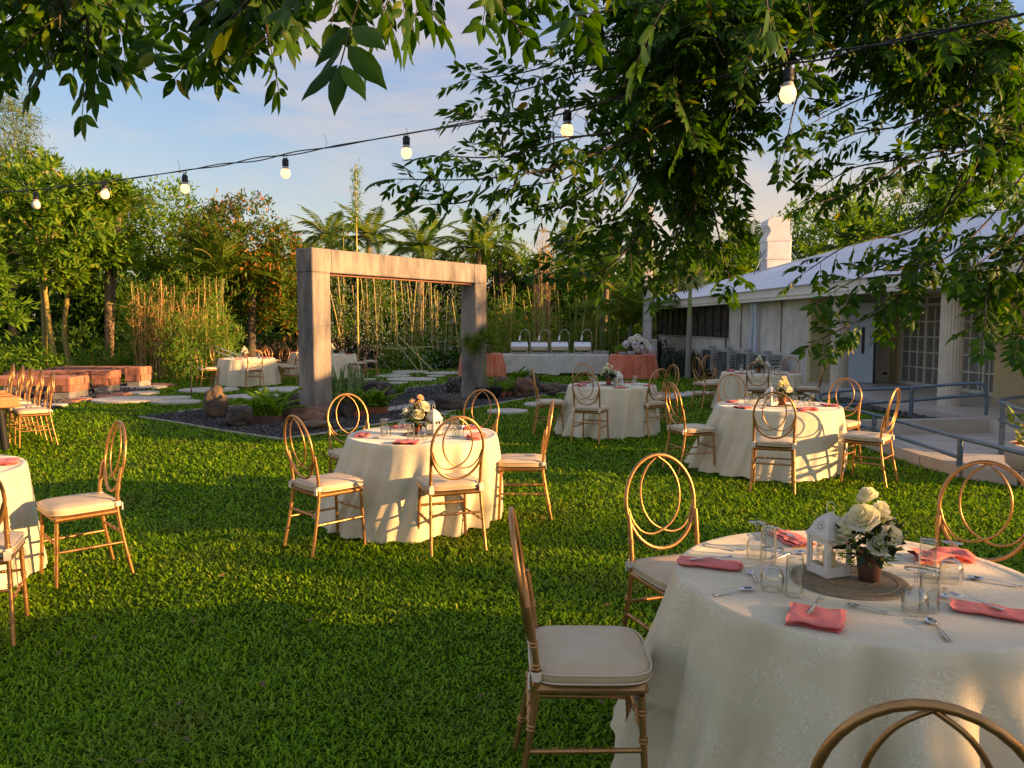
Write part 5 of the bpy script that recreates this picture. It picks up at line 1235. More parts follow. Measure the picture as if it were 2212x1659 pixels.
for k in range(2):
    q = MB(); q.tube([p+Vector((0, math.cos(i*.55+k*PI), math.sin(i*.55+k*PI)))*.0045*(1+.9*math.sin(i*.21)) for i, p in enumerate(cpts)], .0030, 6); link('wire', q.mesh('wire'), M['cable'], cb)
for u, y, dv in ((715, 3.83, -28), (400, 4.3, -27), (608, 4.02, -6), (885, 3.5, -12), (300, 4.42, 8)):
    i = min(range(len(cpts)), key=lambda i: abs(1106+F_PX*cpts[i].x/cpts[i].y-u)); p = cpts[i]
    q = MB(); q.tube(catmull([p+Vector((0, 0, -.006)), p+Vector((.004, 0, .022*(-dv/20))), p+Vector((-.008, .004, .05*(-dv/20)))], 4), .0009, 4); link('cable_tie', q.mesh('cable_tie'), M['cable'], cb)
for u, v, y, on, lab in BUL:
    p = W(u, v, y=y); s = .94 if y < 4.4 else .9
    i = min(range(len(cpts)), key=lambda i: (cpts[i]-p).xy.length); top = cpts[i]
    t = empty('light_bulb', lab, 'light bulb', p, 0, 'string light bulbs'); h = max(.05, top.z-p.z)
    q = MB(); q.lathe([(0, -.0255), (.010, -.0245), (.018, -.019), (.0225, -.010), (.0238, 0), (.0225, .010), (.0195, .0165), (.018, .019)], 20); link('bulb_glass', q.mesh('bulb_glass'), M['bulb_on'] if on else M['bulb_off'], t)
    q = MB(); q.lathe([(.0182, .019), (.0165, .026), (.0135, .034), (.0, .034)], 16); link('bulb_neck', q.mesh('bulb_neck'), M['bulb_neck'], t)
    q = MB(); q.lathe([(0, .0342), (.0150, .0342), (.0165, .040), (.0165, .050), (.0145, .052), (.0138, .068), (.011, .074), (0, .075)], 14)
    for k in range(4): a = k*PI/2; q.tube([(.0148*math.cos(a), .0148*math.sin(a), .052), (.0148*math.cos(a), .0148*math.sin(a), .068)], .002, 5)
    link('socket', q.mesh('socket'), M['black'], t)
    q = MB()
    for sx in (-1, 1): q.tube(catmull([(sx*.004, 0, .074), (sx*.009, 0, .5*(.074+h)), (sx*.003, 0, h)], 4), .0018, 5)
    link('lead', q.mesh('lead'), M['cable'], t)

# ------------------------------------------------------------------ overhanging tree: limbs, sprays of pinnate leaves
TREE = empty('overhanging_tree', 'dark leafy tree whose branches hang over the whole top of the picture', 'tree', (3.1, -.9, 0))
def tadd(name, me, m): return link(name, me, m, TREE, (-3.1, .9, 0))
q = MB(); q.tube(catmull([(3.1, -.9, -.05), (3.05, -.85, 1.0), (2.9, -.6, 2.1), (2.6, -.1, 3.1), (2.2, .8, 3.9)], 6), [.20-.004*i for i in range(25)], 14); tadd('trunk', q.mesh('trunk'), M['bark'])
for pts, r in (([(2.75, -.3, 2.8), (1.9, 1.2, 3.2), (1.2, 2.2, 3.35), (.2, 2.6, 3.2)], .055), ([(2.5, .2, 3.4), (2.6, 1.8, 3.5), (2.4, 3.0, 3.4), (2.0, 4.0, 3.2)], .06), ([(2.6, 0, 3.2), (.8, .5, 2.9), (-.6, .9, 2.7), (-1.6, 1.6, 2.75)], .05)):
    C_ = catmull(pts, 6); q = MB(); q.tube(C_, [r*(1-.75*i/len(C_)) for i in range(len(C_))], 8); tadd('limb', q.mesh('limb'), M['bark'])
LP, LD, LU, LL, LW = [], [], [], [], []
TW = MB()
def comp_leaf(p, d, n, ll, droop=.5, L_=None):
    """pinnate leaf: rachis from p towards d with n pairs and an end leaflet"""
    d = Vector(d).normalized(); pts = [Vector(p)]; gap = ll*.47; cur = Vector(p)+d*gap*.5
    side = d.cross(Vector((0, 0, 1))); side = side.normalized() if side.length > .05 else Vector((1, 0, 0))
    side = (side+Vector((rnd.gauss(0, .35), rnd.gauss(0, .35), rnd.gauss(0, .3)))).normalized()
    for k in range(n):
        d = (d+Vector((0, 0, -droop*.10))).normalized(); cur = cur+d*gap; pts.append(cur.copy())
        s = side-d*side.dot(d); s.normalize(); up = s.cross(d)
        for sg in (-1, 1):
            if rnd.random() < .05: continue
            dd = (d*.62+s*sg*.85+Vector((0, 0, -.12-droop*.15))+Vector((rnd.gauss(0, .13), rnd.gauss(0, .13), rnd.gauss(0, .13)))).normalized()
            LP.append(cur+s*sg*.003); LD.append(dd); LU.append(up+Vector((rnd.gauss(0, .35), rnd.gauss(0, .35), rnd.gauss(0, .3)))); z = ll*rnd.uniform(.78, 1.12)*(.8+.3*math.sin(PI*(k+1)/(n+1))); LL.append(z); LW.append(z*rnd.uniform(.36, .46))
    LP.append(cur); LD.append((d+Vector((0, 0, -.2))).normalized()); LU.append(side.cross(d)); LL.append(ll); LW.append(ll*.42)
    TW.tube(pts, [.0011]*len(pts), 3, cap=False)
def spray(px, ll=.058, n=5, dens=1.0, r0=.005, droop=.5, side=1):
    """a hanging branch along picture-plan points (u, v, distance), leaves alternate along it"""
    C_ = catmull([W(u, v, y=y) for u, v, y in px], 8); m = len(C_)
    TW.tube(C_, [r0*(1-.8*i/m)+.0012 for i in range(m)], 6)
    step = ll*1.15/dens; acc = 0; k = 0
    for i in range(1, m):
        seg = C_[i]-C_[i-1]; L_ = seg.length; d = seg.normalized(); acc += L_
        while acc > step:
            acc -= step; p = C_[i]-d*acc; k += 1; t = i/m
            a = 1 if k % 2 else -1
            s = d.cross(Vector((0, -1, .2))).normalized()
            dd = d*.75+s*a*.75+Vector((rnd.gauss(0, .25), rnd.gauss(0, .45), rnd.gauss(0, .25)-.12))
            comp_leaf(p, dd, max(3, int(n*(1.05-.35*t))+rnd.randint(-1, 1)), ll*rnd.uniform(.85, 1.1), droop)
    comp_leaf(C_[-1], C_[-1]-C_[-2], n, ll, droop)
def jit(a): return [(u+rnd.uniform(-12, 12), v+rnd.uniform(-20, 20), y+rnd.uniform(-.12, .12)) for u, v, y in a]
def mass(cu, cv, ru, rv, y0, y1, n, ll=.055, nl=5, bias=(-.1, -.42), pw=.5):
    """a cloud of hanging pinnate leaves growing from twigs that fan out of its upper part"""
    nt = max(2, n//8)
    for _ in range(nt):
        a = rnd.uniform(0, 2*PI); r = rnd.random()**.45; y = rnd.uniform(y0, y1); y2 = min(max(y+rnd.uniform(-.3, .3), y0), y1)
        s = W(cu+rnd.uniform(-.35, .35)*ru, cv-rv*.55+rnd.uniform(-.3, .3)*rv, y=y2); e = W(cu+ru*r*math.cos(a), cv+rv*r*math.sin(a), y=y); mid = s.lerp(e, .5)+Vector((0, 0, .05))
        C_ = catmull([s, mid, e], 5); m = len(C_); TW.tube(C_, [.0042*(1-.7*i/m) for i in range(m)], 4, cap=False)
        for j in range(max(1, n//nt)):
            f = rnd.uniform(.15, 1); i = min(m-2, int(f*(m-1))); p = C_[i].lerp(C_[i+1], f*(m-1)-i); d = (C_[i+1]-C_[i]).normalized()
            comp_leaf(p, d*.45+Vector((bias[0]+rnd.gauss(0, .55), rnd.gauss(0, .5), bias[1]+.2+rnd.gauss(0, .4))), rnd.randint(nl-1, nl+1), ll*rnd.uniform(.75, 1.2), .6)
# left: branches hanging in from the top edge
mass(90, -10, 200, 80, 1.65, 2.1, 62, .056); mass(130, 50, 90, 40, 1.7, 2.0, 8, .058); mass(270, -30, 60, 50, 1.7, 2.0, 8, .058)
spray([(330, -140, 1.9), (300, -60, 1.85), (275, 0, 1.8), (290, 30, 1.78)], .060, 4, .7, .004); spray([(270, -60, 1.8), (225, 30, 1.78), (215, 90, 1.76)], .060, 4, .6, .004)
spray([(180, -40, 1.85), (190, 60, 1.8), (185, 140, 1.78)], .056, 4, .7, .004); spray([(200, 20, 1.82), (150, 70, 1.85), (120, 110, 1.85)], .056, 4, .7, .004); spray([(60, -40, 1.9), (30, 30, 1.9), (20, 70, 1.9)], .054, 4, .8, .004)
# top centre-left: closer, bigger leaves
mass(540, -30, 160, 60, 1.3, 1.6, 44, .050); mass(780, -60, 130, 50, 1.1, 1.4, 12, .058)
spray([(640, -140, 1.5), (570, -40, 1.45), (510, 30, 1.42), (450, 90, 1.42)], .042, 4, .8, .003, droop=.3); spray([(560, -40, 1.4), (570, 30, 1.4), (580, 80, 1.4)], .044, 4, .55, .003)
spray([(520, -80, 1.4), (460, -10, 1.4), (430, 10, 1.4)], .046, 3, .6, .003, droop=.2)
spray([(800, -160, 1.05), (792, -60, 1.02), (775, 0, 1.0)], .062, 3, .5, .003, droop=.4); spray([(860, -120, 1.1), (855, -50, 1.1), (845, -20, 1.1)], .052, 3, .5, .003)
spray([(930, -120, 1.4), (925, -50, 1.4), (912, -10, 1.4)], .050, 3, .6, .003); spray([(1060, -120, 1.6), (1040, -50, 1.6), (1070, -5, 1.6)], .050, 4, .6, .003); spray([(1010, -120, 1.6), (1010, -70, 1.6), (1030, -30, 1.6)], .050, 4, .6, .003)
mass(990, -45, 230, 45, 1.5, 1.9, 40, .048); mass(1210, -40, 100, 60, 1.7, 2.3, 14, .052)
# centre-right mass and the fans reaching left
mass(1430, 80, 180, 130, 2.5, 3.7, 300, .047); mass(1540, 180, 115, 190, 2.5, 3.6, 400, .045); mass(1700, 10, 150, 110, 2.4, 3.3, 200, .046); mass(1390, 260, 120, 120, 2.6, 3.5, 150, .045)
mass(1485, 420, 80, 130, 2.9, 3.6, 190, .046); mass(1400, 500, 60, 50, 3.0, 3.6, 34, .05); mass(1550, 340, 38, 110, 2.8, 3.4, 50, .044)
for a in [[(1500, 60, 2.8), (1300, 90, 2.8), (1160, 130, 2.75), (1040, 165, 2.7)], [(1450, 130, 2.8), (1280, 165, 2.8), (1150, 195, 2.75), (1050, 215, 2.7)], [(1480, 180, 2.8), (1300, 215, 2.8), (1150, 245, 2.75), (1020, 268, 2.7)],
          [(1480, 250, 2.8), (1330, 270, 2.8), (1200, 285, 2.75), (1100, 290, 2.7)], [(1420, 260, 2.75), (1250, 300, 2.75), (1100, 320, 2.7), (975, 340, 2.65)], [(1450, 250, 2.75), (1330, 320, 2.75), (1180, 360, 2.7), (1030, 372, 2.68), (850, 398, 2.65)],
          [(1050, 385, 2.68), (1000, 420, 2.66), (925, 455, 2.62)], [(1100, 372, 2.7), (1110, 420, 2.7), (1080, 440, 2.7)], [(1350, 320, 2.8), (1280, 400, 2.8), (1210, 440, 2.8), (1170, 470, 2.8)], [(1280, 330, 2.8), (1200, 400, 2.8), (1120, 420, 2.8)],
          [(1420, 330, 2.9), (1350, 430, 2.9), (1260, 500, 2.9), (1235, 530, 2.9)], [(1470, 340, 2.9), (1400, 470, 2.9), (1330, 540, 2.9), (1270, 590, 3.0)], [(1500, 380, 3.0), (1480, 500, 3.0), (1430, 600, 3.0)],
          [(1540, 400, 3.0), (1560, 520, 3.0), (1575, 600, 3.0)], [(1500, 430, 3.0), (1450, 540, 3.0), (1390, 590, 3.0)], [(1600, 330, 2.9), (1580, 430, 2.9), (1590, 500, 2.9)], [(1330, 560, 3.2), (1250, 570, 3.2), (1190, 570, 3.2)]]:
    spray(jit(a), .047, 5, 1.6, .0028)
# a few closer leaves near the top, some of them yellowing
spray([(1500, -120, 1.35), (1465, -50, 1.3), (1440, 0, 1.3)], .066, 3, .5, .003, droop=.2); spray([(1650, -140, 1.3), (1645, -80, 1.3), (1650, -40, 1.3)], .066, 3, .5, .003)
NB_Y = len(LP)
comp_leaf(W(1330, 20, y=1.3), (-.9, .1, -.1), 2, .062, .2)
NE_Y = len(LP)
# right mass
mass(1940, 0, 290, 110, 2.5, 3.5, 360, .045); mass(2120, 160, 130, 170, 2.6, 3.5, 330, .044); mass(1950, 130, 130, 80, 2.6, 3.4, 140, .044); mass(2190, 340, 75, 90, 2.7, 3.3, 50, .044); mass(1700, 150, 45, 40, 2.5, 2.8, 12, .052)
for a in [[(1760, 120, 2.6), (1720, 220, 2.6), (1690, 320, 2.6)], [(2000, 180, 2.7), (1880, 210, 2.7), (1770, 265, 2.7)], [(2080, 220, 2.7), (1950, 270, 2.7), (1840, 300, 2.7), (1760, 335, 2.7)], [(2100, 300, 2.7), (1950, 350, 2.7), (1840, 380, 2.7), (1780, 410, 2.7)],
          [(2100, 320, 2.7), (1960, 370, 2.7), (1840, 420, 2.7), (1775, 440, 2.7)], [(2110, 340, 2.7), (2080, 430, 2.7), (1960, 500, 2.75), (1850, 540, 2.8), (1735, 580, 2.8)], [(2100, 360, 2.6), (2040, 480, 2.6), (1990, 560, 2.6), (1960, 640, 2.6)],
          [(2040, 490, 2.6), (1960, 560, 2.6), (1880, 600, 2.6), (1800, 645, 2.6)], [(1985, 580, 2.6), (1930, 650, 2.6), (1860, 700, 2.6), (1780, 738, 2.6)], [(2212, 360, 2.5), (2120, 480, 2.5), (2030, 550, 2.5), (1960, 590, 2.5)],
          [(2240, 440, 2.5), (2180, 540, 2.5), (2120, 590, 2.5), (2095, 620, 2.5)], [(2240, 490, 2.5), (2200, 600, 2.5), (2165, 660, 2.5)], [(2250, 540, 2.5), (2225, 640, 2.5), (2200, 700, 2.5)], [(2230, 540, 2.3), (2150, 610, 2.3), (2120, 690, 2.3)], [(2260, 400, 2.4), (2190, 520, 2.4), (2100, 560, 2.4)], [(2260, 620, 2.3), (2215, 700, 2.3), (2200, 740, 2.3)]]:
    spray(jit(a), .043, 5, 1.5, .0028)
LP = np.array([tuple(p) for p in LP]); LD = np.array([tuple(p) for p in LD]); LU = np.array([tuple(p) for p in LU]); LL = np.array(LL); LW = np.array(LW)
tadd('branches', TW.mesh('branches'), M['bark'])
# the bulbs hang clear of the leaves: none within a hand's breadth along the wire's front
keep = np.ones(len(LP), bool)
for u, v, y, on, lab in BUL[5:]:
    b_ = np.array(tuple(W(u, v-14, y=y))); o_ = np.array((0, 0, CAM_H)); d_ = (b_-o_)/np.linalg.norm(b_-o_); r_ = LP+LD*LL[:, None]*.5-o_; s_ = r_@d_
    keep &= ~((np.linalg.norm(r_-s_[:, None]*d_, axis=1) < .062) & (s_ < np.linalg.norm(b_-o_)+.05))
LP, LD, LU, LL, LW = LP[keep], LD[keep], LU[keep], LL[keep], LW[keep]; NE_Y = NB_Y
au = 1106+F_PX*LP[:, 0]/LP[:, 1]; av = 829.5-(LP[:, 2]-CAM_H+LP[:, 1]*math.tan(TH))*F_PX/LP[:, 1]
inview = (au > 0) & (au < 2212) & (av > 0) & (av < 1659)
score = LL/LP[:, 1]*inview; big = np.argsort(-score)[:300]; isbig = np.zeros(len(LP), bool); isbig[big] = True
rest = np.where(~isbig)[0]
yel = RG.random(len(LP)) < .004; yel[NB_Y:NE_Y] = True
def leafset(idx): return leaves(LP[idx], LD[idx], LU[idx], LL[idx], LW[idx], LEAF12)
i1 = rest[~yel[rest]]; V, F = leafset(i1); stuff(tadd('foliage', npmesh('foliage', V, F, True), M['canopy']))
i2 = rest[yel[rest]]; V, F = leafset(i2); stuff(tadd('yellowing_foliage', npmesh('yellowing_foliage', V, F, True), M['canopy_y']))
T_ = LEAF12; lmesh = npmesh('leaf', T_[0]*np.array([[1, 1, 1]]), T_[1], True); lmesh.materials.append(M['canopy']); lmy = lmesh.copy(); lmy.materials.clear(); lmy.materials.append(M['canopy_y'])
Yv = norm(LD[big]); Xv = norm(np.cross(Yv, LU[big])); Zv = np.cross(Xv, Yv)
for k, i in enumerate(big):
    o = link('leaf', lmy if yel[i] else lmesh, None, TREE)
    m = Matrix(((Xv[k][0]*LW[i], Yv[k][0]*LL[i], Zv[k][0]*LL[i], LP[i][0]-3.1), (Xv[k][1]*LW[i], Yv[k][1]*LL[i], Zv[k][1]*LL[i], LP[i][1]+.9), (Xv[k][2]*LW[i], Yv[k][2]*LL[i], Zv[k][2]*LL[i], LP[i][2]), (0, 0, 0, 1)))
    o.matrix_local = m

# ------------------------------------------------------------------ trees, palms, bamboo behind
def crown_arrays(blobs, n, L_, Wd, T, clump=.35, ros=7, up=.4):
    """leaves in tufts over the shells and insides of the blobs; blobs: (x, y, z, rx, ry, rz)"""
    vol = np.array([b[3]*b[5] for b in blobs]); vol /= vol.sum()
    nt = n//ros; bi = RG.choice(len(blobs), nt, p=vol); Bb = np.array(blobs)[bi]
    d = norm(vrand(nt)); rad = RG.uniform(.45, 1.0, (nt, 1))**.6*(1+.16*np.sin(d[:, :1]*7+Bb[:, :1])+.14*np.sin(d[:, 2:]*9))
    c = Bb[:, :3]+d*rad*Bb[:, 3:]
    outd = norm(d*rad+np.array([[0, 0, up]]))
    P = np.repeat(c, ros, 0)+vrand(nt*ros, clump*.35); Dd = norm(np.repeat(outd, ros, 0)*.7+norm(vrand(nt*ros))*1.0+np.array([[0, 0, -.15]]))
    U = norm(vrand(nt*ros, .55)+np.array([[0, 0, 1.0]])); m = nt*ros
    return leaves(P, Dd, U, RG.uniform(.65, 1.15, m)*L_, RG.uniform(.65, 1.15, m)*Wd, T)
def trunkmesh(pts, r0, r1, n=10, k=5):
    C_ = catmull(pts, k); m = len(C_); q = MB(); q.tube(C_, [r0+(r1-r0)*i/(m-1) for i in range(m)], n); return q
def tree(name, label, x, y, trunks, blobs, n, L_, Wd, leafm, barkm='bark', T=LEAF2, ros=7, clump=.35, limbs=True, group=None, up=.4):
    t = empty(name, label, 'tree', (x, y, 0), 0, group)
    for tr in trunks:
        pts, r0, r1 = tr; link('trunk', trunkmesh(pts, r0, r1).mesh('trunk'), M[barkm], t)
    if limbs:
        q = MB(); top = Vector(trunks[0][0][-1])
        for b_ in blobs:
            for k in range(2):
                e = Vector(b_[:3])+Vector((rnd.uniform(-.5, .5)*b_[3], rnd.uniform(-.5, .5)*b_[4], rnd.uniform(-.2, .6)*b_[5])); s = Vector(trunks[k % len(trunks)][0][-1])*.85+Vector(trunks[k % len(trunks)][0][-2])*.15
                q.tube(catmull([s, s.lerp(e, .5)+Vector((0, 0, .25)), e], 4), [.06*(1-.1*i) for i in range(9)], 5, cap=False)
        link('limbs', q.mesh('limbs'), M[barkm], t)
    V, F = crown_arrays(blobs, n, L_, Wd, T, clump, ros, up); link('crown', npmesh('crown', V, F), M[leafm], t)
    return t
def pos(u, y): return W(u, 700, y=y).x
def zat(v, y): return W(1106, v, y=y).z
# 1. far left: tall feathery tree
x, y = pos(20, 30), 30
tree('bamboo_tree', 'tall feathery olive tree rising highest at the left edge', x, y, [([(0, 0, 0), (.2, 0, 3), (.1, 0, 7)], .16, .05)], [(-.6, 0, 9.0, 1.9, 1.6, 2.4), (.9, 0, 7.0, 1.4, 1.2, 1.5), (-1.6, 0, 6, 2.2, 1.6, 2.0), (.3, 0, 5, 2.2, 1.6, 1.6)], 26000, .26, .035, 'tree_e', ros=10, clump=.5, up=-.2)
# 2. left: slender mossy trunks with rosettes of big leaves
for (u, y, hv, lab, bl) in ((112, 22.5, 470, 'slender mossy-trunked tree with leaf rosettes behind the brick benches', [(-1.0, 0, 4.6, 1.3, .9, .8), (.5, 0, 4.2, 1.2, .9, .9), (-.3, .2, 5.4, 1.1, .9, .7), (-1.8, 0, 3.3, .9, .7, .7), (.2, 0, 3.2, .9, .7, .6)]),
                            (142, 23.5, 520, 'second slender mossy-trunked tree just right of the first', [(.3, 0, 4.6, 1.0, .8, .7), (1.2, 0, 3.8, 1.0, .8, .7), (.9, .3, 5.5, .9, .7, .6), (.2, 0, 3.0, .7, .6, .5)])):
    X = pos(u, y)
    tree('rosette_tree', lab, X, y, [([(.12, 0, 0), (-.05, 0, 1.2), (-.15 if u < 120 else .08, 0, 2.5), (-.1, 0, 3.6)], .085, .05)], bl, 3200, .30, .11, 'tree_a', 'bark_y', T=LEAF4, ros=8, clump=.12, group='slender mossy trees at the left')
X = pos(55, 25); tree('rosette_tree', 'tall pale-branched tree above the benches, bare twigs at its top', X, 25, [([(.6, 0, 0), (.6, 0, 3), (.35, 0, 5.6), (.3, 0, 7.0)], .10, .03)], [(.5, 0, 5.4, 1.6, 1.0, 1.0), (-1.4, 0, 4.6, 1.6, 1, 1.2), (1.8, 0, 5.0, 1.3, .9, .8), (.4, 0, 6.6, .9, .7, .5)], 3600, .30, .10, 'tree_a', 'bark_y', T=LEAF4, ros=8, clump=.12, group='slender mossy trees at the left')
X = pos(10, 19); tree('leafy_tree', 'low bright tree at the left border behind the long table', X, 19, [([(-1.2, 0, 0), (-1.0, 0, 2.6)], .1, .05)], [(-.7, 0, 2.6, .9, .8, 1.0), (-.9, 0, 3.8, .8, .8, .8), (-.1, 0, 1.9, .6, .5, .6)], 1700, .26, .09, 'tree_d', 'bark_y', T=LEAF4, ros=8, clump=.14)
X = pos(330, 26); tree('dense_tree', 'fine-leaved dark green tree behind the fan palm', X, 27, [([(0, 0, 0), (0, 0, 3.4)], .14, .08)], [(0, 0, 4.6, 1.9, 1.4, 1.6), (-1.4, 0, 5.0, 1.4, 1.2, 1.3), (1.1, 0, 3.8, 1.2, 1.1, 1.1)], 9000, .22, .08, 'tree_a', T=LEAF2)
# 3. bronze-tinged dense tree left of the gateway
y = 24; X = pos(540, y)
tree('bronze_tree', 'dense tree with reddish new leaves left of the concrete gateway', X, y, [([(0, 0, 0), (.1, 0, 2.8)], .16, .09)], [(-1.0, 0, 4.2, 1.2, 1.1, 1.1), (-.1, 0, 4.0, 1.4, 1.2, 1.35), (.9, .3, 3.3, 1.0, 1, 1.2), (1.3, 0, 2.2, .8, .9, 1.1), (.1, .4, 2.6, 1.3, 1, 1.2), (-1.2, .5, 3.0, 1.1, 1, 1.2)], 15000, .20, .065, 'tree_b', ros=8, clump=.2, up=.7)
# 4. backdrop trees closing the view
BK = [(-24, 36, 6.5, 'tree_c', 'dark backdrop tree behind the first mossy trunk at far left'), (-19, 37, 6.0, 'tree_a', 'olive backdrop tree behind the fan palm'), (-15, 36, 5.2, 'tree_c', 'dark backdrop tree left of the bamboo canes'), (-11.5, 37, 5.0, 'tree_c', 'dark backdrop tree directly behind the bronze tree'),
      (-8.2, 35, 4.4, 'tree_d', 'light green backdrop tree just above the left post'), (-4.6, 36, 4.0, 'tree_c', 'dark backdrop tree behind the second coconut palm'), (-1.4, 37, 4.4, 'tree_c', 'dark backdrop tree above the right half of the beam'),
      (1.6, 36, 4.2, 'tree_d', 'fresh green backdrop tree right of the gateway top'), (4.6, 36, 4.5, 'tree_c', 'dark backdrop tree behind the buffet'), (7.2, 37, 4.6, 'tree_c', 'dark backdrop tree behind the utility pole'), (-30, 34, 7, 'tree_c', 'dark backdrop tree beyond the left border'), (10.0, 40, 5.0, 'tree_c', 'dark backdrop tree behind the far roof corner')]
BK = [(x, y, h+(.7 if -9 < x < 3 else 0), lm, lab) for x, y, h, lm, lab in BK]
for i, (x, y) in enumerate(((-27, 33), (-21.8, 34), (-17.2, 33), (-13.4, 34), (-10.2, 33.5), (-6.4, 34), (-3, 34.5), (.2, 34), (3.2, 34.5), (6.0, 35), (8.6, 38))):
    tree('backdrop_tree', ('first', 'second', 'third', 'fourth', 'fifth', 'sixth', 'seventh', 'eighth', 'ninth', 'tenth', 'eleventh')[i]+' low dark tree from the left in the thicket closing the view', x, y, [([(0, 0, 0), (.1, 0, 2)], .12, .08)], [(0, 0, 1.6, 2.2, 1.2, 1.6), (-.8, 0, 2.8, 1.6, 1.1, 1.1), (.9, 0, .8, 1.9, 1.2, .9)], 7500, .36, .15, 'tree_c', limbs=False, group='low trees closing the view', clump=.3)
for i, (x, y, h, lm, lab) in enumerate(BK):
    tree('backdrop_tree', lab, x, y, [([(0, 0, 0), (.1, 0, h*.5)], .16, .1)], [(0, 0, h*.62, 2.2, 1.4, h*.34), (-1.0, 0, h*.34, 1.9, 1.3, h*.3), (1.1, .2, h*.36, 1.9, 1.3, h*.3), (.5, -.2, h*.14, 2.4, 1.2, h*.16), (-.9, -.3, .8, 1.9, 1.2, 1.0)], 9500, .36, .15, lm, limbs=False, group='trees closing the view', clump=.3)
# small-leaved tree above the beam's right end; trees behind the hall
tree('airy_tree', 'airy light tree above the right end of the concrete beam', pos(1075, 33), 33, [([(0, 0, 0), (.1, 0, 3.6)], .12, .06)], [(0, 0, 4.9, .9, .8, .8), (.9, 0, 4.2, .8, .7, .6), (-.7, 0, 4.1, .7, .6, .6), (1.8, 0, 3.9, .6, .5, .4)], 3000, .2, .07, 'tree_a', ros=8, clump=.12)
for (u, y, z, rx, rz, lab) in ((1790, 40, 6.2, 3.2, 1.6, 'broad bright green tree behind the roof, right of the duct'), (1960, 42, 7.6, 3.6, 2.0, 'tallest bright tree behind the roof'), (2130, 40, 7.2, 3.4, 2.2, 'rightmost bright tree behind the roof'), (1560, 40, 4.4, 2.6, 1.6, 'bright tree behind the far roof corner, beside the sky gap')):
    tree('shade_tree', lab, pos(u, y), y, [([(0, 0, 0), (.2, 0, z*.6)], .2, .1)], [(0, 0, z, rx, 1.6, rz), (-rx*.6, 0, z-.9, rx*.6, 1.4, rz*.7), (rx*.5, 0, z+.4, rx*.6, 1.2, rz*.6), (0, 0, z-2.2, rx*1.2, 1.6, rz)], 9000, .32, .12, 'tree_d', group='bright trees behind the hall', clump=.35, up=.8)
# palms
def frond_arrays(L_, nl, ll, droop=.9, wd=.035, vee=.25, stiff=1.0):
    """pinnate frond along +y from the origin, arching; returns V, F"""
    t = np.linspace(.06, 1, nl); th = .95*stiff-droop*t*1.35
    y = np.concatenate([[0], np.cumsum(np.cos(th[:-1])*np.diff(t))])*L_+.06*L_; z = np.concatenate([[0], np.cumsum(np.sin(th[:-1])*np.diff(t))])*L_
    P = np.stack([np.zeros(nl), y, z], 1); tan = norm(np.stack([np.zeros(nl), np.cos(th), np.sin(th)], 1))
    prof = np.sin(np.clip(t*1.05+.08, 0, 1)*PI)**.55*ll+.05*L_*.3
    VV, FF, off = [], [], 0
    for s in (-1, 1):
        Dd = norm(tan*.55+np.array([[s*1.0, 0, vee]])+vrand(nl, .08)+np.array([[0, 0, -.35]])*t[:, None]); U = norm(np.cross(Dd, tan)*(-s)+np.array([[0, 0, .2]]))
        V, F = leaves(P, Dd, U, prof*RG.uniform(.85, 1.1, nl), np.full(nl, wd), LEAF2); VV.append(V); FF.append(F[0]+off); off += len(V)
    # rachis as a thin 3-sided tube
    q = MB(); q.tube([Vector((0, 0, 0))]+[Vector(p) for p in P[::4]]+[Vector(P[-1])], [.022]*2+[.014]*(len(P[::4])-1)+[.004], 4, cap=False)
    VV.append(np.array(q.v)); F4 = np.array(q.f)+off
    return np.concatenate(VV), [np.concatenate(FF), F4]
FR = {}
for k, a in {'coco': (2.5, 64, .56, 1.15, .045, -.25), 'coco_up': (2.3, 64, .50, .75, .045, -.05), 'areca': (1.7, 34, .46, 1.0, .05, .35), 'short': (1.15, 26, .34, .75, .03, .3)}.items():
    V, F = frond_arrays(*a); FR[k] = npmesh('frond', V, F); FR[k].materials.append(M['palm_leaf'])
FRD = FR['areca'].copy(); FRD.materials.clear(); FRD.materials.append(M['tree_d'])
def palm(name, label, x, y, h, n=16, kinds=('coco', 'coco_up'), r=.13, bark='palm_bark', lean=.2, s=1.0, group=None, crownshaft=0, green=False, elev=(-.5, .75), seed=0):
    r2 = random.Random(seed*7+3); t = empty(name, label, 'palm', (x, y, 0), 0, group)
    link('trunk', trunkmesh([(0, 0, 0), (lean*.4, 0, h*.5), (lean, 0, h)], r*1.15, r*.8).mesh('trunk'), M[bark], t)
    if crownshaft: link('crownshaft', trunkmesh([(lean, 0, h), (lean, 0, h+crownshaft)], r*.85, r*.45).mesh('crownshaft'), M['palm_green'], t)
    for i in range(n):
        k = kinds[0] if i < n*.62 else kinds[1]; me = FRD if (green and k == 'areca') else FR[k]
        f = link('frond', me, None, t, (lean, 0, h+crownshaft)); az = i*2.399+r2.uniform(-.2, .2); el = elev[0]+(elev[1]-elev[0])*(i/n)+r2.uniform(-.12, .12)
        f.rotation_euler = (Matrix.Rotation(az, 3, 'Z')@Matrix.Rotation(el, 3, 'X')).to_euler(); f.scale = (s, s*r2.uniform(.85, 1.1), s)
    return t
CG = 'coconut palms beyond the garden'
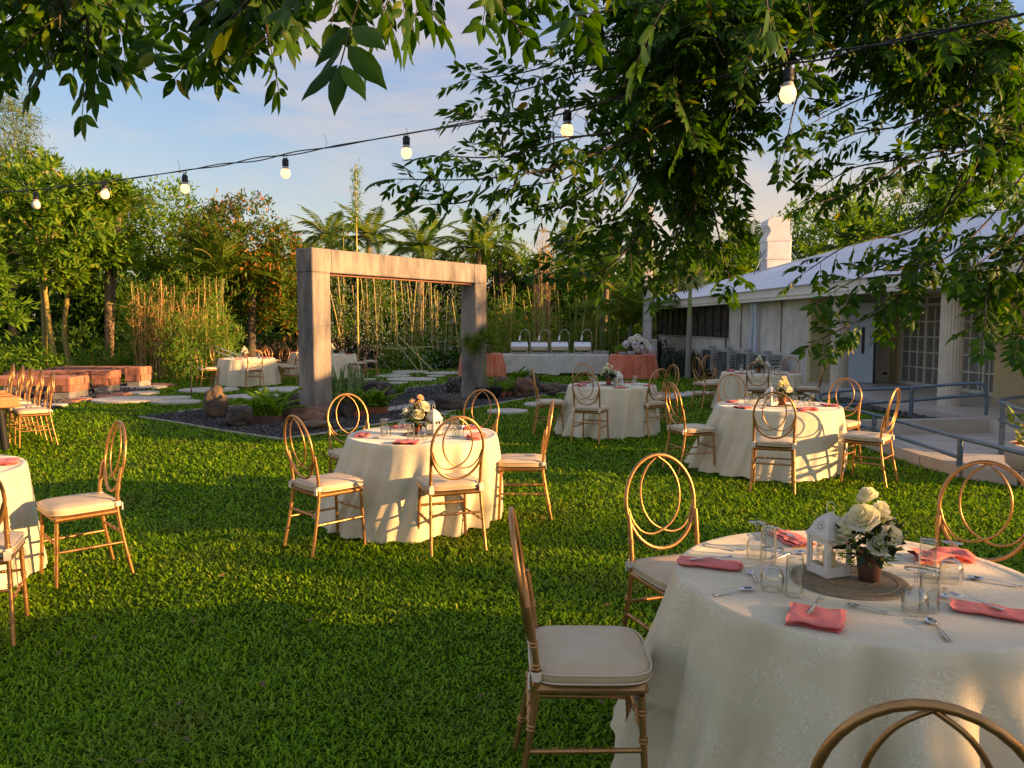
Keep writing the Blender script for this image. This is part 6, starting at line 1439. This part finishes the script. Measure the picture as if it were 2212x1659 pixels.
for i, (u, v, y, lab, s) in enumerate(((712, 520, 33, 'leftmost coconut palm, just right of the left post top', .85), (800, 515, 34, 'second coconut palm, right of the tall bamboo shoot', .95), (912, 545, 30, 'third coconut palm, centred over the beam', 1.0), (1035, 540, 31, 'fourth coconut palm, darkest, over the right end of the beam', .95),
                                     (1245, 545, 36, 'coconut palm between gateway and hanging leaves', 1.0), (1312, 590, 33, 'half-hidden coconut palm right of the dry bamboo', .8), (1618, 540, 42, 'coconut palm beside the white duct', 1.05), (668, 560, 38, 'small drooping palm at the edge of the bronze tree', .7))):
    h = zat(v, y); palm('coconut_palm', lab, pos(u, y)-.2, y, h+.12, 15, group=CG, s=s, seed=i, elev=(-.75, .5))
palm('fan_palm', 'fan palm with ringed twin trunk among the left trees', pos(248, 25), 24.5, zat(470, 24.5), 18, ('areca', 'short'), .12, lean=.5, s=.95, seed=21, elev=(-.2, .9))
palm('fan_palm', 'palm with straight ringed trunk left of the golden canes', pos(232, 24), 24, zat(560, 24), 12, ('areca', 'short'), .11, lean=.1, s=.8, seed=22)
palm('fan_palm', 'leaning slender palm behind the right-hand far-left table chairs', pos(505, 25), 23.2, zat(600, 23.2), 18, ('areca', 'areca'), .09, lean=.35, s=1.1, seed=23, elev=(-.35, .8))
palm('areca_palm', 'tall yellow-green palm with pale upright shaft right of the dry bamboo', pos(1300, 29), 29, zat(660, 29), 14, ('areca', 'short'), .08, 'areca_bark', lean=.0, s=.95, seed=24, crownshaft=1.0, elev=(-.1, 1.0), green=True)
palm('areca_palm', 'low spreading palm with drooping dark fronds behind the buffet plates', pos(1355, 26), 26, zat(700, 26), 16, ('areca', 'areca'), .08, 'areca_bark', lean=.1, s=1.35, seed=25, elev=(-.35, .8))
bt = palm('betel_palm', 'thin betel palm with green shaft and pale seed tassels in front of the hall', 4.95, 21.6, zat(685, 21.6), 9, ('short', 'short'), .085, 'areca_bark', lean=.02, s=.9, seed=26, crownshaft=1.0, elev=(-.3, .9))
leafblob('seed_tassels', 520, .42, .22, .012, 'pale_seed', bt, (.0, 0, zat(604, 21.6)), (1, .9, .5), LEAF2, -.6)
link('shaft_scar', trunkmesh([(.02, 0, zat(640, 21.6)), (.02, 0, zat(560, 21.6))], .05, .045).mesh('shaft_scar'), M['palm_green'], bt)

# bamboo clumps: each cane a part
def bamboo(label, cx, cy_, n, w, dpt, h0, h1, canem, leafm, nleaf, tilt=.06, r=.028, lz=(.2, 1.0), lw=.9, group=None, seed=0, L_=.22, twigs=True):
    r2 = random.Random(seed+90); t = empty('bamboo_clump', label, 'bamboo', (cx, cy_, 0), 0, group); tops = []
    for i in range(n):
        x, y = r2.uniform(-w, w), r2.uniform(-dpt, dpt); h = r2.uniform(h0, h1); tx, ty = r2.gauss(0, tilt)*h, r2.gauss(0, tilt*.5)*h
        q = MB(); k = int(h/.32)+2; pts = []; rr = []
        for j in range(k):
            f = j/(k-1); c = Vector((x+tx*f**1.4, y+ty*f, h*f)); rad = r*(1-.55*f)*r2.uniform(.8, 1.1)
            pts += [c-Vector((0, 0, .012)), c, c+Vector((0, 0, .012))]; rr += [rad*.92, rad*1.22, rad*.92]
        q.tube(pts, rr, 6); link('cane', q.mesh('cane'), M[canem], t); tops.append((x, y, tx, ty, h))
    T_ = np.array(tops); bi = RG.integers(0, n, nleaf//4); f = RG.uniform(lz[0], lz[1], (len(bi), 1)); b4 = T_[bi]
    c = np.concatenate([b4[:, 0:1]+b4[:, 2:3]*f**1.4, b4[:, 1:2]+b4[:, 3:4]*f, b4[:, 4:5]*f], 1)+vrand(len(bi), .17*lw)
    P = np.repeat(c, 4, 0)+vrand(len(bi)*4, .05); m = len(P); Dd = norm(vrand(m, .7)+np.array([[0, 0, -.35]]))
    V, F = leaves(P, Dd, norm(vrand(m, .5)+np.array([[0, 0, 1.0]])), RG.uniform(.6, 1.2, m)*L_, RG.uniform(.6, 1.1, m)*.034, LEAF2); link('foliage', npmesh('foliage', V, F), M[leafm], t)
    return t
BG = 'bamboo clumps'
y = 22.5
bamboo('bright green bamboo thicket with golden canes left of the bronze tree', pos(385, y), y, 40, 1.35, .6, 1.6, 2.9, 'cane', 'bamboo_leaf', 6200, .06, .025, (.35, 1.05), 1.5, BG, 1, .2)
bamboo('dry orange bamboo canes standing among the green thicket', pos(368, 21.8), 21.6, 30, .9, .3, 1.6, 2.8, 'cane_o', 'bamboo_dry', 1300, .08, .022, (.3, 1.0), .8, BG, 2, .2)
bamboo('low feathery green bamboo fringe behind the far left table', pos(430, 21), 21, 16, .9, .4, 1.0, 1.9, 'cane', 'bamboo_leaf', 5600, .06, .014, (.0, 1.0), 1.3, BG, 3, .2)
y = 27
for i, (u, n, lab) in enumerate(((780, 13, 'bamboo clump with bare topped canes at the left of the gateway opening'), (880, 13, 'bamboo clump with bare topped canes in the middle of the gateway opening'), (975, 12, 'bamboo clump with bare topped canes at the right of the gateway opening'))):
    bamboo(lab, pos(u, y), y, n+2, .85, .5, 2.3, 3.5, 'cane', 'bamboo_leaf', 1250, .085, .040, (.05, .8), 1.5, BG, 10+i, .24)
bamboo('tallest single bamboo shoot with leaves only at its tip, above the beam', pos(770, 26), 26, 2, .06, .05, zat(352, 26)-.25, zat(352, 26), 'cane', 'bamboo_leaf', 420, .004, .042, (.70, 1.0), .35, BG, 20, .22)
bamboo('leafy bamboo behind the left end of the beam', pos(715, 28), 28, 6, .5, .3, 3.6, zat(478, 28), 'cane', 'bamboo_leaf', 1800, .02, .03, (.5, 1.0), .7, BG, 21, .24)
bamboo('leafy bamboo right of the tall shoot', pos(820, 29), 29, 6, .6, .3, 3.4, zat(520, 29), 'cane', 'bamboo_leaf', 1600, .02, .03, (.5, 1.0), .8, BG, 22, .24)
bamboo('tight column of golden cut bamboo canes behind the chafing dishes', pos(1172, 26), 26, 26, .30, .25, 2.8, 3.7, 'cane_o', 'bamboo_dry', 260, .012, .036, (.3, 1.0), .5, BG, 23, .2)
bamboo('thin bare bamboo twigs rising above the golden column', pos(1178, 26.4), 26.4, 12, .22, .2, 4.3, zat(478, 26.4), 'cane_o', 'bamboo_dry', 120, .02, .014, (.7, 1.0), .4, BG, 24, .2)
for i, (u, yy, lab) in enumerate(((1075, 27, 'young bamboo right of the gateway, behind the papyrus'), (1130, 25.5, 'leafy low bamboo behind the leftmost chafing dish'), (1235, 27, 'young green bamboo behind the middle of the buffet'), (1290, 25.8, 'young green bamboo behind the heat lamps at the right'), (1440, 30, 'young bamboo behind the utility pole'))):
    bamboo(lab, pos(u, yy), yy, 12, .7, .4, 1.7, 3.2, 'cane', 'bamboo_leaf', 1500, .06, .026, (.1, .85), 1.5, BG, 30+i, .24)
# crossed bamboo props and rail
t = empty('bamboo_trestle', 'crossed bamboo poles with a crossbar seen through the gateway', 'trestle', (0, 0, 0))
def wp(u, v, y): return tuple(W(u, v, y=y))
for a, c in ((wp(830, 754, 23.5), wp(938, 749, 23.2)), (wp(858, 742, 23.6), wp(908, 806, 22.3)), (wp(863, 728, 23.6), wp(935, 800, 22.6)), (wp(900, 752, 23.3), wp(912, 800, 23.0))):
    q = MB(); q.tube([a, c], .018, 6); link('pole', q.mesh('pole'), M['cane'], t)
t = empty('white_ladder', 'white slatted ladder leaning in the bushes left of the far table', 'ladder', (0, 0, 0))
a0, a1 = Vector(wp(425, 746, 20.8)), Vector(wp(478, 760, 19.9)); 
for k in (0, .12):
    q = MB(); q.tube([Vector(wp(340, 712, 22.2))+Vector((0, 0, k)), Vector(wp(520, 775, 20.2))+Vector((0, 0, k-.05))], .018, 6); link('side_rail', q.mesh('side_rail'), M['white_paint'], t)
# low planting: hedge clumps at the foot of the trees
LOW = [(-13.5, 21.5, 1.0, .8, 'tree_d', 'bushy shrub behind the mossy trunks, left'), (-12.0, 22.5, .9, .7, 'bamboo_leaf', 'yellow-green shrub behind the middle bench'), (-10.6, 22.3, .8, .8, 'tree_d', 'shrub right behind the farthest bench'), (-9.4, 22.6, .9, .9, 'bamboo_leaf', 'low shrub at the foot of the golden canes'),
       (-15.8, 23.5, 1.2, .9, 'tree_c', 'dark rounded shrub between the mossy trunks'), (-5.9, 26.5, 1.3, .8, 'purple', 'dry dark shrub behind the far left tables'), (-7.8, 26, 1.3, .8, 'purple', 'dry dark shrub left of the far tables'), (-3.6, 26.3, 1.0, .55, 'tree_d', 'green shrub at the left foot of the opening bamboo'),
       (-2.0, 26.4, 1.0, .5, 'tree_c', 'low dark shrub in the gateway opening'), (-.9, 26.3, .9, .6, 'bamboo_leaf', 'low bright shrub left of the right post'), (1.2, 25.4, .9, .8, 'bamboo_leaf', 'yellow-green shrub behind the left of the buffet'), (4.3, 26.2, 1.2, 1.0, 'purple', 'dark shrub behind the plates on the buffet'),
       (2.6, 30.5, 1.0, 1.5, 'purple', 'tall dark purple shrub above the buffet lamps'), (-.2, 30, 1.6, 1.7, 'yellow_fl', 'tall shrub with yellow flowers right of the beam'), (.7, 24.6, .3, .35, 'pale_seed', 'pale dry grass tuft left of the leftmost chafing dish'), (-22, 27, 1.6, 1.0, 'tree_c', 'dark shrub at the far left under the trees'), (-19, 27, 1.6, 1.0, 'tree_c', 'dark undergrowth shrub second from left'),
       (-17, 29, 1.8, 1.2, 'tree_c', 'dark undergrowth behind the rosette trees'), (-13.5, 29, 1.8, 1.3, 'tree_c', 'dark undergrowth behind the ringed palms'), (-10, 29, 1.8, 1.3, 'tree_c', 'dark undergrowth behind the bamboo thicket'), (-6.5, 30, 1.8, 1.3, 'tree_c', 'dark undergrowth behind the dry shrubs'), (-3.2, 30.5, 1.8, 1.2, 'tree_c', 'dark undergrowth behind the opening'), (0, 31.5, 1.8, 1.3, 'tree_c', 'dark undergrowth right of the right post'), (3.2, 31, 1.8, 1.3, 'tree_c', 'dark undergrowth behind the golden bamboo'), (6.0, 33, 1.6, 1.3, 'tree_c', 'dark undergrowth at the far hall end')]
for i, (x, y, r, h, lm, lab) in enumerate(LOW):
    t = empty('shrub', lab, 'shrub', (x, y, 0), 0, 'shrubs at the foot of the trees'); n = int(1500*r) if lm != 'pale_seed' else 500
    V, F = crown_arrays([(0, 0, h*.55, r, r*.6, h*.62), (-r*.5, .1, h*.35, r*.6, r*.5, h*.4), (r*.5, -.1, h*.4, r*.6, r*.5, h*.45)], n, .17 if lm != 'tree_c' else .24, .055 if lm != 'tree_c' else .09, LEAF2, .2, 7); link('foliage', npmesh('foliage', V, F), M[lm], t)
    q = MB()
    for k in range(5): a = rnd.uniform(0, 6.28); q.tube([(0, 0, 0), (math.cos(a)*r*.4, math.sin(a)*r*.3, h*.7)], .012, 5)
    link('stems', q.mesh('stems'), M['bark'], t)
# unseen trees and shrubs added off to the right to shade lawn and gateway
def qshade(q_, x): return (q_-.259*x)/.966
for i, (q_, x, h, r, n, lab) in enumerate(((-1.6, 12.5, 4.6, 1.2, 5200, 'first unseen broad tree added beyond the right border to shade the lawn'), (.2, 13, 4.8, 1.2, 5200, 'second unseen broad tree added beyond the right border to shade the lawn'), (1.9, 12.5, 4.2, 1.05, 3600, 'third unseen broad tree added beyond the right border to shade the lawn'))):
    tree('shade_tree', lab, x, qshade(q_, x), [([(0, 0, 0), (.1, 0, 2.2)], .16, .1)], [(0, 0, h*.6, r, r, h*.42), (0, 0, h*.28, r*.95, r, h*.30)], n, .26, .10, 'tree_c', group='unseen trees added to shade the lawn', limbs=False)
for i, (q_, x, h, r, n, lab) in enumerate(((11.7, 17.5, 4.9, .75, 3000, 'first unseen slim tree added behind the hall end to shade the gateway'), (13.1, 17.5, 5.3, .8, 3000, 'second unseen slim tree added behind the hall end to shade the gateway'), (14.6, 17.5, 5.7, .85, 3000, 'third unseen slim tree added behind the hall end to shade the gateway'))):
    tree('shade_tree', lab, x, qshade(q_, x), [([(0, 0, 0), (.1, 0, 3)], .12, .08)], [(0, 0, h*.75, r, r, h*.26), (0, 0, h*.45, r, r, h*.25)], n, .24, .10, 'tree_c', group='unseen trees added to shade the gateway', limbs=False)  # out of view, added to keep the lower gateway in shade
for i, (q_, h) in enumerate(((3.35, 2.35), (4.35, 2.72), (5.35, 2.62))):  # unseen shrubs added, heights set by how far their shade should reach
    t = empty('shrub', ('nearest', 'middle', 'farthest')[i]+' unseen tall shrub added beyond the right border to shade the lawn', 'shrub', (12.3, qshade(q_, 12.3), 0), 0, 'unseen shrubs added to shade the lawn')
    V, F = crown_arrays([(0, 0, h*.5, .55, .55, h*.5), (0, 0, h*.3, .6, .6, h*.3)], 2600, .20, .09, LEAF2, .2, 7); link('foliage', npmesh('foliage', V, F), M['tree_c'], t)
    q = MB(); q.tube([(0, 0, 0), (.05, 0, h*.6)], .03, 6); link('stems', q.mesh('stems'), M['bark'], t)

# ------------------------------------------------------------------ bed plants
V, F = frond_arrays(.42, 22, .085, 1.0, .020, .1); FERN = npmesh('frond', V*np.array([[1, 1, 1]]), F); FERN.materials.append(M['fern'])
for v in FERN.vertices: pass
def fern(u, v, label, s=1.0, n=16, boxm=None, bw=.0, z0=0, kind='box', seed=0, spread=1.0, count=1):
    p = W(u, v, 0); r2 = random.Random(seed); t = empty('fern', label, 'fern', (p.x, p.y, 0), 0, 'ferns round the gravel bed')
    if boxm:
        q = MB()
        if kind == 'box':
            w = bw; q.box(-w, w, -.11, .11, 0, .012); q.box(-w, w, -.11, -.095, .0121, .13); q.box(-w, w, .095, .11, .0121, .13); q.box(-w, -w+.015, -.0949, .0949, .0121, .129); q.box(w-.015, w, -.0949, .0949, .0121, .129); q.box(-w+.016, w-.016, -.094, .094, .013, .10)
            z0 = .10
        else: q.lathe([(0, 0), (.07, 0), (.09, .12), (.075, .12), (0, .10)], 16); z0 = .11
        link('planter', q.mesh('planter'), M[boxm], t)
    for i in range(n):
        cx = r2.uniform(-bw*.8, bw*.8) if bw else r2.uniform(-.05, .05)
        f = link('frond', FERN, None, t, (cx, r2.uniform(-.04, .04), z0)); f.rotation_euler = (Matrix.Rotation(r2.uniform(0, 6.28), 3, 'Z')@Matrix.Rotation(r2.uniform(.05, .75)*spread, 3, 'X')).to_euler(); k = s*r2.uniform(.75, 1.15); f.scale = (k, k, k)
fern(575, 915, 'fern with long arching fronds in a dark tray between the two front boulders', 1.35, 20, 'pot_brown', .26, seed=1)
fern(757, 902, 'left bright green fern in a red box beside the left post', 1.05, 24, 'terracotta', .20, seed=2)
fern(808, 895, 'right bright green fern in a red box in front of the black boulder', 1.05, 26, 'terracotta', .22, seed=3)
fern(868, 852, 'low fern behind the gravel, left of the small black boulder', .8, 14, seed=4)
fern(1083, 860, 'small fern in an orange pot nearest the papyrus', .8, 14, 'terracotta', kind='pot', seed=5)
fern(1102, 858, 'small upright fern in an orange pot beside the cone boulder', .9, 14, 'terracotta', kind='pot', seed=6)
fern(1120, 826, 'grassy fern behind the tan boulder', 1.2, 18, seed=7); fern(1170, 824, 'thin grass-like fern left of the buffet cloth corner', .9, 12, seed=8); fern(475, 846, 'thin fern growing behind the upright boulder', .6, 8, seed=9)
fern(1060, 838, 'low green fern at the foot of the papyrus pot', .7, 12, seed=10)
def swords(u, v, label, n, h, w, d, m, seed=0, loc=None, group='sword-leaved plants'):
    p = W(u, v, 0) if loc is None else Vector(loc); r2 = random.Random(seed+5); t = empty('snake_plant', label, 'plant', (p.x, p.y, p.z if loc else 0), 0, group)
    for i in range(n):
        q = MB(); x, y = r2.uniform(-w, w), r2.uniform(-d, d); hh = h*r2.uniform(.6, 1.1); lx, ly = r2.gauss(0, .14), r2.gauss(0, .12); a = r2.uniform(0, PI); ww = .031*r2.uniform(.8, 1.3)*(1 if h < .7 else 1.3)
        vs = []
        for k in range(6):
            f = k/5; wk = ww*(1-.2*f if k < 4 else (.65 if k == 4 else .02)); c = Vector((x+lx*hh*f*f, y+ly*hh*f*f, hh*f)); tw = a+f*.5; e = Vector((math.cos(tw), math.sin(tw), 0))*wk; nn = Vector((-math.sin(tw), math.cos(tw), 0))*wk*.35
            vs += [c-e, c+nn, c+e]
        q.add(vs, [(k*3+j, k*3+j+1, k*3+4+j, k*3+3+j) for k in range(5) for j in range(2)], True); link('leaf', q.mesh('leaf'), M[m], t)
swords(738, 858, 'dense snake plant with wavy upright leaves right of the left post', 48, .66, .42, .22, 'snake', 1)
swords(778, 848, 'shorter snake plant beside the dense one, before the black boulder', 14, .42, .2, .15, 'snake', 2)
swords(700, 865, 'few snake plant leaves hugging the left post', 6, .45, .05, .1, 'snake', 3)
for i, (s, lab) in enumerate(((5.2, 'dark sword plants beside the farthest air conditioner'), (6.5, 'dark sword plants under the louvred windows, near the betel palm'), (7.9, 'dark sword plants under the middle of the louvred windows'), (9.4, 'dark sword plants toward the far end of the wall'), (11.0, 'dark sword plants by the pole pedestal'))):
    p = B(s, -.75); swords(0, 0, lab, 40, .75, .75, .35, 'snake_dark', 10+i, loc=(p.x-.1*i*0, p.y, 0))
p = B(12.2, -.6); t = empty('shrub', 'arching dark shrub between pole and hall wall', 'shrub', (p.x, p.y, 0), 0)
for i in range(14): f = link('frond', FR['short'], None, t, (0, 0, .1)); f.rotation_euler = (0, 0, 0); f.rotation_euler = (Matrix.Rotation(i*2.4, 3, 'Z')@Matrix.Rotation(rnd.uniform(-.1, .5), 3, 'X')).to_euler(); f.scale = (.6, .6, .6)
# papyrus in a black pot at the right post
p = W(1055, 864, 0); t = empty('papyrus_plant', 'papyrus with umbrella heads in a black pot in front of the right post', 'plant', (p.x, p.y+.1, 0))
q = MB(); q.lathe([(0, 0), (.17, 0), (.26, .14), (.27, .24), (.285, .26), (.25, .26), (.24, .22), (0, .20)], 26); link('pot', q.mesh('pot'), M['black'], t)
heads = [(1012, 738), (1040, 722), (1058, 730), (1024, 752), (1062, 745), (1032, 735)]
for i, (u, v) in enumerate(heads):
    c = W(u, v, y=p.y+.1+rnd.uniform(-.2, .2))-Vector((p.x, p.y+.1, 0)); b0 = Vector((rnd.uniform(-.12, .02), rnd.uniform(-.08, .08), .2))
    q = MB(); q.tube(catmull([b0, b0.lerp(c, .5)+Vector((0, 0, .12)), c], 6), .006, 5); link('stem', q.mesh('stem'), M['palm_green'], t)
    n = 150; Dd = norm(vrand(n)+np.array([[0, 0, .3]])); P = np.tile(tuple(c), (n, 1)); V, F = leaves(P, Dd, norm(vrand(n)), RG.uniform(.14, .27, n), np.full(n, .010), LEAF2); link('umbel', npmesh('umbel', V, F), M['bamboo_leaf'], t)
for i, (u, v) in enumerate(((1105, 770), (1118, 762), (1085, 760), (1010, 765))):
    c = W(u, v, y=p.y)-Vector((p.x, p.y+.1, 0)); q = MB(); q.tube([(0, 0, .2), tuple(c)], .004, 5); link('stem', q.mesh('stem'), M['palm_green'], t)
# garden light post, sapling by the round slab, planter at right edge, cable post
p = W(929, 795, 0); t = empty('garden_light', 'small black garden light post standing in the far lawn', 'garden light', (p.x, p.y, 0))
q = MB(); q.box(-.05, .05, -.05, .05, 0, .30, bev=.008); link('post', q.mesh('post'), M['black'], t); q = MB(); q.box(-.075, .075, -.075, .075, .301, .47, bev=.012); q.box(-.09, .09, -.09, .09, .471, .49); link('head', q.mesh('head'), M['black'], t)
p = W(413, 857, 0); t = empty('sapling', 'thin young sapling growing at the edge of the big round slab', 'sapling', (p.x, p.y, 0))
link('stem', trunkmesh([(0, 0, 0), (.02, 0, .5), (0, 0, 1.1)], .014, .006).mesh('stem'), M['bark'], t); V, F = crown_arrays([(0, 0, .75, .28, .25, .4)], 260, .12, .035, LEAF2, .1, 5); link('foliage', npmesh('foliage', V, F), M['tree_d'], t)
p = W(2262, 1050, 0); t = empty('concrete_planter', 'rounded grey concrete planter with croton cut off at the right edge', 'planter', (p.x+.05, p.y+.1, .1))
q = MB(); q.lathe([(0, 0), (.24, 0), (.33, .08), (.35, .22), (.33, .27), (.29, .27), (.27, .22), (0, .2)], 28); link('bowl', q.mesh('bowl'), M['concrete_l'], t)
V, F = crown_arrays([(0.05, 0, .42, .18, .2, .16)], 160, .16, .05, LEAF4, .12, 7); link('plant', npmesh('plant', V, F), M['croton'], t)
# small fallen leaves on the lawn
n = 90; y = 1.8*(16/1.8)**RG.random(n); x = RG.uniform(-.66, .66, n)*y; k = ~skip_mask(x, y); x, y = x[k], y[k]; n = len(x)
V, F = leaves(np.stack([x, y, np.full(n, .045)], 1), norm(np.column_stack([RG.normal(size=(n, 2)), RG.normal(size=n)*.2])), norm(np.column_stack([RG.normal(size=(n, 2))*.4, np.ones(n)])), RG.uniform(.03, .06, n), RG.uniform(.015, .03, n), LEAF4)
tag(link('fallen_leaves', npmesh('fallen_leaves', V, F), M['dead_leaf']), 'small brown dead leaves scattered on the lawn', 'leaves', kind='stuff')
